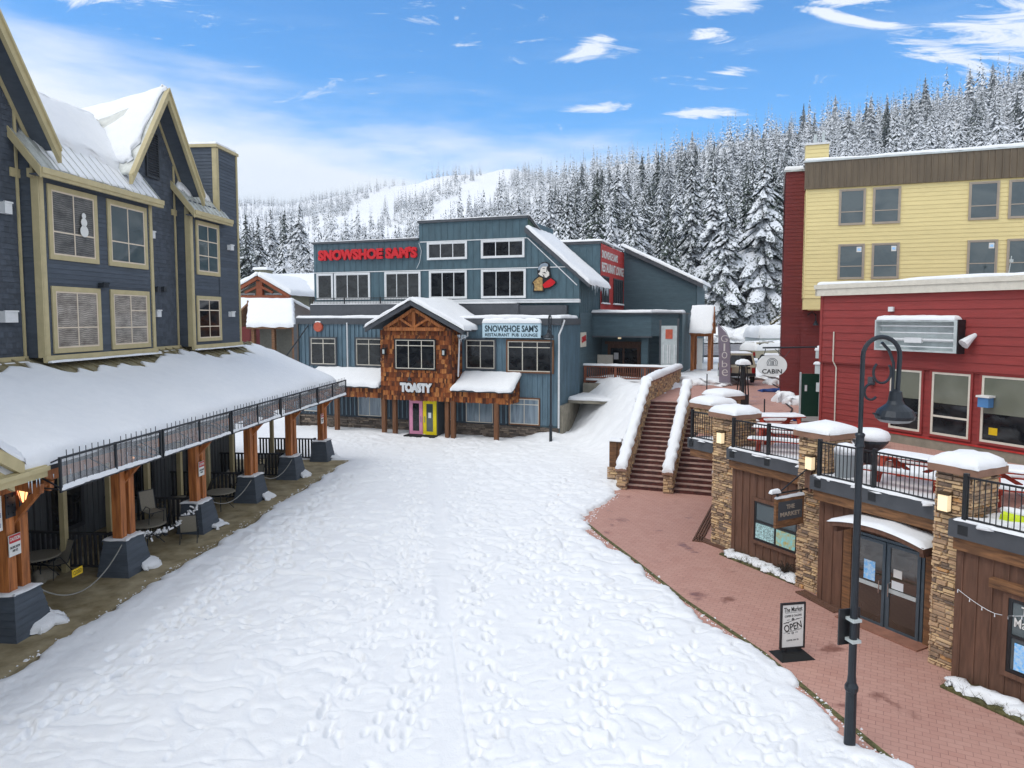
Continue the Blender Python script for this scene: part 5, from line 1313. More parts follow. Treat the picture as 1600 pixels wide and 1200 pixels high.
for txt, z, y0, y1, hh in (("SNOWSHOE SAM'S", 12.6, 11.0, 16.8, .62), ('RESTAURANT LOUNGE', 11.62, 11.0, 19.3, .72)):
    o = text_obj('panel_lettering', txt, M['sign_white'], blue, (y0+y1)/2, z, y1-y0, hh, -.03, .012, .02)
    me = o.data; co = [(FX+.02-v.co.y, v.co.x, v.co.z) for v in me.vertices]
    for v, c_ in zip(me.vertices, co): v.co = c_
    me.flip_normals()
q = MB(30); lap(q, [(FX+.02, 2.5), (25.5, 2.5), (25.5, 10.65), (FX+.02, 13.6)], 19.7, .16, .02); s_ = MB(1); lap(s_, [(19.7, 2.5), (27, 2.5), (27, 10.5), (19.7, 10.5)], 0, .16, .02); merge(q, s_, side_pos(25.57))
# canopy box over the side entry (front, chamfered end) and its walls
lap(q, [(FX, 6.45), (23.65, 6.45), (23.65, 8.05), (FX, 8.05)], 8.2, .2, .02)
ca = rot_pt(23.65, 8.2, radians(52)); s_ = MB(1); lap(s_, [(0, 6.45), (2.6, 6.45), (2.6, 8.05), (0, 8.05)], 0, .2, .02); merge(q, s_, ca)
lap(q, [(FX, 3.4), (25.2, 3.4), (25.2, 8.0), (FX, 8.0)], 11.2, .16, .02)
s_ = MB(1); lap(s_, [(4.62, 3.0), (11.2, 3.0), (11.2, 8.1), (4.62, 8.1)], 0, .16, .02); merge(q, s_, side_pos(FX+.03))
q.build('lap_siding', M['teal_lap'], blue)
q = MB(31); q.plate([(FX, 8.22), (23.63, 8.22), (25.2, 10.25), (25.2, 19.6), (FX, 19.6)], 6.5, 8.0); q.box(22.9, 23.35, 8.5, 8.95, 3.45, 6.5); q.box(25.0, 25.5, 10.6, 19.6, 3.4, 8.0); q.build('canopy_core', M['teal_lap'], blue)
q = MB(32); q.plate([(FX-.02, 8.0), (23.75, 8.0), (25.5, 10.15), (25.5, 19.6), (FX-.02, 19.6)], 8.0, 8.12); q.box(FX, 23.7, 8.05, 8.18, 6.35, 6.45); q.build('canopy_edge', M['charcoal'], blue)
q = MB(33); q.snow((FX, 8.0, 8.12), (23.7, 8.0, 8.12), (23.9, 12, 8.12), (FX, 12, 8.12), .2, .15, .03, .2, .4, 3); q.snow((23.5, 8.1, 8.12), (25.5, 10.2, 8.12), (25.3, 14, 8.12), (23.5, 14, 8.12), .2, .15, .03, .2, .4, 3); q.build('canopy_snow', M['snow'], blue, smooth=True)
q = MB(34); q.box(19.9, 22.4, 11.05, 11.18, 3.45, 5.75); q.box(19.7, 22.6, 10.98, 11.19, 5.75, 5.95); dr_ = q.build('side_entry_door', M['brown_wood'], blue)
simple('door_pane', dr_, 'glass', [(20.15, 21.05, 11.0, 11.049, 3.6, 5.45), (21.2, 22.15, 11.0, 11.049, 3.6, 5.45)]); simple('paper_notice', dr_, 'paper', [(20.4, 20.75, 10.97, 10.999, 4.6, 5.1)])
simple('side_entry_light', blue, 'lamp_glow', [(21.0, 21.2, 9.5, 9.7, 6.2, 6.34)])
simple('electric_panel', blue, mat('x', 'c9c3a8', .5).name if False else 'offwhite', [(FX+.1, FX+1.25, 9.6, 9.8, 4.25, 5.0)])
# tall poster frames right of the canopy
e = empty('poster_frame', CF, 'grey framed notice panel with a small red picture standing beside the side entry', 'sign'); 
simple('frame', e, 'charcoal', [(24.3, 24.42, 7.6, 7.7, 3.45, 7.6), (25.5, 25.62, 7.6, 7.7, 3.45, 7.7)]); simple('panel', e, 'galv', [(24.42, 25.5, 7.62, 7.68, 3.6, 7.2)])
simple('picture', e, 'clay', [(24.72, 25.2, 7.58, 7.615, 6.3, 6.95)]); simple('slot_windows', e, 'white', [(24.55, 24.62, 7.57, 7.615, 4.6, 5.9), (24.85, 24.92, 7.57, 7.615, 4.6, 5.9), (25.0, 25.07, 7.57, 7.615, 4.6, 5.9), (25.3, 25.37, 7.57, 7.615, 4.6, 5.9)])
e = empty('beer_sign', CF, 'small red and cream sign hung high on the teal side wall', 'sign'); s_ = MB(1); s_.box(4.7, 6.1, -.1, -.03, 5.75, 6.75); q = MB(1); merge(q, s_, side_pos(FX+.03)); q.build('plate', M['offwhite'], e)
o = text_obj('writing', 'COLD BEER', M['sign_red'], e, 5.4, 6.3, 1.2, .42, -.1, .02, .04, rotz=.12)
for v in o.data.vertices: v.co = (FX+.03-v.co.y, v.co.x, v.co.z)
o.data.flip_normals()
# entry deck and its rail
q = MB(35); q.box(FX+.04, 26.2, 5.7, 11.1, 3.28, 3.44); q.build('entry_deck', M['rail_wood'], blue)
q = MB(35); q.snow((FX+.05, 5.6, 3.44), (26, 5.6, 3.44), (26, 7.4, 3.44), (FX+.05, 7.4, 3.44), .14, .12, .03, .3, .3, 2); q.build('deck_snow', M['snow'], blue, smooth=True)
e = empty('entry_railing', CF, 'red-brown wooden railing with a snow-topped handrail along the side entry deck', 'railing')
q = MB(36); q.box(FX+.1, 25.4, 5.6, 5.72, 4.35, 4.46); q.box(FX+.1, 25.4, 5.63, 5.69, 3.6, 3.68); q.build('rail', M['rail_wood'], e)
q = MB(36)
for x in np.arange(FX+.25, 25.3, .15): q.box(x, x+.045, 5.63, 5.69, 3.68, 4.35)
for x in (FX+.1, 21.6, 23.6, 25.3): q.box(x, x+.14, 5.58, 5.74, 3.2, 4.4)
q.build('balusters', M['rail_wood'], e)
q = MB(37); q.snow((FX, 5.52, 4.46), (25.5, 5.52, 4.46), (25.5, 5.8, 4.46), (FX, 5.8, 4.46), .15, .1, .015, .15, .3, 2); q.build('rail_snow', M['snow'], e, smooth=True)
# concrete under-deck opening
q = MB(38); q.box(FX+.02, FX+.22, -.0, 4.6, 0, 2.3); q.box(FX+.22, FX+3.1, 4.9, 5.1, 0, 3.3); q.box(FX+.1, FX+3.0, 1.6, 5.0, 2.3, 2.5); q.box(FX+2.75, FX+3.0, 1.7, 5.0, 0.3, 2.3)
q.build('concrete_bunker', M['concrete'], blue); q = MB(39); q.snow((FX+.1, 1.5, 2.5), (FX+3.1, 1.5, 2.5), (FX+3.1, 5.4, 2.6), (FX+.1, 5.0, 2.5), .18, .15, .04, .3, .3, 2); q.build('bunker_snow', M['snow'], blue, smooth=True)
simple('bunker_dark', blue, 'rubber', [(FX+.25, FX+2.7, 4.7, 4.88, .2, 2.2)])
# timber kiosk at the far right end
e = empty('timber_kiosk', CF, 'small timber shelter with a snow-white sloping roof at the right end of the blue building', 'shelter')
for x in (26.0, 27.25):
    for y in (12.9, 14.9): simple('post', e, 'orange_wood', [(x-.12, x+.12, y-.12, y+.12, 3.3, 6.6)])
simple('crossbeam', e, 'orange_wood', [(25.85, 27.4, 12.8, 13.0, 6.35, 6.6)]); simple('notice_panel', e, 'sign_white', [(26.35, 26.75, 12.9, 12.95, 3.9, 6.2)])
q = MB(41); s_ = MB(1); s_.prism([(12.3, 6.5), (12.3, 6.66), (13.9, 8.6), (15.5, 6.66), (15.5, 6.5), (13.9, 8.42)], -.02, 1.65); merge(q, s_, lambda a, b, z: (25.85+b, a, z)); q.build('roof', M['orange_wood'], e)
q = MB(42); q.snow((25.8, 12.2, 6.6), (27.45, 12.2, 6.6), (27.45, 13.9, 8.6), (25.8, 13.9, 8.6), .2, .15, .02, .1, .3, 1); q.build('roof_snow', M['snow'], e, smooth=True)
# ================================================================ stone stairs up to the terrace
st = empty('stone_staircase', SF, 'double flight of reddish concrete steps between stone walls whose tops carry thick snow', 'staircase')
NR = 19; RH = DECK/NR; RD = 5.2/(NR-1)
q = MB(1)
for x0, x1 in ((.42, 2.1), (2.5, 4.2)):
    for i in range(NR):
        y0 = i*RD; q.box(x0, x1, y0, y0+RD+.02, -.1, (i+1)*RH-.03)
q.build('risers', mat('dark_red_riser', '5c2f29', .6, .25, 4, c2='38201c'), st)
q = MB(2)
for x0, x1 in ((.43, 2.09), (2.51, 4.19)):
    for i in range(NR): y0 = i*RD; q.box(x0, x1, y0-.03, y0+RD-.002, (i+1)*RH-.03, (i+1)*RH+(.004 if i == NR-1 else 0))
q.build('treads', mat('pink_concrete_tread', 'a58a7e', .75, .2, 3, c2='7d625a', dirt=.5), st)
def stwall(x0, x1, label, yend=5.2, zadd=1.05, level=0.0):
    """sloped stone wall with coping and snow"""
    y0 = -.28; zs = .95; ze = DECK+zadd; core = MB(1)
    pr = [(y0, -.1), (yend, -.1), (yend, ze-.1), (y0, zs-.1)]
    core.v = []; a = MB(1); a.prism(pr, 0, x1-x0-.06); merge(core, a, lambda p, b, z: (x0+.03+b, p, z)); w_ = core.build(label, M['cap_stone'], st)
    q = MB(5); n = 26
    for i in range(n):
        ya, yb = y0+(yend-y0)*i/n, y0+(yend-y0)*(i+1)/n; zt = zs-.12+(ze-zs)*(i+.2)/n; zb = max(0, (ya/RD)*RH-.3) if True else 0
        for X, sg in ((x0+.03, -1), (x1-.03, 1)): stones(q, ya, yb, X, zb if sg > 0 or x0 > 1 else max(0, zb-.4), zt, .1, .3, .05, 'y', sg)
    stones(q, x0, x1, y0, 0, zs-.12, .1, .25, .05); q.build('wall_stones', M['stone'], w_)
    q = MB(6); L = [(x0-.05, y0-.12, zs-.1), (x1+.05, y0-.12, zs-.1), (x1+.05, yend, ze-.1), (x0-.05, yend, ze-.1)]
    q.hexa([*L, *[(a, b, c+.1) for a, b, c in L]]); q.build('coping', M['cap_stone'], w_)
    q = MB(7); T_ = [(a, b, c+.1) for a, b, c in L]; q.snow(T_[0], T_[1], T_[2], T_[3], .24, .2, .03, .12, .2, 3); q.build('wall_snow', M['snow'], w_, smooth=True)
stwall(0, .42, 'left_wall'); stwall(2.1, 2.5, 'middle_wall')
q = MB(8); q.box(4.22, 4.5, -.2, .2, 0, 1.05); e_ = q.build('end_post', M['cap_stone'], st); q = MB(8); stones(q, 4.2, 4.52, -.2, 0, 1.0, .1, .2, .05); stones(q, -.2, .2, 4.22, 0, 1.0, .1, .2, .05, 'y', -1); q.build('post_stones', M['stone'], e_)
q = MB(8); q.snow((4.16, -.26, 1.05), (4.56, -.26, 1.05), (4.56, .26, 1.05), (4.16, .26, 1.05), .2, .15, .01, .1, .1, 1); q.build('post_snow', M['snow'], e_, smooth=True)
# wall continuing level at the top of the left flight
st2 = empty('stone_parapet', None, 'level snow-topped stone parapet running back from the head of the stairs', 'wall', loc=(*SF.wld(.0, 5.2), 0), rz=SF.a)
PL = 10.3
q = MB(1); q.box(.06, .39, 0, PL, 0, 4.4); q.build('core', M['cap_stone'], st2); q = MB(2); stones(q, 0, PL, .39, 2.9, 4.38, .11, .32, .05, 'y', 1); stones(q, 0, PL, .06, 2.9, 4.38, .11, .32, .05, 'y', -1); stones(q, .03, .42, PL, 2.9, 4.38, .1, .2, .05, 'x', 1); q.build('stones', M['stone'], st2)
q = MB(3); q.box(-.05, .5, -.02, PL+.1, 4.4, 4.5); q.build('coping', M['cap_stone'], st2); q = MB(4); q.snow((-.08, 0, 4.5), (.52, 0, 4.5), (.52, PL+.15, 4.5), (-.08, PL+.15, 4.5), .26, .2, .03, .15, .25, 6); q.build('parapet_snow', M['snow'], st2, smooth=True)
e = empty('utility_post', SF, 'short brown boxed wooden post buried in the snow bank left of the stairs', 'post'); q = MB(1); q.box(-.75, -.4, 1.3, 1.6, .2, 1.9); q.box(-.38, -.2, 1.35, 1.55, .2, 1.85); q.build('box', M['beam_wood'], e)
q = MB(2); stones(q, -.8, -.3, 1.1, 0, .7, .12, .25, .06); q.build('stone_foot', M['stone'], e); q = MB(2); q.snow((-.8, 1.2, 1.9), (-.15, 1.2, 1.9), (-.15, 1.7, 1.9), (-.8, 1.7, 1.9), .12, .1, .01, .2, .1, 4); q.build('post_snow', M['snow'], e, smooth=True)

# ================================================================ terrace (upper paved level)
B1Y, B2Y, B3Y = -.25, -1.25, -2.12
front = [RF.wld(*p) for p in ((-1.1, .1), (.97, .1), (1.03, B1Y+.09), (4.2, B1Y+.09), (5.06, B1Y+.09), (5.08, B2Y+.09), (9.3, B2Y+.09), (9.32, B3Y+.09), (16, B3Y+.09))]
backp = [RF.wld(16, 9), (26, 20), (30, 60), (10, 60), SF.wld(.25, 15.3), SF.wld(.25, 5.3), SF.wld(4.3, 5.3), SF.wld(4.3, 1.2)]
q = MB(1); q.plate([*front, *backp], DECK-.3, DECK); q.build('terrace_floor', M['pavers'])['kind'] = 'structure'
def snowpatch(name, fr, x0, x1, y0, y1, z, t, seed, rag=.15, edge=.4, kind='structure'):
    q = MB(seed); q.snow((x0, y0, z), (x1, y0, z), (x1, y1, z), (x0, y1, z), t, edge, rag, .35, .22, seed); o = q.build(name, M['snow'], smooth=True); o.location = fr.o; o.rotation_euler = (0, 0, fr.a); o['kind'] = kind; return o
for i, (x0, x1, y0, y1) in enumerate(((1.2, 4.0, -.2, 2.6), (5.2, 8.4, -1.15, 1.6), (9.5, 15, -2.05, 3.2), (-1.0, 0, .1, 1.0), (5.6, 9.5, 1.7, 3.2), (1.4, 3.0, 2.8, 4.2))): snowpatch('terrace_snow', RF, x0, x1, y0, y1, DECK+.004, .09+.03*(i % 3), 50+i)
snowpatch('upper_yard_snow', Frame(9.0, 49, 0), 2.5, 22, 0, 16, DECK+.004, .25, 61, .5, 1.2)
snowpatch('upper_yard_snow', Frame(12.5, 46, -20), -3.6, 1.6, -1.0, 5, DECK+.004, .35, 63, .3, .8)

# ================================================================ market level under the terrace
mk = empty('market_building', RF, 'brown board shop level with ledge-stone pillars under the snowy terrace on the right', 'building')
def bay(k, x0, x1, fy, wy, wall=True):
    q = MB(10+k)
    if wall: q.box(x0, x1, wy, wy+.2, 0, 2.95); battens(q, [(x0, 0), (x1, 0), (x1, 2.9), (x0, 2.9)], wy, .3, .022, .025); w_ = q.build('board_wall', M['brown_wood'], mk)
    q = MB(20+k); q.box(x0-.02, x1+.02, fy+.06, wy+.3, 2.86, 3.13); w2 = q.build('timber_beam', M['beam_wood'], mk)
    q = MB(30+k); q.box(x0-.1, x1+.02, fy, wy+.5, 3.131, 3.5); w3 = q.build('deck_fascia', M['charcoal'], mk)
    q = MB(40+k); q.snow((x0, fy-.02, 3.5), (x1, fy-.02, 3.5), (x1, fy+.3, 3.5), (x0, fy+.3, 3.5), .06, .06, .02, .5, .15, k); q.build('fascia_snow', M['snow'], w3, smooth=True)
bay(0, -1.15, .0, .0, .4, False); bay(1, 1.0, 4.15, B1Y, -.05); bay(2, 5.1, 8.5, B2Y, -.95); bay(3, 9.35, 15.5, B3Y, -1.95)
def pillar(k, x0, x1, y0, y1, ztop=4.42, label=None):
    q = MB(50+k); q.box(x0+.05, x1-.05, y0+.05, y1-.05, 0 if k < 5 else 3.3, ztop); p = q.build('stone_pillar', M['stone_dark'], mk, label=label)
    q = MB(60+k); zb = 0 if k < 5 else DECK
    stones(q, x0, x1, y0+.05, zb, ztop, .075, .24, .06); stones(q, y0, y1, x1-.05, zb, ztop, .075, .24, .06, 'y', 1); stones(q, y0, y1, x0+.05, zb, ztop, .075, .24, .06, 'y', -1); stones(q, x0, x1, y1-.05, max(zb, 3.3), ztop, .09, .24, .06, 'x', 1)
    q.build('ledge_stones', M['stone'], p)
    q = MB(70+k); q.box(x0-.11, x1+.11, y0-.11, y1+.11, ztop, ztop+.16); q.build('cap', M['cap_stone'], p)
    q = MB(80+k); q.snow((x0-.12, y0-.12, ztop+.16), (x1+.12, y0-.12, ztop+.16), (x1+.12, y1+.12, ztop+.16), (x0-.12, y1+.12, ztop+.16), .27, .5, .02, .06, .12, k); q.build('cap_snow', M['snow'], p, smooth=True)
    return p
P1 = pillar(1, 0, 1.0, 0, 1.0); P2 = pillar(2, 4.1, 5.1, -.65, .35); P3 = pillar(3, 8.7, 9.55, -1.75, -.8)
pillar(5, -2.3, -1.3, 1.2, 2.2); pillar(6, -4.2, -3.2, 3.6, 4.6)
def pil_lamp(px, py, y, P_):
    x, z = RF.hit(px, py, y); q = MB(1); q.box(x-.02, x+.12, y-.03, y+.05, z-.2, z+.22); q.box(x-.11, x+.15, y-.2, y-.03, z+.17, z+.22); q.box(x-.11, x+.15, y-.2, y-.03, z-.22, z-.19)
    l = q.build('wall_lamp', mat('bronze_lamp', '5a4a38', .4, .1, metal=.5) if 'bronze_lamp' not in bpy.data.materials else bpy.data.materials['bronze_lamp'], P_)
    q = MB(1); q.box(x-.09, x+.12, y-.18, y-.035, z-.19, z+.17); q.build('lamp_glass', M['lamp_glow'], P_)
pil_lamp(1129, 683, 0, P1); pil_lamp(1269, 722, -.65, P2); pil_lamp(1479, 783, -1.75, P3)
# bay 1 window, black frame with posters in the lower lights
x0, x1, z0, z1 = RF.rect(1176, 775, 1252, 858, -.08)
W1 = window(mk, x0, x1, .62, 2.08, -.08, trim='brown_wood', sash='black', tw=.1, sw=.06, splits=[.5], transom=[.5], pane='glass_teal', td=.06)
q = MB(1); ww = (x1-x0-.2); q.box(x0+.17, x0+.1+ww*.48, -.125, -.112, .8, 1.28); q.build('map_poster', mat('map_poster', '9fc2c4', .6, .5, 22, bmp=0, c2='4d5c58'), W1); q = MB(1); q.box(x0+.1+ww*.53, x1-.17, -.125, -.112, .8, 1.28); q.build('colour_poster', mat('colour_poster', '5fa9b5', .6, .5, 9, bmp=0, c2='c2a83c'), W1)
# bay 2 storefront doors
q = MB(2); ring(q, 6.22, 8.1, 0, 2.28, -1.0, -.951, .07); q.box(7.13, 7.18, -1.0, -.951, .05, 2.2); q.build('door_frame', M['steel_blue'], mk)
for x0, x1, hx in ((6.3, 7.125, 7.03), (7.185, 8.02, 7.28)):
    q = MB(3); ring(q, x0, x1, .02, 2.2, -1.03, -.985, .075); d_ = q.build('glass_door', M['steel_blue'], mk)
    simple('door_pane', d_, 'glass_shop', [(x0+.07, x1-.07, -1.012, -1.0, .09, 2.13)])
    simple('push_bar', d_, 'galv', [(x0+.07, x1-.07, -1.055, -1.031, .98, 1.08)])
    q = MB(3); q.tube([(hx, -1.04, .88), (hx, -1.12, .9), (hx, -1.12, 1.22), (hx, -1.04, 1.24)], .014, 6); q.build('pull_handle', M['chrome'], d_)
    if x0 < 7: simple('blue_poster', d_, 'blue_poster', [(x0+.24, x0+.55, -1.02, -1.013, 1.12, 1.62)])
    else: simple('white_notice', d_, 'paper', [(x0+.12, x0+.42, -1.02, -1.013, 1.1, 1.3)]); simple('open_sign', d_, 'sign_white', [(x0+.16, x0+.38, -1.024, -1.014, 1.4, 1.6)])
# arched snow-covered hood over the doors
def arch(x): return 2.56+.17*(1-((x-7.25)/1.25)**2)
q = MB(4); n = 14
for i in range(n):
    xa, xb = 6.0+2.5*i/n, 6.0+2.5*(i+1)/n
    q.hexa([(xa, -1.75, arch(xa)-.13), (xb, -1.75, arch(xb)-.13), (xb, -.95, arch(xb)-.13), (xa, -.95, arch(xa)-.13), (xa, -1.75, arch(xa)), (xb, -1.75, arch(xb)), (xb, -.95, arch(xb)), (xa, -.95, arch(xa))])
q.box(6.05, 6.15, -1.6, -.96, 2.3, 2.42); q.box(8.33, 8.43, -1.6, -.96, 2.3, 2.42); q.build('door_hood', M['brown_wood'], mk)
q = MB(5); b = 0; nx_, ny_ = 28, 9
for j in range(ny_+1):
    for i in range(nx_+1):
        u, v = i/nx_, j/ny_; x = 5.97+2.55*u; y = -1.78+.8*v; e_ = min(u*2.8/.15, (1-u)*2.8/.15, v*.8/.12, 1); q.v.append((x, y, arch(min(max(x, 6.0), 8.5))-.01+.09*sqrt(max(0, 1-(1-e_)**2))*(1+.15*sin(x*7))))
for j in range(ny_):
    for i in range(nx_): q.f.append((j*(nx_+1)+i, j*(nx_+1)+i+1, (j+1)*(nx_+1)+i+1, (j+1)*(nx_+1)+i)); q.t.append(.5)
q.build('hood_snow', M['snow'], mk, smooth=True)
simple('door_step', mk, 'sill', [(6.1, 8.3, -1.5, -.95, 0.0, .035)]); simple('side_casing', mk, 'beam_wood', [(5.95, 6.18, -1.05, -.951, 0, 2.45), (8.15, 8.35, -1.05, -.951, 0, 2.45)])
# bay 3 window with lettering, its timber head and a string of lights
window(mk, 10.35, 12.3, .55, 2.28, -1.98, trim='brown_wood', sash='black', tw=.1, sw=.07, splits=[.5], transom=[.5], pane='glass_teal', td=.06)
simple('window_head', mk, 'beam_wood', [(10.1, 13.0, -2.1, -1.951, 2.3, 2.48)])
text_obj('window_lettering', 'The\nMarket', M['sign_white'], mk, 10.85, 1.85, .55, .45, -2.03, .004, .01); simple('window_poster', mk, 'map_poster' if False else 'blue_poster', [(10.6, 11.2, -2.035, -2.026, .75, 1.3)])
q = MB(6); pts = [(9.45+3*i/24, -2.02, 1.75+.25*(abs((i % 12)-6)/6)**1.5*(1 if i < 12 else 1)+(.0 if i < 12 else .25*(i-12)/6)) for i in range(25)]
q.tube(pts, .006, 4)
for i in range(0, 25, 2): x, y, z = pts[i]; q.tube([(x, y, z), (x, y, z-.07)], [.006, .012], 5)
q.build('light_string', M['paper'], mk)
# railings of the terrace
R0 = None
def terrace_rail(x0, x1, y, label, posts):
    e = empty('terrace_railing', RF, label, 'railing', 'black picket railings along the terrace edge'); zb, zt = 3.56, 4.47
    q = MB(1); q.box(x0, x1, y-.02, y+.02, zt-.04, zt); q.box(x0, x1, y-.015, y+.015, zb, zb+.035); q.build('rail', M['black'], e)
    q = MB(2); x = x0+.1
    while x < x1-.03: q.box(x-.008, x+.008, y-.008, y+.008, zb+.03, zt-.04); x += .112
    q.build('pickets', M['black'], e)
    for p in posts: q = MB(3); q.box(p-.045, p+.045, y-.045, y+.045, 3.2, zt+.06); q.box(p-.1, p+.1, y-.07, y-.046, 3.22, 3.42); q.build('post', M['black'], e)
terrace_rail(-1.1, .05, .04, 'short black picket railing between the stairs and the first stone pillar', (-1.05,))
terrace_rail(1.08, 4.1, B1Y+.06, 'black picket railing between the first and second stone pillars', (1.15, 2.6))
terrace_rail(5.2, 8.5, B2Y+.06, 'black picket railing above the glass doors, between the second and third stone pillars', (5.25, 6.85))
terrace_rail(9.5, 15.3, B3Y+.06, 'black picket railing right of the third stone pillar, cut by the frame edge', (9.55, 11.4, 13.2))
# hanging market sign on its bracket
e = empty('hanging_sign', RF, 'dark brown wooden sign board hanging from a bracket on the second stone pillar', 'sign')
sx = 4.55; y0, y1 = -2.05, -.95
simple('back_plate', e, 'brown_wood', [(sx-.1, sx+.1, -.78, -.705, 2.9, 3.65)]); q = MB(1); q.tube([(sx, -2.2, 2.98), (sx, -.78, 2.98)], .025, 6); q.tube([(sx, -1.95, 2.98), (sx, -.8, 3.55)], .02, 6); q.box(sx-.02, sx+.02, -2.0, -1.94, 2.8, 2.97); q.box(sx-.02, sx+.02, -1.06, -1.0, 2.8, 2.97); q.build('bracket', M['black'], e)
simple('board', e, 'beam_wood', [(sx-.04, sx+.04, y0, y1, 2.02, 2.82)]); simple('panel', e, 'charcoal', [(sx+.041, sx+.048, y0+.08, y1-.08, 2.22, 2.74)])
for s_, t_, z, w_ in ((1, 'THE', 2.58, .32), (1, 'MARKET', 2.38, .78)):
    o = text_obj('sign_lettering', t_, M['taupe'], e, (y0+y1)/2, z, w_, .12, 0, .012, .02)
    for v in o.data.vertices: v.co = (sx+.048-v.co.y, v.co.x, v.co.z)
q = MB(1); q.snow((sx-.05, y0, 2.83), (sx+.05, y0, 2.83), (sx+.05, y1, 2.83), (sx-.05, y1, 2.83), .1, .05, .005, .4, .1, 2); q.snow((sx-.06, -2.25, 3.0), (sx+.06, -2.25, 3.0), (sx+.06, -1.9, 3.0), (sx-.06, -1.9, 3.0), .12, .06, .01, .2, .1, 3); q.build('sign_snow', M['snow'], e, smooth=True)
# brown drain gratings
for a_, b_, lb in (((1113, 790), (1083, 846), 'brown slatted grating running from the stair post toward the first pillar'), ((1244, 926), (1304, 958), 'brown slatted grating at the foot of the second pillar'), ((1085, 842), (1148, 866), 'brown slatted grating in front of the first pillar')):
    A, B = Vector((*gnd(*a_), .02)), Vector((*gnd(*b_), .02)); dv = (B-A).normalized(); nv_ = Vector((-dv.y, dv.x, 0))
    q = MB(1)
    for k in range(4): q.bar(A+nv_*(.09*k), B+nv_*(.09*k), .06, .06)
    o = q.build('drain_grating', M['brown_wood']); tag(o, lb, 'grating', 'slatted gratings along the shop front')
# planting strips half under snow
def planting(fr, x0, x1, y0, y1, seed, label):
    e = empty('planting_strip', fr, label, 'plant bed', 'snowy plant beds along the shop wall'); r_ = random.Random(seed)
    q = MB(seed); q.box(x0, x1, y0, y1, 0, .05)
    for i in range(520):
        x, y = r_.uniform(x0, x1), r_.uniform(y0, y1); a = r_.uniform(0, 6.28); L = r_.uniform(.08, .3); q.face([(x-.008, y, .03), (x+.008, y, .03), (x+L*.6*cos(a), y+L*.6*sin(a), .05+L*.7)])
    q.build('dead_grass', M['grass'], e)
    q = MB(seed+1); x = x0
    while x < x1-.2:
        w_ = r_.uniform(.4, .9); yy = r_.uniform(y0, (y0+y1)/2-.1); q.snow((x, yy, .06), (min(x+w_, x1), yy+r_.uniform(-.08, .08), .06), (min(x+w_, x1), min(yy+.42, y1), .08), (x, min(yy+.4, y1), .08), r_.uniform(.1, .2), .2, .07, .4, .1, seed+int(x*7)); x += w_*.9
    q.build('bed_snow', M['snow'], e, smooth=True)
    q = MB(seed+2); n = 0
    cx_ = x1-.55
    for i in range(120): a = r_.uniform(0, 6.28); L = r_.uniform(.3, .55); t_ = r_.uniform(.2, .9); q.tube([(cx_, (y0+y1)/2, .05), (cx_+L*t_*.5*cos(a), (y0+y1)/2+L*t_*.5*sin(a), L*.8), (cx_+L*t_*cos(a), (y0+y1)/2+L*t_*sin(a), L*.62)], [.008, .007, .003], 4)
    q.build('grass_clump', M['bark'], e)
planting(RF, 1.05, 4.05, -.62, -.1, 3, 'strip of dead grass and lumpy snow with a dark grass clump below the poster window'); planting(RF, 9.5, 14.5, -2.6, -1.98, 9, 'strip of grass and lumpy snow at the wall right of the third pillar')

# ================================================================ red restaurant on the terrace
rb = empty('red_building', RB, 'long red lap-sided restaurant on the terrace with a cream roof edge and big white-framed windows', 'building')
q = MB(1); q.box(.02, 16, .05, 8, DECK, 8.9); q.build('wall_core', M['dark_red'], rb)
q = MB(2); lap(q, [(0, DECK+.3), (16, DECK+.3), (16, 6.1), (0, 6.1)], .05, .2, .02); lap(q, [(0, 6.1), (16, 6.1), (16, 8.6), (0, 8.6)], -.05, .28, .025); q.box(0, 16, -.045, .06, 6.05, 6.1); q.box(0, 1.0, .03, .3, DECK, 6.1) if False else None
q.box(-.01, .1, -.09, -.051, 6.08, 8.6); q.box(-.01, .1, .0, .03, DECK, 6.05); q.build('red_siding', M['red'], rb)
simple('base_band', rb, 'concrete', [(0, 16, .0, .06, DECK, DECK+.3)]); simple('red_ledge', rb, 'bright_red', [(0, 16, -.03, .03, DECK+.31, DECK+.36)])
q = MB(3); q.box(-.15, 16, -.22, .1, 8.6, 8.98); q.box(-.18, 16, -.26, -.221, 8.86, 9.02); q.box(-.15, -.05, -.22, 8, 8.6, 8.98); q.build('roof_trim', M['offwhite'], rb)
q = MB(4); q.snow((-.1, -.22, 9.0), (16, -.22, 9.0), (16, 7, 9.0), (-.1, 7, 9.0), .12, .12, .03, .4, .4, 3); q.build('roof_snow', M['snow'], rb, smooth=True)
for i, (x0, x1, zs_, zl) in enumerate(((2.9, 4.2, 5.05, None), (4.42, 5.82, 5.05, 4.55), (6.02, 7.75, 4.85, None), (8.0, 9.7, 4.85, None))):
    wn_ = window(rb, x0, x1, 3.88, 6.08, .03, trim='red', sash='offwhite', tw=.07, sw=.07, cols=1, td=.06, transom=[.3] if zl else None)
    simple('roller_shade', wn_, 'shade', [(x0+.15, x1-.15, -.0, .006, zs_, 5.93)]) if 'shade' in M else None
M['shade'] = glass('shade_behind_glass', (.13, .14, .105), (.17, .18, .14), (.5, 1, .4), .15)
for i, (x0, x1, zs_) in enumerate(((2.9, 4.2, 5.05), (4.42, 5.82, 5.0), (6.02, 7.75, 4.85), (8.0, 9.7, 4.85))): simple('roller_shade', rb, 'shade', [(x0+.15, x1-.15, -.004, .006, zs_, 5.93)])
simple('yellow_toy', rb, 'sign_yellow', [(6.35, 6.6, -.004, .006, 4.2, 4.42)])
e = empty('empty_sign_box', RB, 'open galvanised sign box without its face, showing white tubes, snow along its top', 'sign')
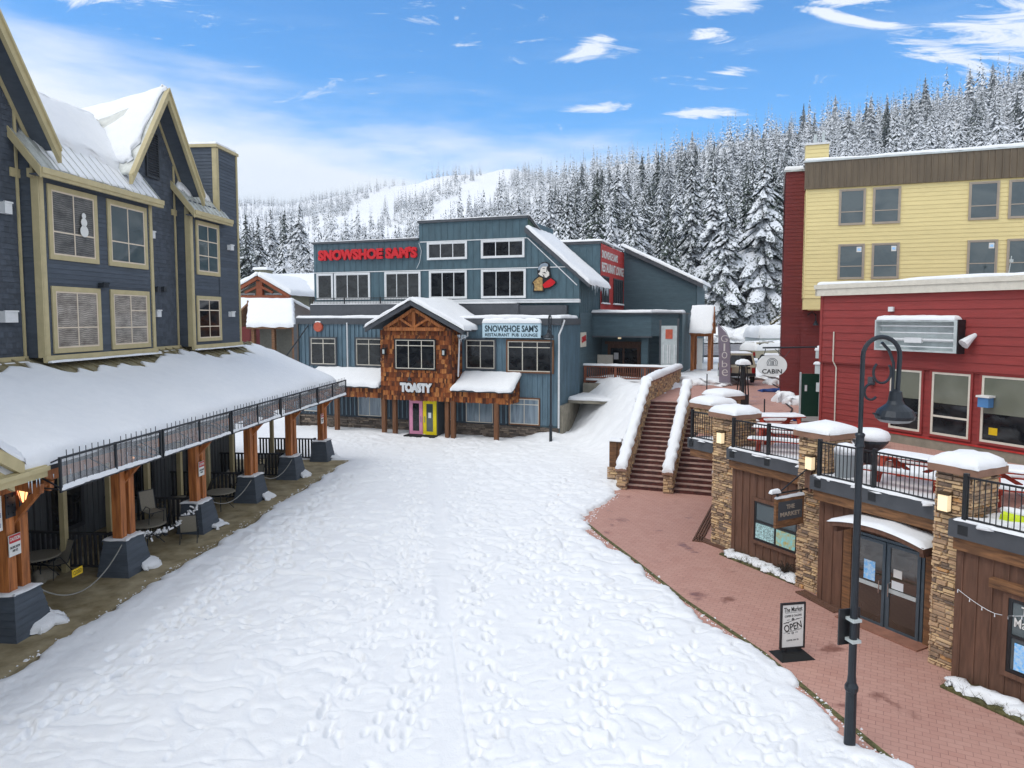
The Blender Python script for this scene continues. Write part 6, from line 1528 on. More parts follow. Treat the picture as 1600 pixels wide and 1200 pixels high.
q = MB(1); ring(q, 2.62, 5.45, 6.66, 7.7, -.42, -.06, .05); q.box(2.65, 5.42, -.12, -.07, 6.7, 7.66); q.box(5.452, 5.52, -.42, -.07, 6.66, 7.7, ); q.build('box', M['galv'], e)
q = MB(2)
for z in (6.82, 7.05, 7.28, 7.5): q.tube([(2.75, -.3, z), (5.35, -.3, z)], .02, 6)
q.box(2.8, 5.3, -.26, -.2, 7.0, 7.1); q.build('tubes', M['white'], e); simple('ballast', e, 'white', [(3.7, 4.3, -.36, -.27, 6.95, 7.12)]); simple('side_panel', e, 'black', [(5.521, 5.55, -.44, -.07, 6.64, 7.72)])
q = MB(3); q.snow((2.68, -.43, 7.7), (5.42, -.43, 7.7), (5.42, -.06, 7.7), (2.68, -.06, 7.7), .15, .12, .01, .15, .2, 4); q.build('box_snow', M['snow'], e, smooth=True)
x, z = RB.hit(1523, 528, -.1); e = empty('flood_light', RB, 'white conical flood light on the red wall right of the sign box', 'lamp'); q = MB(1); q.tube([(x, -.06, z+.1), (x-.05, -.2, z), (x-.14, -.42, z-.2)], [.06, .1, .17], 10); q.build('shade', M['white'], e)
x, z = RB.hit(1393, 483, -.1); simple('small_box', rb, 'white', [(x-.09, x+.09, -.16, -.076, z-.08, z+.08)])
x, z = RB.hit(1542, 629, -.1); e = empty('blue_box', RB, 'small light blue box with a snow cap fixed beside the third restaurant window', 'box'); simple('body', e, 'blue_box', [(x-.16, x+.16, -.3, -.04, z-.14, z+.16)]); simple('lid', e, 'sign_white', [(x-.2, x+.2, -.34, -.02, z+.161, z+.22)])
x, z = RB.hit(1363, 595, 0); simple('wall_sconce', rb, 'charcoal', [(x-.1, x+.1, -.12, .02, z-.14, z+.14)])
x, z = RB.hit(1304, 600, 0); q = MB(4); q.tube([(x-.02, -.1, 7.25), (x-.02, -.1, 6.15), (x+.05, .0, 5.9), (x+.05, .0, DECK)], .025, 6); q.build('conduit', M['offwhite'], rb)
q = MB(5); q.box(-.22, -.02, .05, .3, 4.9, 5.25); q.box(-.3, -.02, .05, .32, 5.6, 5.95); q.box(-.26, -.02, .02, .3, 6.2, 6.5); q.tube([(-.12, .15, 3.5), (-.12, .15, 7.9)], .03, 6); q.build('electric_boxes', M['galv'], rb)
q = MB(5); q.snow((-.3, .0, 6.5), (0, .0, 6.5), (0, .3, 6.5), (-.3, .3, 6.5), .2, .12, .01, .2, .1, 3); q.snow((-.34, .0, 5.96), (0, .0, 5.96), (0, .3, 5.96), (-.34, .3, 5.96), .12, .1, .01, .2, .1, 3); q.build('electric_box_snow', M['snow'], rb, smooth=True)
# open green door
e = empty('green_door', None, 'dark green steel door standing open at the corner of the red restaurant', 'door', loc=(11.95, 29.2, DECK), rz=radians(-6)); simple('leaf', e, 'green_door', [(0, .85, 0, .05, .03, 2.02)]); simple('kick_plate', e, 'galv', [(.04, .81, -.012, -.001, .05, .25)]); simple('frame', e, 'galv', [(-.06, -.01, -.02, .08, 0, 2.08)]); simple('notice', e, 'paper', [(.13, .22, -.01, -.001, 1.3, 1.55)])
# cabin sign on a pole
CB = Frame(10.05, 26.5, 0)
bx, bz = CB.hit(1206, 571, 0); e = empty('oval_sign', None, 'white oval sign with the word CABIN hanging from a long dark pole', 'sign', loc=(CB.o[0], CB.o[1], 0))
q = MB(1); P_ = [(bx+.56*cos(t), bz+.42*sin(t)) for t in np.linspace(0, 2*pi, 33)[:-1]]; q.prism(P_, -.03, .03); q.build('disc', M['sign_white'], e)
text_obj('name_lettering', 'CABIN', M['ink'], e, bx, bz-.22, .74, .17, -.031, .008, .015)
q = MB(2)
for r_ in (.17, .12): q.tube([(bx+r_*1.15*cos(t), -.034, bz+.1+r_*sin(t)) for t in np.linspace(-.6, 3.75, 16)], .01, 4)
for dx in (-.05, 0, .05): q.box(bx+dx-.012, bx+dx+.012, -.04, -.031, bz+.02, bz+.17)
q.box(bx-.2, bx+.2, -.038, -.031, bz+.0, bz+.014); q.build('emblem', M['charcoal'], e)
q = MB(3); q.tube([(bx-.35, 0, bz+.66), (bx+1.75, .2, bz+.68)], .035, 6); q.tube([(bx-.25, 0, bz+.62), (bx-.3, 0, bz+.35)], .015, 5); q.tube([(bx+.25, 0, bz+.64), (bx+.25, 0, bz+.35)], .015, 5); q.tube([(bx+.1, 0, bz+.62), (bx+.5, .1, bz+.3), (bx+.7, .1, bz+.55)], .012, 5); q.build('pole', M['gunmetal'], e)
q = MB(4); q.snow((bx-.3, -.05, bz+.38), (bx+.25, -.05, bz+.38), (bx+.25, .05, bz+.38), (bx-.3, .05, bz+.38), .07, .05, .01, .3, .1, 3); q.build('sign_snow', M['snow'], e, smooth=True)

# ================================================================ yellow hotel behind
yh = empty('hotel_building', YF, 'pale yellow lap-sided hotel with a brown metal roof band and dark red lower walls', 'building')
q = MB(1); q.box(.02, 16, .02, 12, 8.2, 15.8); q.build('wall_core', M['yellow'], yh)
q = MB(2); lap(q, [(0, 8.8), (16, 8.8), (16, 14.5), (0, 14.5)], 0, .21, .02); q.box(0, .06, -.03, .0, 8.8, 14.5); lap(q, [(.25, 8.15), (16, 8.15), (16, 8.8), (.25, 8.8)], .25, .21, .02); s_ = MB(3); lap(s_, [(0, 8.8), (12, 8.8), (12, 14.5), (0, 14.5)], 0, .21, .02); merge(q, s_, side_neg(0)); q.build('yellow_siding', M['yellow'], yh)
q = MB(3); q.box(-.08, 16, -.1, .3, 14.5, 15.88); battens(q, [(-.08, 14.5), (16, 14.5), (16, 15.85), (-.08, 15.85)], -.1, .3, .04, .05); q.build('roof_band', M['brown_metal'], yh); simple('roof_flashing', yh, 'galv', [(-.12, 16, -.16, .3, 15.88, 15.96)])
q = MB(4); q.snow((-.1, -.14, 15.96), (16, -.14, 15.96), (16, 6, 15.96), (-.1, 6, 15.96), .14, .12, .03, .3, .4, 3); q.build('roof_snow', M['snow'], yh, smooth=True)
q = MB(5); lap(q, [(-.08, 15.96), (1.05, 15.96), (1.05, 16.78), (-.08, 16.78)], -.02, .2, .02); q.box(-.08, 1.05, .0, 1.0, 15.96, 16.78); ch_ = q.build('chimney', M['yellow'], yh); simple('chimney_cap', ch_, 'white', [(-.14, 1.11, -.08, 1.08, 16.78, 16.88)])
q = MB(5); q.tube([(.4, .4, 16.88), (.4, .4, 17.4)], .09, 8); q.tube([(.8, .5, 16.88), (.8, .5, 17.5)], .07, 8); q.build('flue_pipes', M['galv'], yh)
for x0, x1 in ((1.6, 2.85), (3.18, 4.45), (7.42, 8.7), (9.08, 10.36), (13.0, 14.2)):
    window(yh, x0, x1, 12.55, 14.4, -.02, trim='taupe', sash='taupe', cols=1, transom=[.36], pane='glass_teal', tw=.06, sw=.05, td=.05)
    wn_ = window(yh, x0+.03, x1+.03, 9.76, 11.58, -.02, trim='taupe', sash='taupe', cols=1, transom=[.36], pane='glass_teal', tw=.06, sw=.05, td=.05)
    q = MB(1); q.box(x1-.35, x1-.12, -.052, -.046, 11.15, 11.42); q.build('sticker', M['sign_white'], wn_); q = MB(1); q.box(x1-.31, x1-.16, -.058, -.053, 11.22, 11.34); q.build('sticker_mark', M['blue_poster'], wn_)
q = MB(6); lap(q, [(-1.0, DECK), (0.4, DECK), (.4, 15.75), (-1.0, 15.75)], 1.5, .2, .02); lap(q, [(.0, DECK), (9, DECK), (9, 8.2), (0, 8.2)], 1.2, .2, .02); s_ = MB(7); lap(s_, [(1.5, DECK), (9, DECK), (9, 15.75), (1.5, 15.75)], 0, .2, .02); merge(q, s_, side_neg(-1.0)); q.build('dark_red_siding', M['dark_red'], yh)
simple('dark_red_core', yh, 'dark_red', [(-.98, -.02, 1.52, 9, DECK, 15.7), (0.02, 9, 1.22, 9, DECK, 8.15)]); simple('tower_flashing', yh, 'galv', [(-1.08, .1, 1.4, 9, 15.75, 15.83)])
q = MB(8); q.snow((-1.1, 1.38, 15.83), (.02, 1.38, 15.83), (.02, 6, 15.83), (-1.1, 6, 15.83), .2, .15, .02, .2, .4, 3); q.build('tower_snow', M['snow'], yh, smooth=True)
q = MB(9); x, z = YF.hit(1557, 420, -.5); q.tube([(x, -2.2, 9.1), (x+.15, -2.2, 10.6)], .02, 5); q.tube([(x+.15, -2.2, 10.3), (x+.15, -2.2, 10.45)], .08, 8); q.build('antenna', M['galv'], yh)
q = MB(9); q.tube([(.3, 1.1, 7.9), (.5, .9, 8.1), (.7, .8, 7.9), (.7, .8, 7.6)], .03, 6); q.tube([(.7, .8, 7.6), (.7, .8, 7.35)], [.05, .16], 10); q.build('gooseneck_light', M['gunmetal'], yh)

# ================================================================ things on the terrace
def mk_picnic():
    e = empty('picnic_table', None, 'x', 'picnic table', 'red picnic tables on the terrace', loc=(0, 0, 0)); L = .95
    q = MB(1)
    for k in range(5): q.box(-L, L, -.38+.155*k, -.38+.155*k+.14, .72, .76)
    q.build('tabletop', M['picnic_red'], e)
    for s_ in (-1, 1):
        q = MB(2)
        for k in range(2): q.box(-L, L, s_*.78-.14+.145*k, s_*.78-.005+.145*k, .42, .46)
        q.build('bench', M['picnic_red'], e)
    for s_ in (-1, 1):
        q = MB(3); x = s_*.68
        q.bar((x, -.32, .72), (x, -.72, 0), .045, .13, (1, 0, 0)); q.bar((x, .32, .72), (x, .72, 0), .045, .13, (1, 0, 0)); q.box(x+.03, x+.07, -.92, .92, .32, .42); q.box(x+.03, x+.07, -.38, .38, .62, .72)
        q.bar((x*.9, 0, .66), (x*.25, 0, .4), .05, .09); q.build('a_frame_leg', M['picnic_red'], e)
    q = MB(4); q.snow((-L, -.4, .76), (L, -.4, .76), (L, .4, .76), (-L, .4, .76), .07, .1, .02, .2, .2, 3); q.build('tabletop_snow', M['snow'], e, smooth=True)
    q = MB(5)
    for s_ in (-1, 1): q.snow((-L, s_*.78-.14, .46), (L, s_*.78-.14, .46), (L, s_*.78+.14, .46), (-L, s_*.78+.14, .46), .08, .07, .015, .2, .2, 4)
    q.build('bench_snow', M['snow'], e, smooth=True); return e
pt = mk_picnic()
for i, (px, py, rz, lb) in enumerate(((1412, 720, -28, 'red picnic table with snowy top above the glass doors'), (1226, 668, -30, 'red picnic table behind the railing between the first and second pillars'), (1212, 649, 4, 'red picnic table farthest back, just above the first pillar cap'),
                                 (1612, 736, -30, 'red picnic table at the right edge behind the third pillar'), (1625, 795, -52, 'red picnic table nearest the camera, mostly cut off by the right edge of the photo'))):
    X, Y = gnd(px, py, DECK+.8)
    if i == 0: X, Y = RF.wld(7.15, .05); rz = -50
    if i == 4: X, Y = RF.wld(12.3, -.75); rz = -60
    if i == 0: pt.location = (X, Y, DECK+.03); pt.rotation_euler = (0, 0, radians(rz)); pt['label'] = lb
    else: dup(pt, (X, Y, DECK+.03), radians(rz), lb)
def world_thing(name, px, py, z, label, cat, rz=0, zt=None):
    X, Y = gnd(px, py, z if zt is None else zt); return empty(name, None, label, cat, loc=(X, Y, z), rz=rz)
e = world_thing('fire_bowl', 1358, 722, DECK+.05, 'dark grey bowl on the terrace with a thick round cap of snow', 'bowl'); q = MB(1); q.lathe_fix([(.2, 0), (.22, .3), (.5, .62), (.52, .7)], n=18); q.build('bowl', M['gunmetal'], e); q = MB(2); q.lathe_fix([(.54, .7), (.55, .82), (.48, .93), (.3, 1.0), (.05, 1.02)], n=18); q.build('bowl_snow', M['snow'], e, smooth=True)
e = world_thing('storage_bin', 1320, 748, DECK+.05, 'pale grey upright bin behind the railing by the second pillar, rounded snow on top', 'bin'); q = MB(1); q.lathe_fix([(.24, 0), (.28, .6), (.28, .68)], n=16); q.build('bin_body', M['grey_plastic'], e); q = MB(2); q.lathe_fix([(.29, .68), (.29, .8), (.2, .93), (.03, .97)], n=16); q.build('bin_snow', M['snow'], e, smooth=True)
e = empty('yellow_bag', None, 'fluorescent yellow bag lying in the snow behind the right railing', 'bag', loc=(*RF.wld(10.15, -1.45), DECK+.08), rz=-.9); q = MB(1); q.snow((-.22, -.14, 0), (.22, -.14, 0), (.22, .14, 0), (-.22, .14, 0), .24, .1, .02, .1, .1, 2); q.build('sack', M['hi_yellow'], e, smooth=True); q = MB(2); q.snow((-.24, -.02, .21), (.16, -.02, .21), (.16, .2, .21), (-.24, .2, .21), .1, .15, .03, .2, .1, 2); q.build('sack_snow', M['snow'], e, smooth=True)
e = empty('red_shovel', None, 'small red shovel lying on the snow beside the yellow bag', 'shovel', loc=(*RF.wld(10.9, -1.2), DECK+.12), rz=.5); q = MB(1); q.hexa([(-.2, -.12, .02), (.1, -.12, .05), (.1, .12, .05), (-.2, .12, .02), (-.2, -.12, .06), (.1, -.12, .09), (.1, .12, .09), (-.2, .12, .06)]); q.build('blade', M['bright_red'], e); q = MB(1); q.tube([(.1, 0, .07), (.7, .05, .16)], .014, 6); q.build('handle', M['black'], e)
# patio heater column
e = world_thing('patio_heater', 1160, 632, DECK, 'slim black pyramid heater on the upper paving with a clump of snow on its hood', 'heater'); q = MB(1); q.box(-.24, .24, -.24, .24, 0, .5)
for a in range(4):
    sx_, sy_ = (1, 1, -1, -1)[a], (1, -1, -1, 1)[a]; q.bar((sx_*.22, sy_*.22, .5), (sx_*.13, sy_*.13, 1.95), .05)
q.tube([(0, 0, .5), (0, 0, 1.9)], .09, 8); q.build('body', M['black'], e); q = MB(2); q.lathe_fix([(.36, 1.92), (.3, 2.0), (.05, 2.08)], n=4); q.build('hood', M['gunmetal'], e); q = MB(3); q.snow((-.3, -.3, 2.0), (.3, -.3, 2.0), (.3, .3, 2.0), (-.3, .3, 2.0), .26, .3, .03, .2, .1, 3); q.build('hood_snow', M['snow'], e, smooth=True)
# feather flag
e = world_thing('feather_flag', 1131, 603, DECK, 'tall grey-violet feather flag with the letters Globe running down it', 'flag', radians(-6))
FZ = 3.9; q = MB(1); prof = [(-.42, .25), (.45, .12), (.45, 2.4), (.36, 3.05), (.12, 3.45), (-.42, FZ), (-.36, 3.0), (-.32, 1.6)]
prof = [(-.30, .2), (.40, .2), (.34, 2.2), (.28, 2.9), (.05, 3.4), (-.46, 3.95), (-.40, 3.0), (-.34, 1.5)]; q.prism(prof, -.01, .01); q.build('cloth', M['flag'], e)
q = MB(2); q.tube([(.42, .0, 0), (.36, 0, 2.2), (.3, 0, 2.9), (.07, 0, 3.45), (-.47, 0, 4.0)], .014, 6); q.build('pole', M['gunmetal'], e)
for i, (ch, z, w_) in enumerate((('G', 3.0, .4), ('l', 2.45, .1), ('o', 1.95, .34), ('b', 1.4, .34), ('e', .85, .36))): text_obj('letter', ch, M['sign_white'], e, -.04+.02*i, z, w_, .42 if ch != 'l' else .48, -.012, .006, -.01)
for px, py, h_, lb in ((1104, 626, 1.4, 'thin dark marker stake by the head of the stairs'), (1194, 652, .8, 'short dark bollard stake beside the far picnic table')):
    e = world_thing('marker_stake', px, py, DECK, lb, 'stake'); q = MB(1); q.tube([(0, 0, 0), (0, 0, h_)], .03, 6); e2 = q.build('stake', M['gunmetal'], e)
# heaps of snow, tarps, hose by the green door
for k, (px, py, r_) in enumerate(((1238, 615, .7), (1226, 628, .5), (1246, 632, .6), (1216, 600, .8))):
    X, Y = gnd(px, py, DECK); q = MB(k); q.snow((X-r_, Y-r_*.7, DECK), (X+r_, Y-r_*.7, DECK), (X+r_, Y+r_*.7, DECK), (X-r_, Y+r_*.7, DECK), .4, .45, .12, .6, .12, 71+k); tag(q.build('shovelled_snow', M['snow'], smooth=True), kind='structure')
for k, (px, py, lb) in enumerate(((1210, 612, 'blue tarp strip lying by the snow heaps near the dark red wall'), (1232, 657, 'blue tarp lying by the red picnic table near the green door'))):
    X, Y = gnd(px, py, DECK); q = MB(k); q.snow((X-.85, Y-.3, DECK+.01), (X+.85, Y-.3, DECK+.01), (X+.85, Y+.3, DECK+.01), (X-.85, Y+.3, DECK+.01), .14, .15, .06, .3, .12, 7+k); tag(q.build('blue_tarp', M['blue_tarp'], smooth=True), lb, 'tarp', 'blue tarps on the upper paving')
pts = [(*gnd(px, py, DECK), DECK+.05) for px, py in ((1190, 590), (1203, 599), (1216, 606), (1230, 612), (1222, 622), (1228, 632), (1238, 640), (1234, 650), (1215, 655), (1190, 656))]; q = MB(1); q.tube(pts, .035, 6); tag(q.build('black_hose', M['wire']), 'black hose snaking across the upper paving past the snow heaps', 'hose')

# vehicles up on the road
def mk_suv():
    e = empty('parked_suv', None, 'cream boxy sport utility car seen from behind, parked beyond the grey flag', 'car', 'cars parked behind the terrace', loc=(0, 0, 0))
    q = MB(1); W_ = .9
    secs = [(-2.2, .45, .95, .78), (-2.15, .4, 1.0, .88), (-1.2, .4, 1.02, .9), (1.1, .4, 1.0, .9), (2.0, .42, .95, .86), (2.3, .5, .85, .78)]
    for (ya, za, zb, wa), (yb, zc, zd, wb) in zip(secs[:-1], secs[1:]): q.hexa([(-wa, ya, za), (wa, ya, za), (wb, yb, zc), (-wb, yb, zc), (-wa, ya, zb), (wa, ya, zb), (wb, yb, zd), (-wb, yb, zd)])
    q.hexa([(-.88, -2.12, 1.0), (.88, -2.12, 1.0), (.86, .9, 1.0), (-.86, .9, 1.0), (-.72, -1.85, 1.7), (.72, -1.85, 1.7), (.7, .2, 1.7), (-.7, .2, 1.7)]); q.build('body', M['suv'], e)
    q = MB(2); q.hexa([(-.72, -2.11, 1.08), (.72, -2.11, 1.08), (.72, -2.0, 1.08), (-.72, -2.0, 1.08), (-.62, -1.90, 1.6), (.62, -1.90, 1.6), (.62, -1.8, 1.6), (-.62, -1.8, 1.6)]); q.build('rear_window', M['glass'], e)
    for s_ in (-1, 1):
        q = MB(2); q.hexa([(s_*.89, -1.8, 1.06), (s_*.89, .6, 1.06), (s_*.86, .6, 1.06), (s_*.86, -1.8, 1.06), (s_*.74, -1.7, 1.62), (s_*.74, .2, 1.62), (s_*.70, .2, 1.62), (s_*.70, -1.7, 1.62)]); q.build('side_window', M['glass'], e)
        q = MB(2); q.box(s_*.62, s_*.82, -2.215, -2.16, .6, .9); q.build('tail_light', M['tail_red'], e)
        for y in (-1.4, 1.4): q = MB(3); q.tube([(s_*.72, y, .36), (s_*.9, y, .36)], .36, 18); w_ = q.build('wheel', M['rubber'], e); q = MB(3); q.tube([(s_*.9, y, .36), (s_*.915, y, .36)], .2, 14); q.build('rim', M['galv'], w_)
    simple('bumper', e, 'gunmetal', [(-.85, .85, -2.32, -2.18, .42, .6)]); simple('number_plate', e, 'sign_white', [(-.15, .15, -2.23, -2.205, .68, .82)]); simple('handle', e, 'gunmetal', [(.3, .52, -2.23, -2.2, .85, .95)])
    simple('roof_rack', e, 'gunmetal', [(-.7, -.66, -1.6, .1, 1.72, 1.76), (.66, .7, -1.6, .1, 1.72, 1.76)])
    q = MB(4); q.snow((-.72, -1.85, 1.7), (.72, -1.85, 1.7), (.7, .2, 1.7), (-.7, .2, 1.7), .06, .15, .02, .2, .3, 2); q.build('roof_snow', M['snow'], e, smooth=True); return e
suv = mk_suv(); X, Y = gnd(1166, 600, DECK+.1); suv.location = (X, Y+2.2, DECK+.12); suv.rotation_euler = (0, 0, radians(-8)); suv.scale = (1, 1, 1.12)
s2 = dup(suv, (21.6, 60.5, 4.0), radians(-60), 'second car farther back beside the dark red wall, deep in snow'); s2.scale = (1, 1, 1)
q = MB(4); q.snow((-.95, -2.2, 1.02), (.95, -2.2, 1.02), (.95, 2.2, 1.02), (-.95, 2.2, 1.02), .75, .6, .03, .1, .3, 2); o = q.build('body_snow', M['snow'], smooth=True); o.parent = s2
e = empty('snow_covered_truck', None, 'vehicle buried under white snow against the dark red wall, above the oval sign', 'car', loc=(23.6, 66, 4.3)); q = MB(1); q.box(-1.3, 1.3, -2, 2, .5, 2.0); q.build('body', M['galv'], e); q = MB(1); q.snow((-1.4, -2.1, 1.6), (1.4, -2.1, 1.6), (1.4, 2.1, 1.6), (-1.4, 2.1, 1.6), 1.1, .5, .03, .08, .3, 2); q.build('snow_load', M['snow'], e, smooth=True)
for s_ in (-1, 1):
    for y in (-1.3, 1.3): q = MB(3); q.tube([(s_*1.0, y, .4), (s_*1.25, y, .4)], .4, 16); q.build('wheel', M['rubber'], e)
# road and plowed bank beyond the cars
N = 60; xs = np.linspace(-20, 90, N); V, Fc = [], []
q = MB(1)
for i in range(N-1):
    for ya, yb in ((72, 79), (79, 86)):
        P_ = [(x, y, float(land(x, y))+.02) for x, y in ((xs[i], ya), (xs[i+1], ya), (xs[i+1], yb), (xs[i], yb))]; q.face(P_)
q.build('road', mat('wet_grey_road', '77767a', .7, .15, 1.2))['kind'] = 'structure'
q = MB(2); 
for i, x in enumerate(np.arange(-22, 88, 10.0)):
    z = float(land(x+5, 92))-.1; q.snow((x-1, 87.5, z), (x+11, 87.5, z), (x+11, 96, z), (x-1, 96, z), 1.5, 2.0, .5, .35, .5, 80+i)
q.build('plowed_bank', M['snow_plowed'], smooth=True)['kind'] = 'structure'
# roadside bush in dull yellow green beside the red tower
tv, tf = tree_arrays(900, tiers=12, nb=9, R0=.42, base=.03, ragged=.5); me = rawmesh('_bush', tv*np.array([5, 5, 5.5]), tf, M['shrub']); me.name = 'bush_mesh'
e = empty('roadside_shrub', None, 'yellow-green leafy shrub with little snow against the left side of the dark red tower', 'shrub', loc=(34.3, 90, float(land(34.3, 90))-.2)); o = bpy.data.objects.new('foliage', me); C.objects.link(o); o.parent = e; q = MB(1); q.tube([(0, 0, 0), (.1, 0, 3.5)], [.12, .03], 6); q.build('stem', M['bark'], e)

# ================================================================ plaza furniture
def mk_lamp(bx, by, label, rz, h=7.35, sc=1.0, straight=False):
    e = empty('street_lamp', None, label, 'street lamp', 'curled black street lamps', loc=(bx, by, 0), rz=rz)
    q = MB(1); q.lathe_fix([(.11, 0), (.1, .1), (.092, 1.05), (.095, 1.1), (.115, 1.13), (.115, 1.2), (.08, 1.27), (.068, 1.4), (.06, 4.6), (.058, h-1.95)], n=12); q.lathe_fix([(.07, h-1.98), (.085, h-1.95), (.07, h-1.9), (.07, h-1.8), (.085, h-1.75), (.06, h-1.72)], n=12); q.build('pole', M['gunmetal'], e)
    q = MB(2); arc = [(0, 0, h-1.8), (0, 0, h-.5)]; R_ = .335
    for i in range(0, 13): t = pi-pi*i/12; arc.append((R_+R_*cos(t), 0, h-.38+R_*sin(t)))
    arc.append((2*R_-.02, 0, h-1.02)); q.tube(arc, .04, 8); arc2 = [(2*R_-.11, 0, h-1.02), (2*R_-.11, 0, h-.5), (2*R_-.2, 0, h-.28), (R_, 0, h-.14)]; q.tube(arc2, .026, 6)
    c1 = [(.16*cos(t)+.36, 0, h-.66+.19*sin(t)) for t in np.linspace(.7, -4.0, 18)]; q.tube([*c1], .022, 6); c2 = [(.12*cos(t)+.17, 0, h-1.0+.14*sin(t)) for t in np.linspace(1.2, 5.6, 14)]; q.tube(c2, .022, 6); q.build('curled_arm', M['gunmetal'], e)
    q = MB(3); cx_ = 2*R_-.05; zt = h-.98; q.lathe_fix([(.03, zt+.02), (.10, zt-.02), (.12, zt-.18), (.15, zt-.24), (.28, zt-.34), (.33, zt-.44), (.31, zt-.5)], cx_, 0, 24); q.build('lamp_shade', M['gunmetal'], e)
    q = MB(4); q.lathe_fix([(.30, zt-.5), (.24, zt-.55), (.08, zt-.58)], cx_, 0, 20); q.build('lens', M['grey_plastic'], e)
    q = MB(5)
    for s_ in (-1, 1): q.bar((cx_+s_*.3, 0, zt-.42), (cx_+s_*.4, 0, zt-.4), .03)
    q.build('side_clip', M['gunmetal'], e); return e
X, Y = gnd(1327, 1172); mk_lamp(X, Y, 'tall black street lamp with curled arm in the right foreground', radians(4), 7.5)
X, Y = 2.36, 42.9; l2 = mk_lamp(X, Y, 'far black street lamp standing in front of the blue building', radians(100), 8.0)
# dark back of a sign on the foreground lamp
X, Y = gnd(1327, 1172); e = empty('pole_sign', None, 'dark sign panel seen from behind, strapped to the foreground lamp pole', 'sign', loc=(X, Y, 0), rz=radians(14)); simple('panel', e, 'black', [(-.22, .22, .1, .13, 1.93, 2.58)]); simple('strap', e, 'galv', [(-.09, .09, -.1, .1, 2.02, 2.07), (-.09, .09, -.1, .1, 2.4, 2.45)])
# sandwich board
X, Y = gnd(1237, 1024); e = empty('sidewalk_sign', None, 'black framed white sidewalk sign with the word OPEN on a black weighted base', 'sign', loc=(X, Y, 0), rz=radians(10))
q = MB(1); ring(q, -.31, .31, .17, 1.25, -.025, .025, .04); q.box(-.22, -.15, -.02, .02, .08, .17); q.box(.15, .22, -.02, .02, .08, .17); q.build('frame', M['black'], e); simple('poster', e, 'sign_white', [(-.27, .27, -.012, .012, .21, 1.21)])
q = MB(2); q.hexa([(-.42, -.3, 0), (.42, -.3, 0), (.42, .3, 0), (-.42, .3, 0), (-.3, -.12, .1), (.3, -.12, .1), (.3, .12, .1), (-.3, .12, .1)]); q.build('weighted_base', M['rubber'], e)
for t_, z, w_, h_, rz_ in (('The Market', 1.1, .46, .11, .05), ('COFFEE IS CALLING', .95, .42, .05, .06), ('~ & ~', .87, .3, .06, .1), ('OPEN', .69, .44, .17, .22), ("we're", .79, .14, .04, .1), ('~ o ~', .54, .26, .05, .1), ('come on in', .38, .3, .045, .05)): text_obj('poster_lettering', t_, M['ink'], e, 0 if t_ != "we're" else -.17, z, w_, h_, -.013, .003, .012, rotz=rz_)
q = MB(3); q.bar((-.22, -.014, .78), (.22, -.014, .89), .006, .006); q.bar((-.22, -.014, .55), (.22, -.014, .63), .006, .006); q.bar((-.2, -.014, 1.02), (.2, -.014, 1.03), .005, .005); q.build('poster_rules', M['ink'], e)

# ================================================================ houses in the gap at the far left
HA = Frame(-28.5, 78, -8)
ha = empty('far_house', HA, 'far grey house with orange-red timber gable and white windows, left of the blue building', 'house')
def hp(px, py, off=0): return HA.hit(px, py, off)
L_, Rr = hp(366, 462), hp(452, 462); pk = hp(410, 434); zb = hp(410, 480)[1]
q = MB(1); q.prism([(L_[0], 2), (Rr[0], 2), (Rr[0], L_[1]), (pk[0], pk[1]-.2), (L_[0], L_[1])], 0, 9); q.build('wall', mat('sage_wall', '7b7a68', .8, .08), ha)
q = MB(2)
for e_ in (L_, Rr): q.bar((pk[0], -.9, pk[1]), (e_[0]+(.5 if e_[0] > pk[0] else -.5), -.9, e_[1]-.15), .35, .35, (0, 1, 0)); q.bar((pk[0], -.7, pk[1]-.9), ((pk[0]+e_[0])/2, -.7, L_[1]+.3), .25, .25, (0, 1, 0))
q.box(L_[0]-.3, Rr[0]+.3, -.9, -.5, L_[1]-.5, L_[1]); q.box(pk[0]-.35, pk[0]+.35, -.8, -.4, L_[1], pk[1]-.4); q.build('gable_timber', mat('red_orange_timber', '96502f', .6, .1), ha)
q = MB(3)
for s_, e_ in ((-1, L_), (1, Rr)): q.snow((pk[0], -1.2, pk[1]+.2), (pk[0], 9, pk[1]+.2), (e_[0]+s_*.8, 9, e_[1]), (e_[0]+s_*.8, -1.2, e_[1]), .5, .4, .05, .1, .8, 2)
q.build('roof_snow', M['snow'], ha, smooth=True)
for x0, x1 in ((376, 399), (415, 441)): a, b_, c_, d_ = HA.rect(x0, 460, x1, 470); window(ha, a, b_, c_, d_+.15, -.02, trim='white', sash='white', tw=.12, sw=.08, cols=2)
x, z = hp(407, 430, 3); q = MB(4); q.box(x-.7, x+.7, 3, 4.5, z-3, z+.6); c_ = q.build('chimney', bpy.data.materials['sage_wall'], ha); q = MB(4); q.snow((x-.9, 2.8, z+.6), (x+.9, 2.8, z+.6), (x+.9, 4.7, z+.6), (x-.9, 4.7, z+.6), .3, .2, .02, .1, .3, 2); q.build('chimney_snow', M['snow'], c_, smooth=True)
HB = Frame(-26, 84, -8); hb = empty('far_snowy_roof', HB, 'wide far building showing mostly white snowy roof behind the timber gable', 'house')
a = HB.hit(350, 457); b_ = HB.hit(496, 458); t_ = HB.hit(420, 433, 7)
q = MB(1); q.box(a[0], b_[0], 0, 12, 2, a[1]-.2); q.build('wall', M['brown_wood'], hb); q = MB(2); q.snow((a[0], -.8, a[1]-.1), (b_[0]+1, -.8, a[1]-.1), (b_[0]-1.5, 7, t_[1]), (a[0], 7, t_[1]), .5, .4, .1, .1, 1, 3); q.build('roof_snow', M['snow'], hb, smooth=True)
HC = Frame(-22.5, 62, -14); hc = empty('snow_roofed_porch', HC, 'timber-framed porch with a broad thick snow roof, beside the left end of the blue building', 'house')
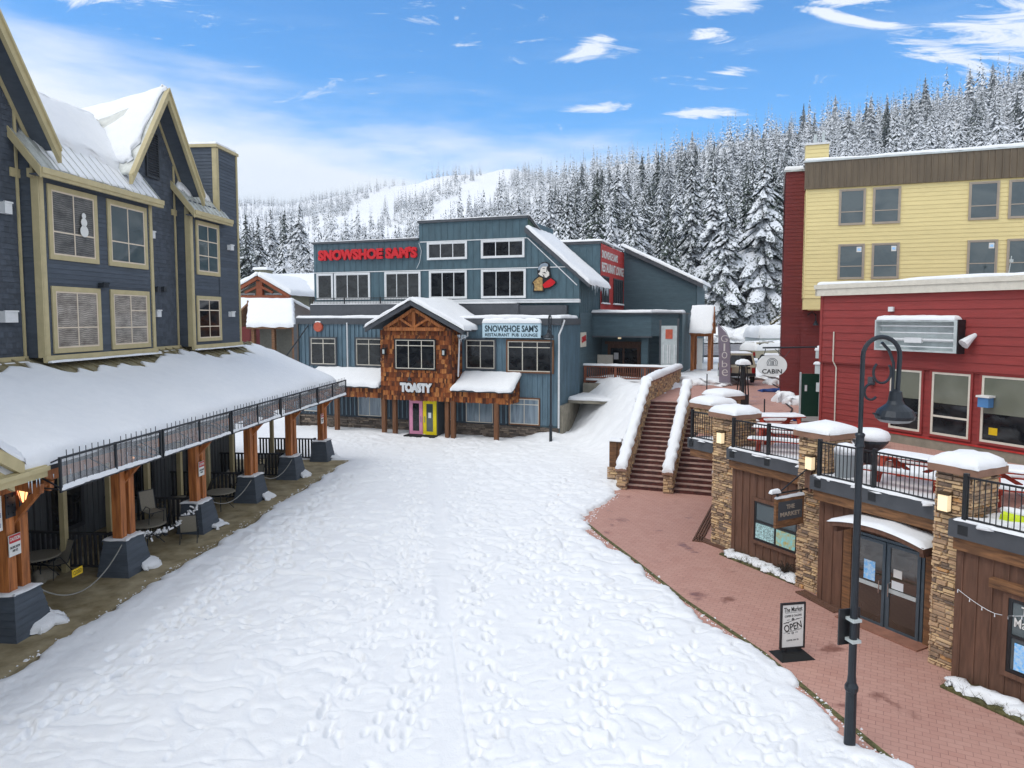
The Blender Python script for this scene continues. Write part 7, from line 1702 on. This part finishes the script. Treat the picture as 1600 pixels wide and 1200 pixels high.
a = HC.hit(393, 511); b_ = HC.hit(466, 508); t1 = HC.hit(388, 471, 3.2); t2 = HC.hit(459, 471, 3.2)
q = MB(1); q.box(a[0]+.4, b_[0]-.2, .6, 6, .5, a[1]-.1); q.build('wall', mat('grey_green_wall', '63625a', .8, .1), hc)
q = MB(2); q.prism([(a[0]-.2, a[1]-.15), (a[0]-.2, a[1]+.05), (b_[0]+.2, a[1]+.05), (b_[0]+.2, a[1]-.15)], -.5, 6.5); q.prism([(-.5, a[1]), (7, a[1]), (3.2, t1[1]-.1)], 0, .2)
q.v = q.v[:8]+[(t1[0]-.1+p[1]*1.0, p[0], p[2]) for p in q.v[8:]]; q.bar((a[0]+.1, -.4, a[1]), (t1[0], 3.2, t1[1]), .25, .2); q.bar((t1[0], 6.8, a[1]), (t1[0], 3.2, t1[1]), .25, .2)
for x in (a[0]+.3, (a[0]+b_[0])/2, b_[0]-.3): q.box(x-.14, x+.14, -.3, .0, 0, a[1]-.1)
q.build('timber_frame', M['beam_wood'], hc)
q = MB(3); q.snow((a[0]-.1, -.6, a[1]), (b_[0]+.1, -.6, a[1]), (t2[0], 3.2, t2[1]), (t1[0], 3.2, t1[1]), .42, .35, .06, .1, .4, 3); q.snow((b_[0]+.1, 7, a[1]), (a[0]-.1, 7, a[1]), (t1[0], 3.1, t1[1]), (t2[0], 3.1, t2[1]), .42, .35, .06, .1, .5, 3); q.build('roof_snow', M['snow'], hc, smooth=True)
HD = Frame(-27, 70, -8); hd = empty('red_brown_shop', HD, 'low red-brown shop front with snow roof just beside the lodge corner', 'house'); a = HD.hit(360, 478); b_ = HD.hit(389, 478); lo = HD.hit(375, 505)
q = MB(1); q.box(a[0]-3, b_[0], 0, 5, .5, HD.hit(375, 485)[1]); q.build('wall', M['dark_red'], hd); q = MB(2); q.snow((a[0]-3, -.6, HD.hit(375, 484)[1]), (b_[0]+.3, -.6, HD.hit(375, 484)[1]), (b_[0]+.3, 4, HD.hit(375, 470, 4)[1]), (a[0]-3, 4, HD.hit(375, 470, 4)[1]), .35, .3, .05, .1, .6, 4); q.build('roof_snow', M['snow'], hd, smooth=True)
r_ = HD.rect(378, 490, 384, 504); window(hd, *r_, -.02, trim='white', sash='white', cols=1, tw=.08)
# ================================================================ far-apart pieces of a part become parts of their own
def split_far(o):
    me = o.data; bm = bmesh.new(); bm.from_mesh(me); bm.verts.ensure_lookup_table(); n = len(bm.verts); isl = [-1]*n; k = 0
    for v in bm.verts:
        if isl[v.index] >= 0: continue
        st_ = [v]; isl[v.index] = k
        while st_:
            a = st_.pop()
            for e_ in a.link_edges:
                b = e_.other_vert(a)
                if isl[b.index] < 0: isl[b.index] = k; st_.append(b)
        k += 1
    bm.free(); isl = np.array(isl); co = np.array([tuple(o.matrix_world @ v.co) for v in me.vertices])
    lo = np.full((k, 3), np.inf); hi = np.full((k, 3), -np.inf); np.minimum.at(lo, isl, co); np.maximum.at(hi, isl, co); size = (hi-lo).max(1); piece = list(range(k))
    def find(a):
        while piece[a] != a: piece[a] = piece[piece[a]]; a = piece[a]
        return a
    for a in range(k-1):
        gap = np.maximum(0, np.maximum(lo[a]-hi[a+1:], lo[a+1:]-hi[a])); near_ = np.sqrt((gap**2).sum(1)) <= np.maximum(.02, .5*np.maximum(size[a], size[a+1:]))
        for b in np.nonzero(near_)[0]:
            ra, rb_ = find(a), find(int(b)+a+1)
            if ra != rb_: piece[rb_] = ra
    root = np.array([find(i) for i in range(k)]); groups = sorted(set(root.tolist()))
    if len(groups) < 2: return
    vp = root[isl]
    for gi, g in enumerate(groups):
        b2 = bmesh.new(); b2.from_mesh(me); b2.verts.ensure_lookup_table(); bmesh.ops.delete(b2, geom=[v for v in b2.verts if vp[v.index] != g], context='VERTS')
        m2 = me if False else bpy.data.meshes.new(me.name); b2.to_mesh(m2); b2.free()
        for mt in me.materials: m2.materials.append(mt)
        if gi == 0: first = m2
        else:
            c = o.copy(); c.data = m2; C.objects.link(c)
    o.data = first
bpy.context.view_layer.update()
for o in list(bpy.data.objects):
    if o.type == 'MESH' and o.name.split('.')[0] in ('board_siding', 'lap_siding', 'rake_board', 'shed_roof_snow', 'side_casing', 'roof_edge', 'gutter', 'porch_post', 'window_bars', 'shed_roof', 'strap', 'base_snow', 'rail') and not o.children: split_far(o)
# ================================================================ mountain air
hb_ = empty('haze', None) if False else None
lo = [min((o.matrix_world @ Vector(c))[i] for o in bpy.data.objects if o.type == 'MESH' and o.name in ('ground', 'forest', 'ground_behind') for c in o.bound_box) for i in range(3)]
hi = [max((o.matrix_world @ Vector(c))[i] for o in bpy.data.objects if o.type == 'MESH' and o.name in ('ground', 'forest', 'ground_behind') for c in o.bound_box) for i in range(3)]
q = MB(1); q.box(lo[0]-20, hi[0]+20, lo[1]-20, hi[1]+20, lo[2]-1, hi[2]+30)
m, nt, b = newmat('mountain_haze'); m.node_tree.nodes.remove(b); pv = nt.new('ShaderNodeVolumePrincipled'); pv.inputs['Color'].default_value = (.82, .9, 1, 1); pv.inputs['Density'].default_value = .00028; pv.inputs['Anisotropy'].default_value = .2
nt.link(pv.outputs[0], m.node_tree.nodes['Material Output'].inputs['Volume'])
hz = q.build('haze', m); hz['kind'] = 'stuff'
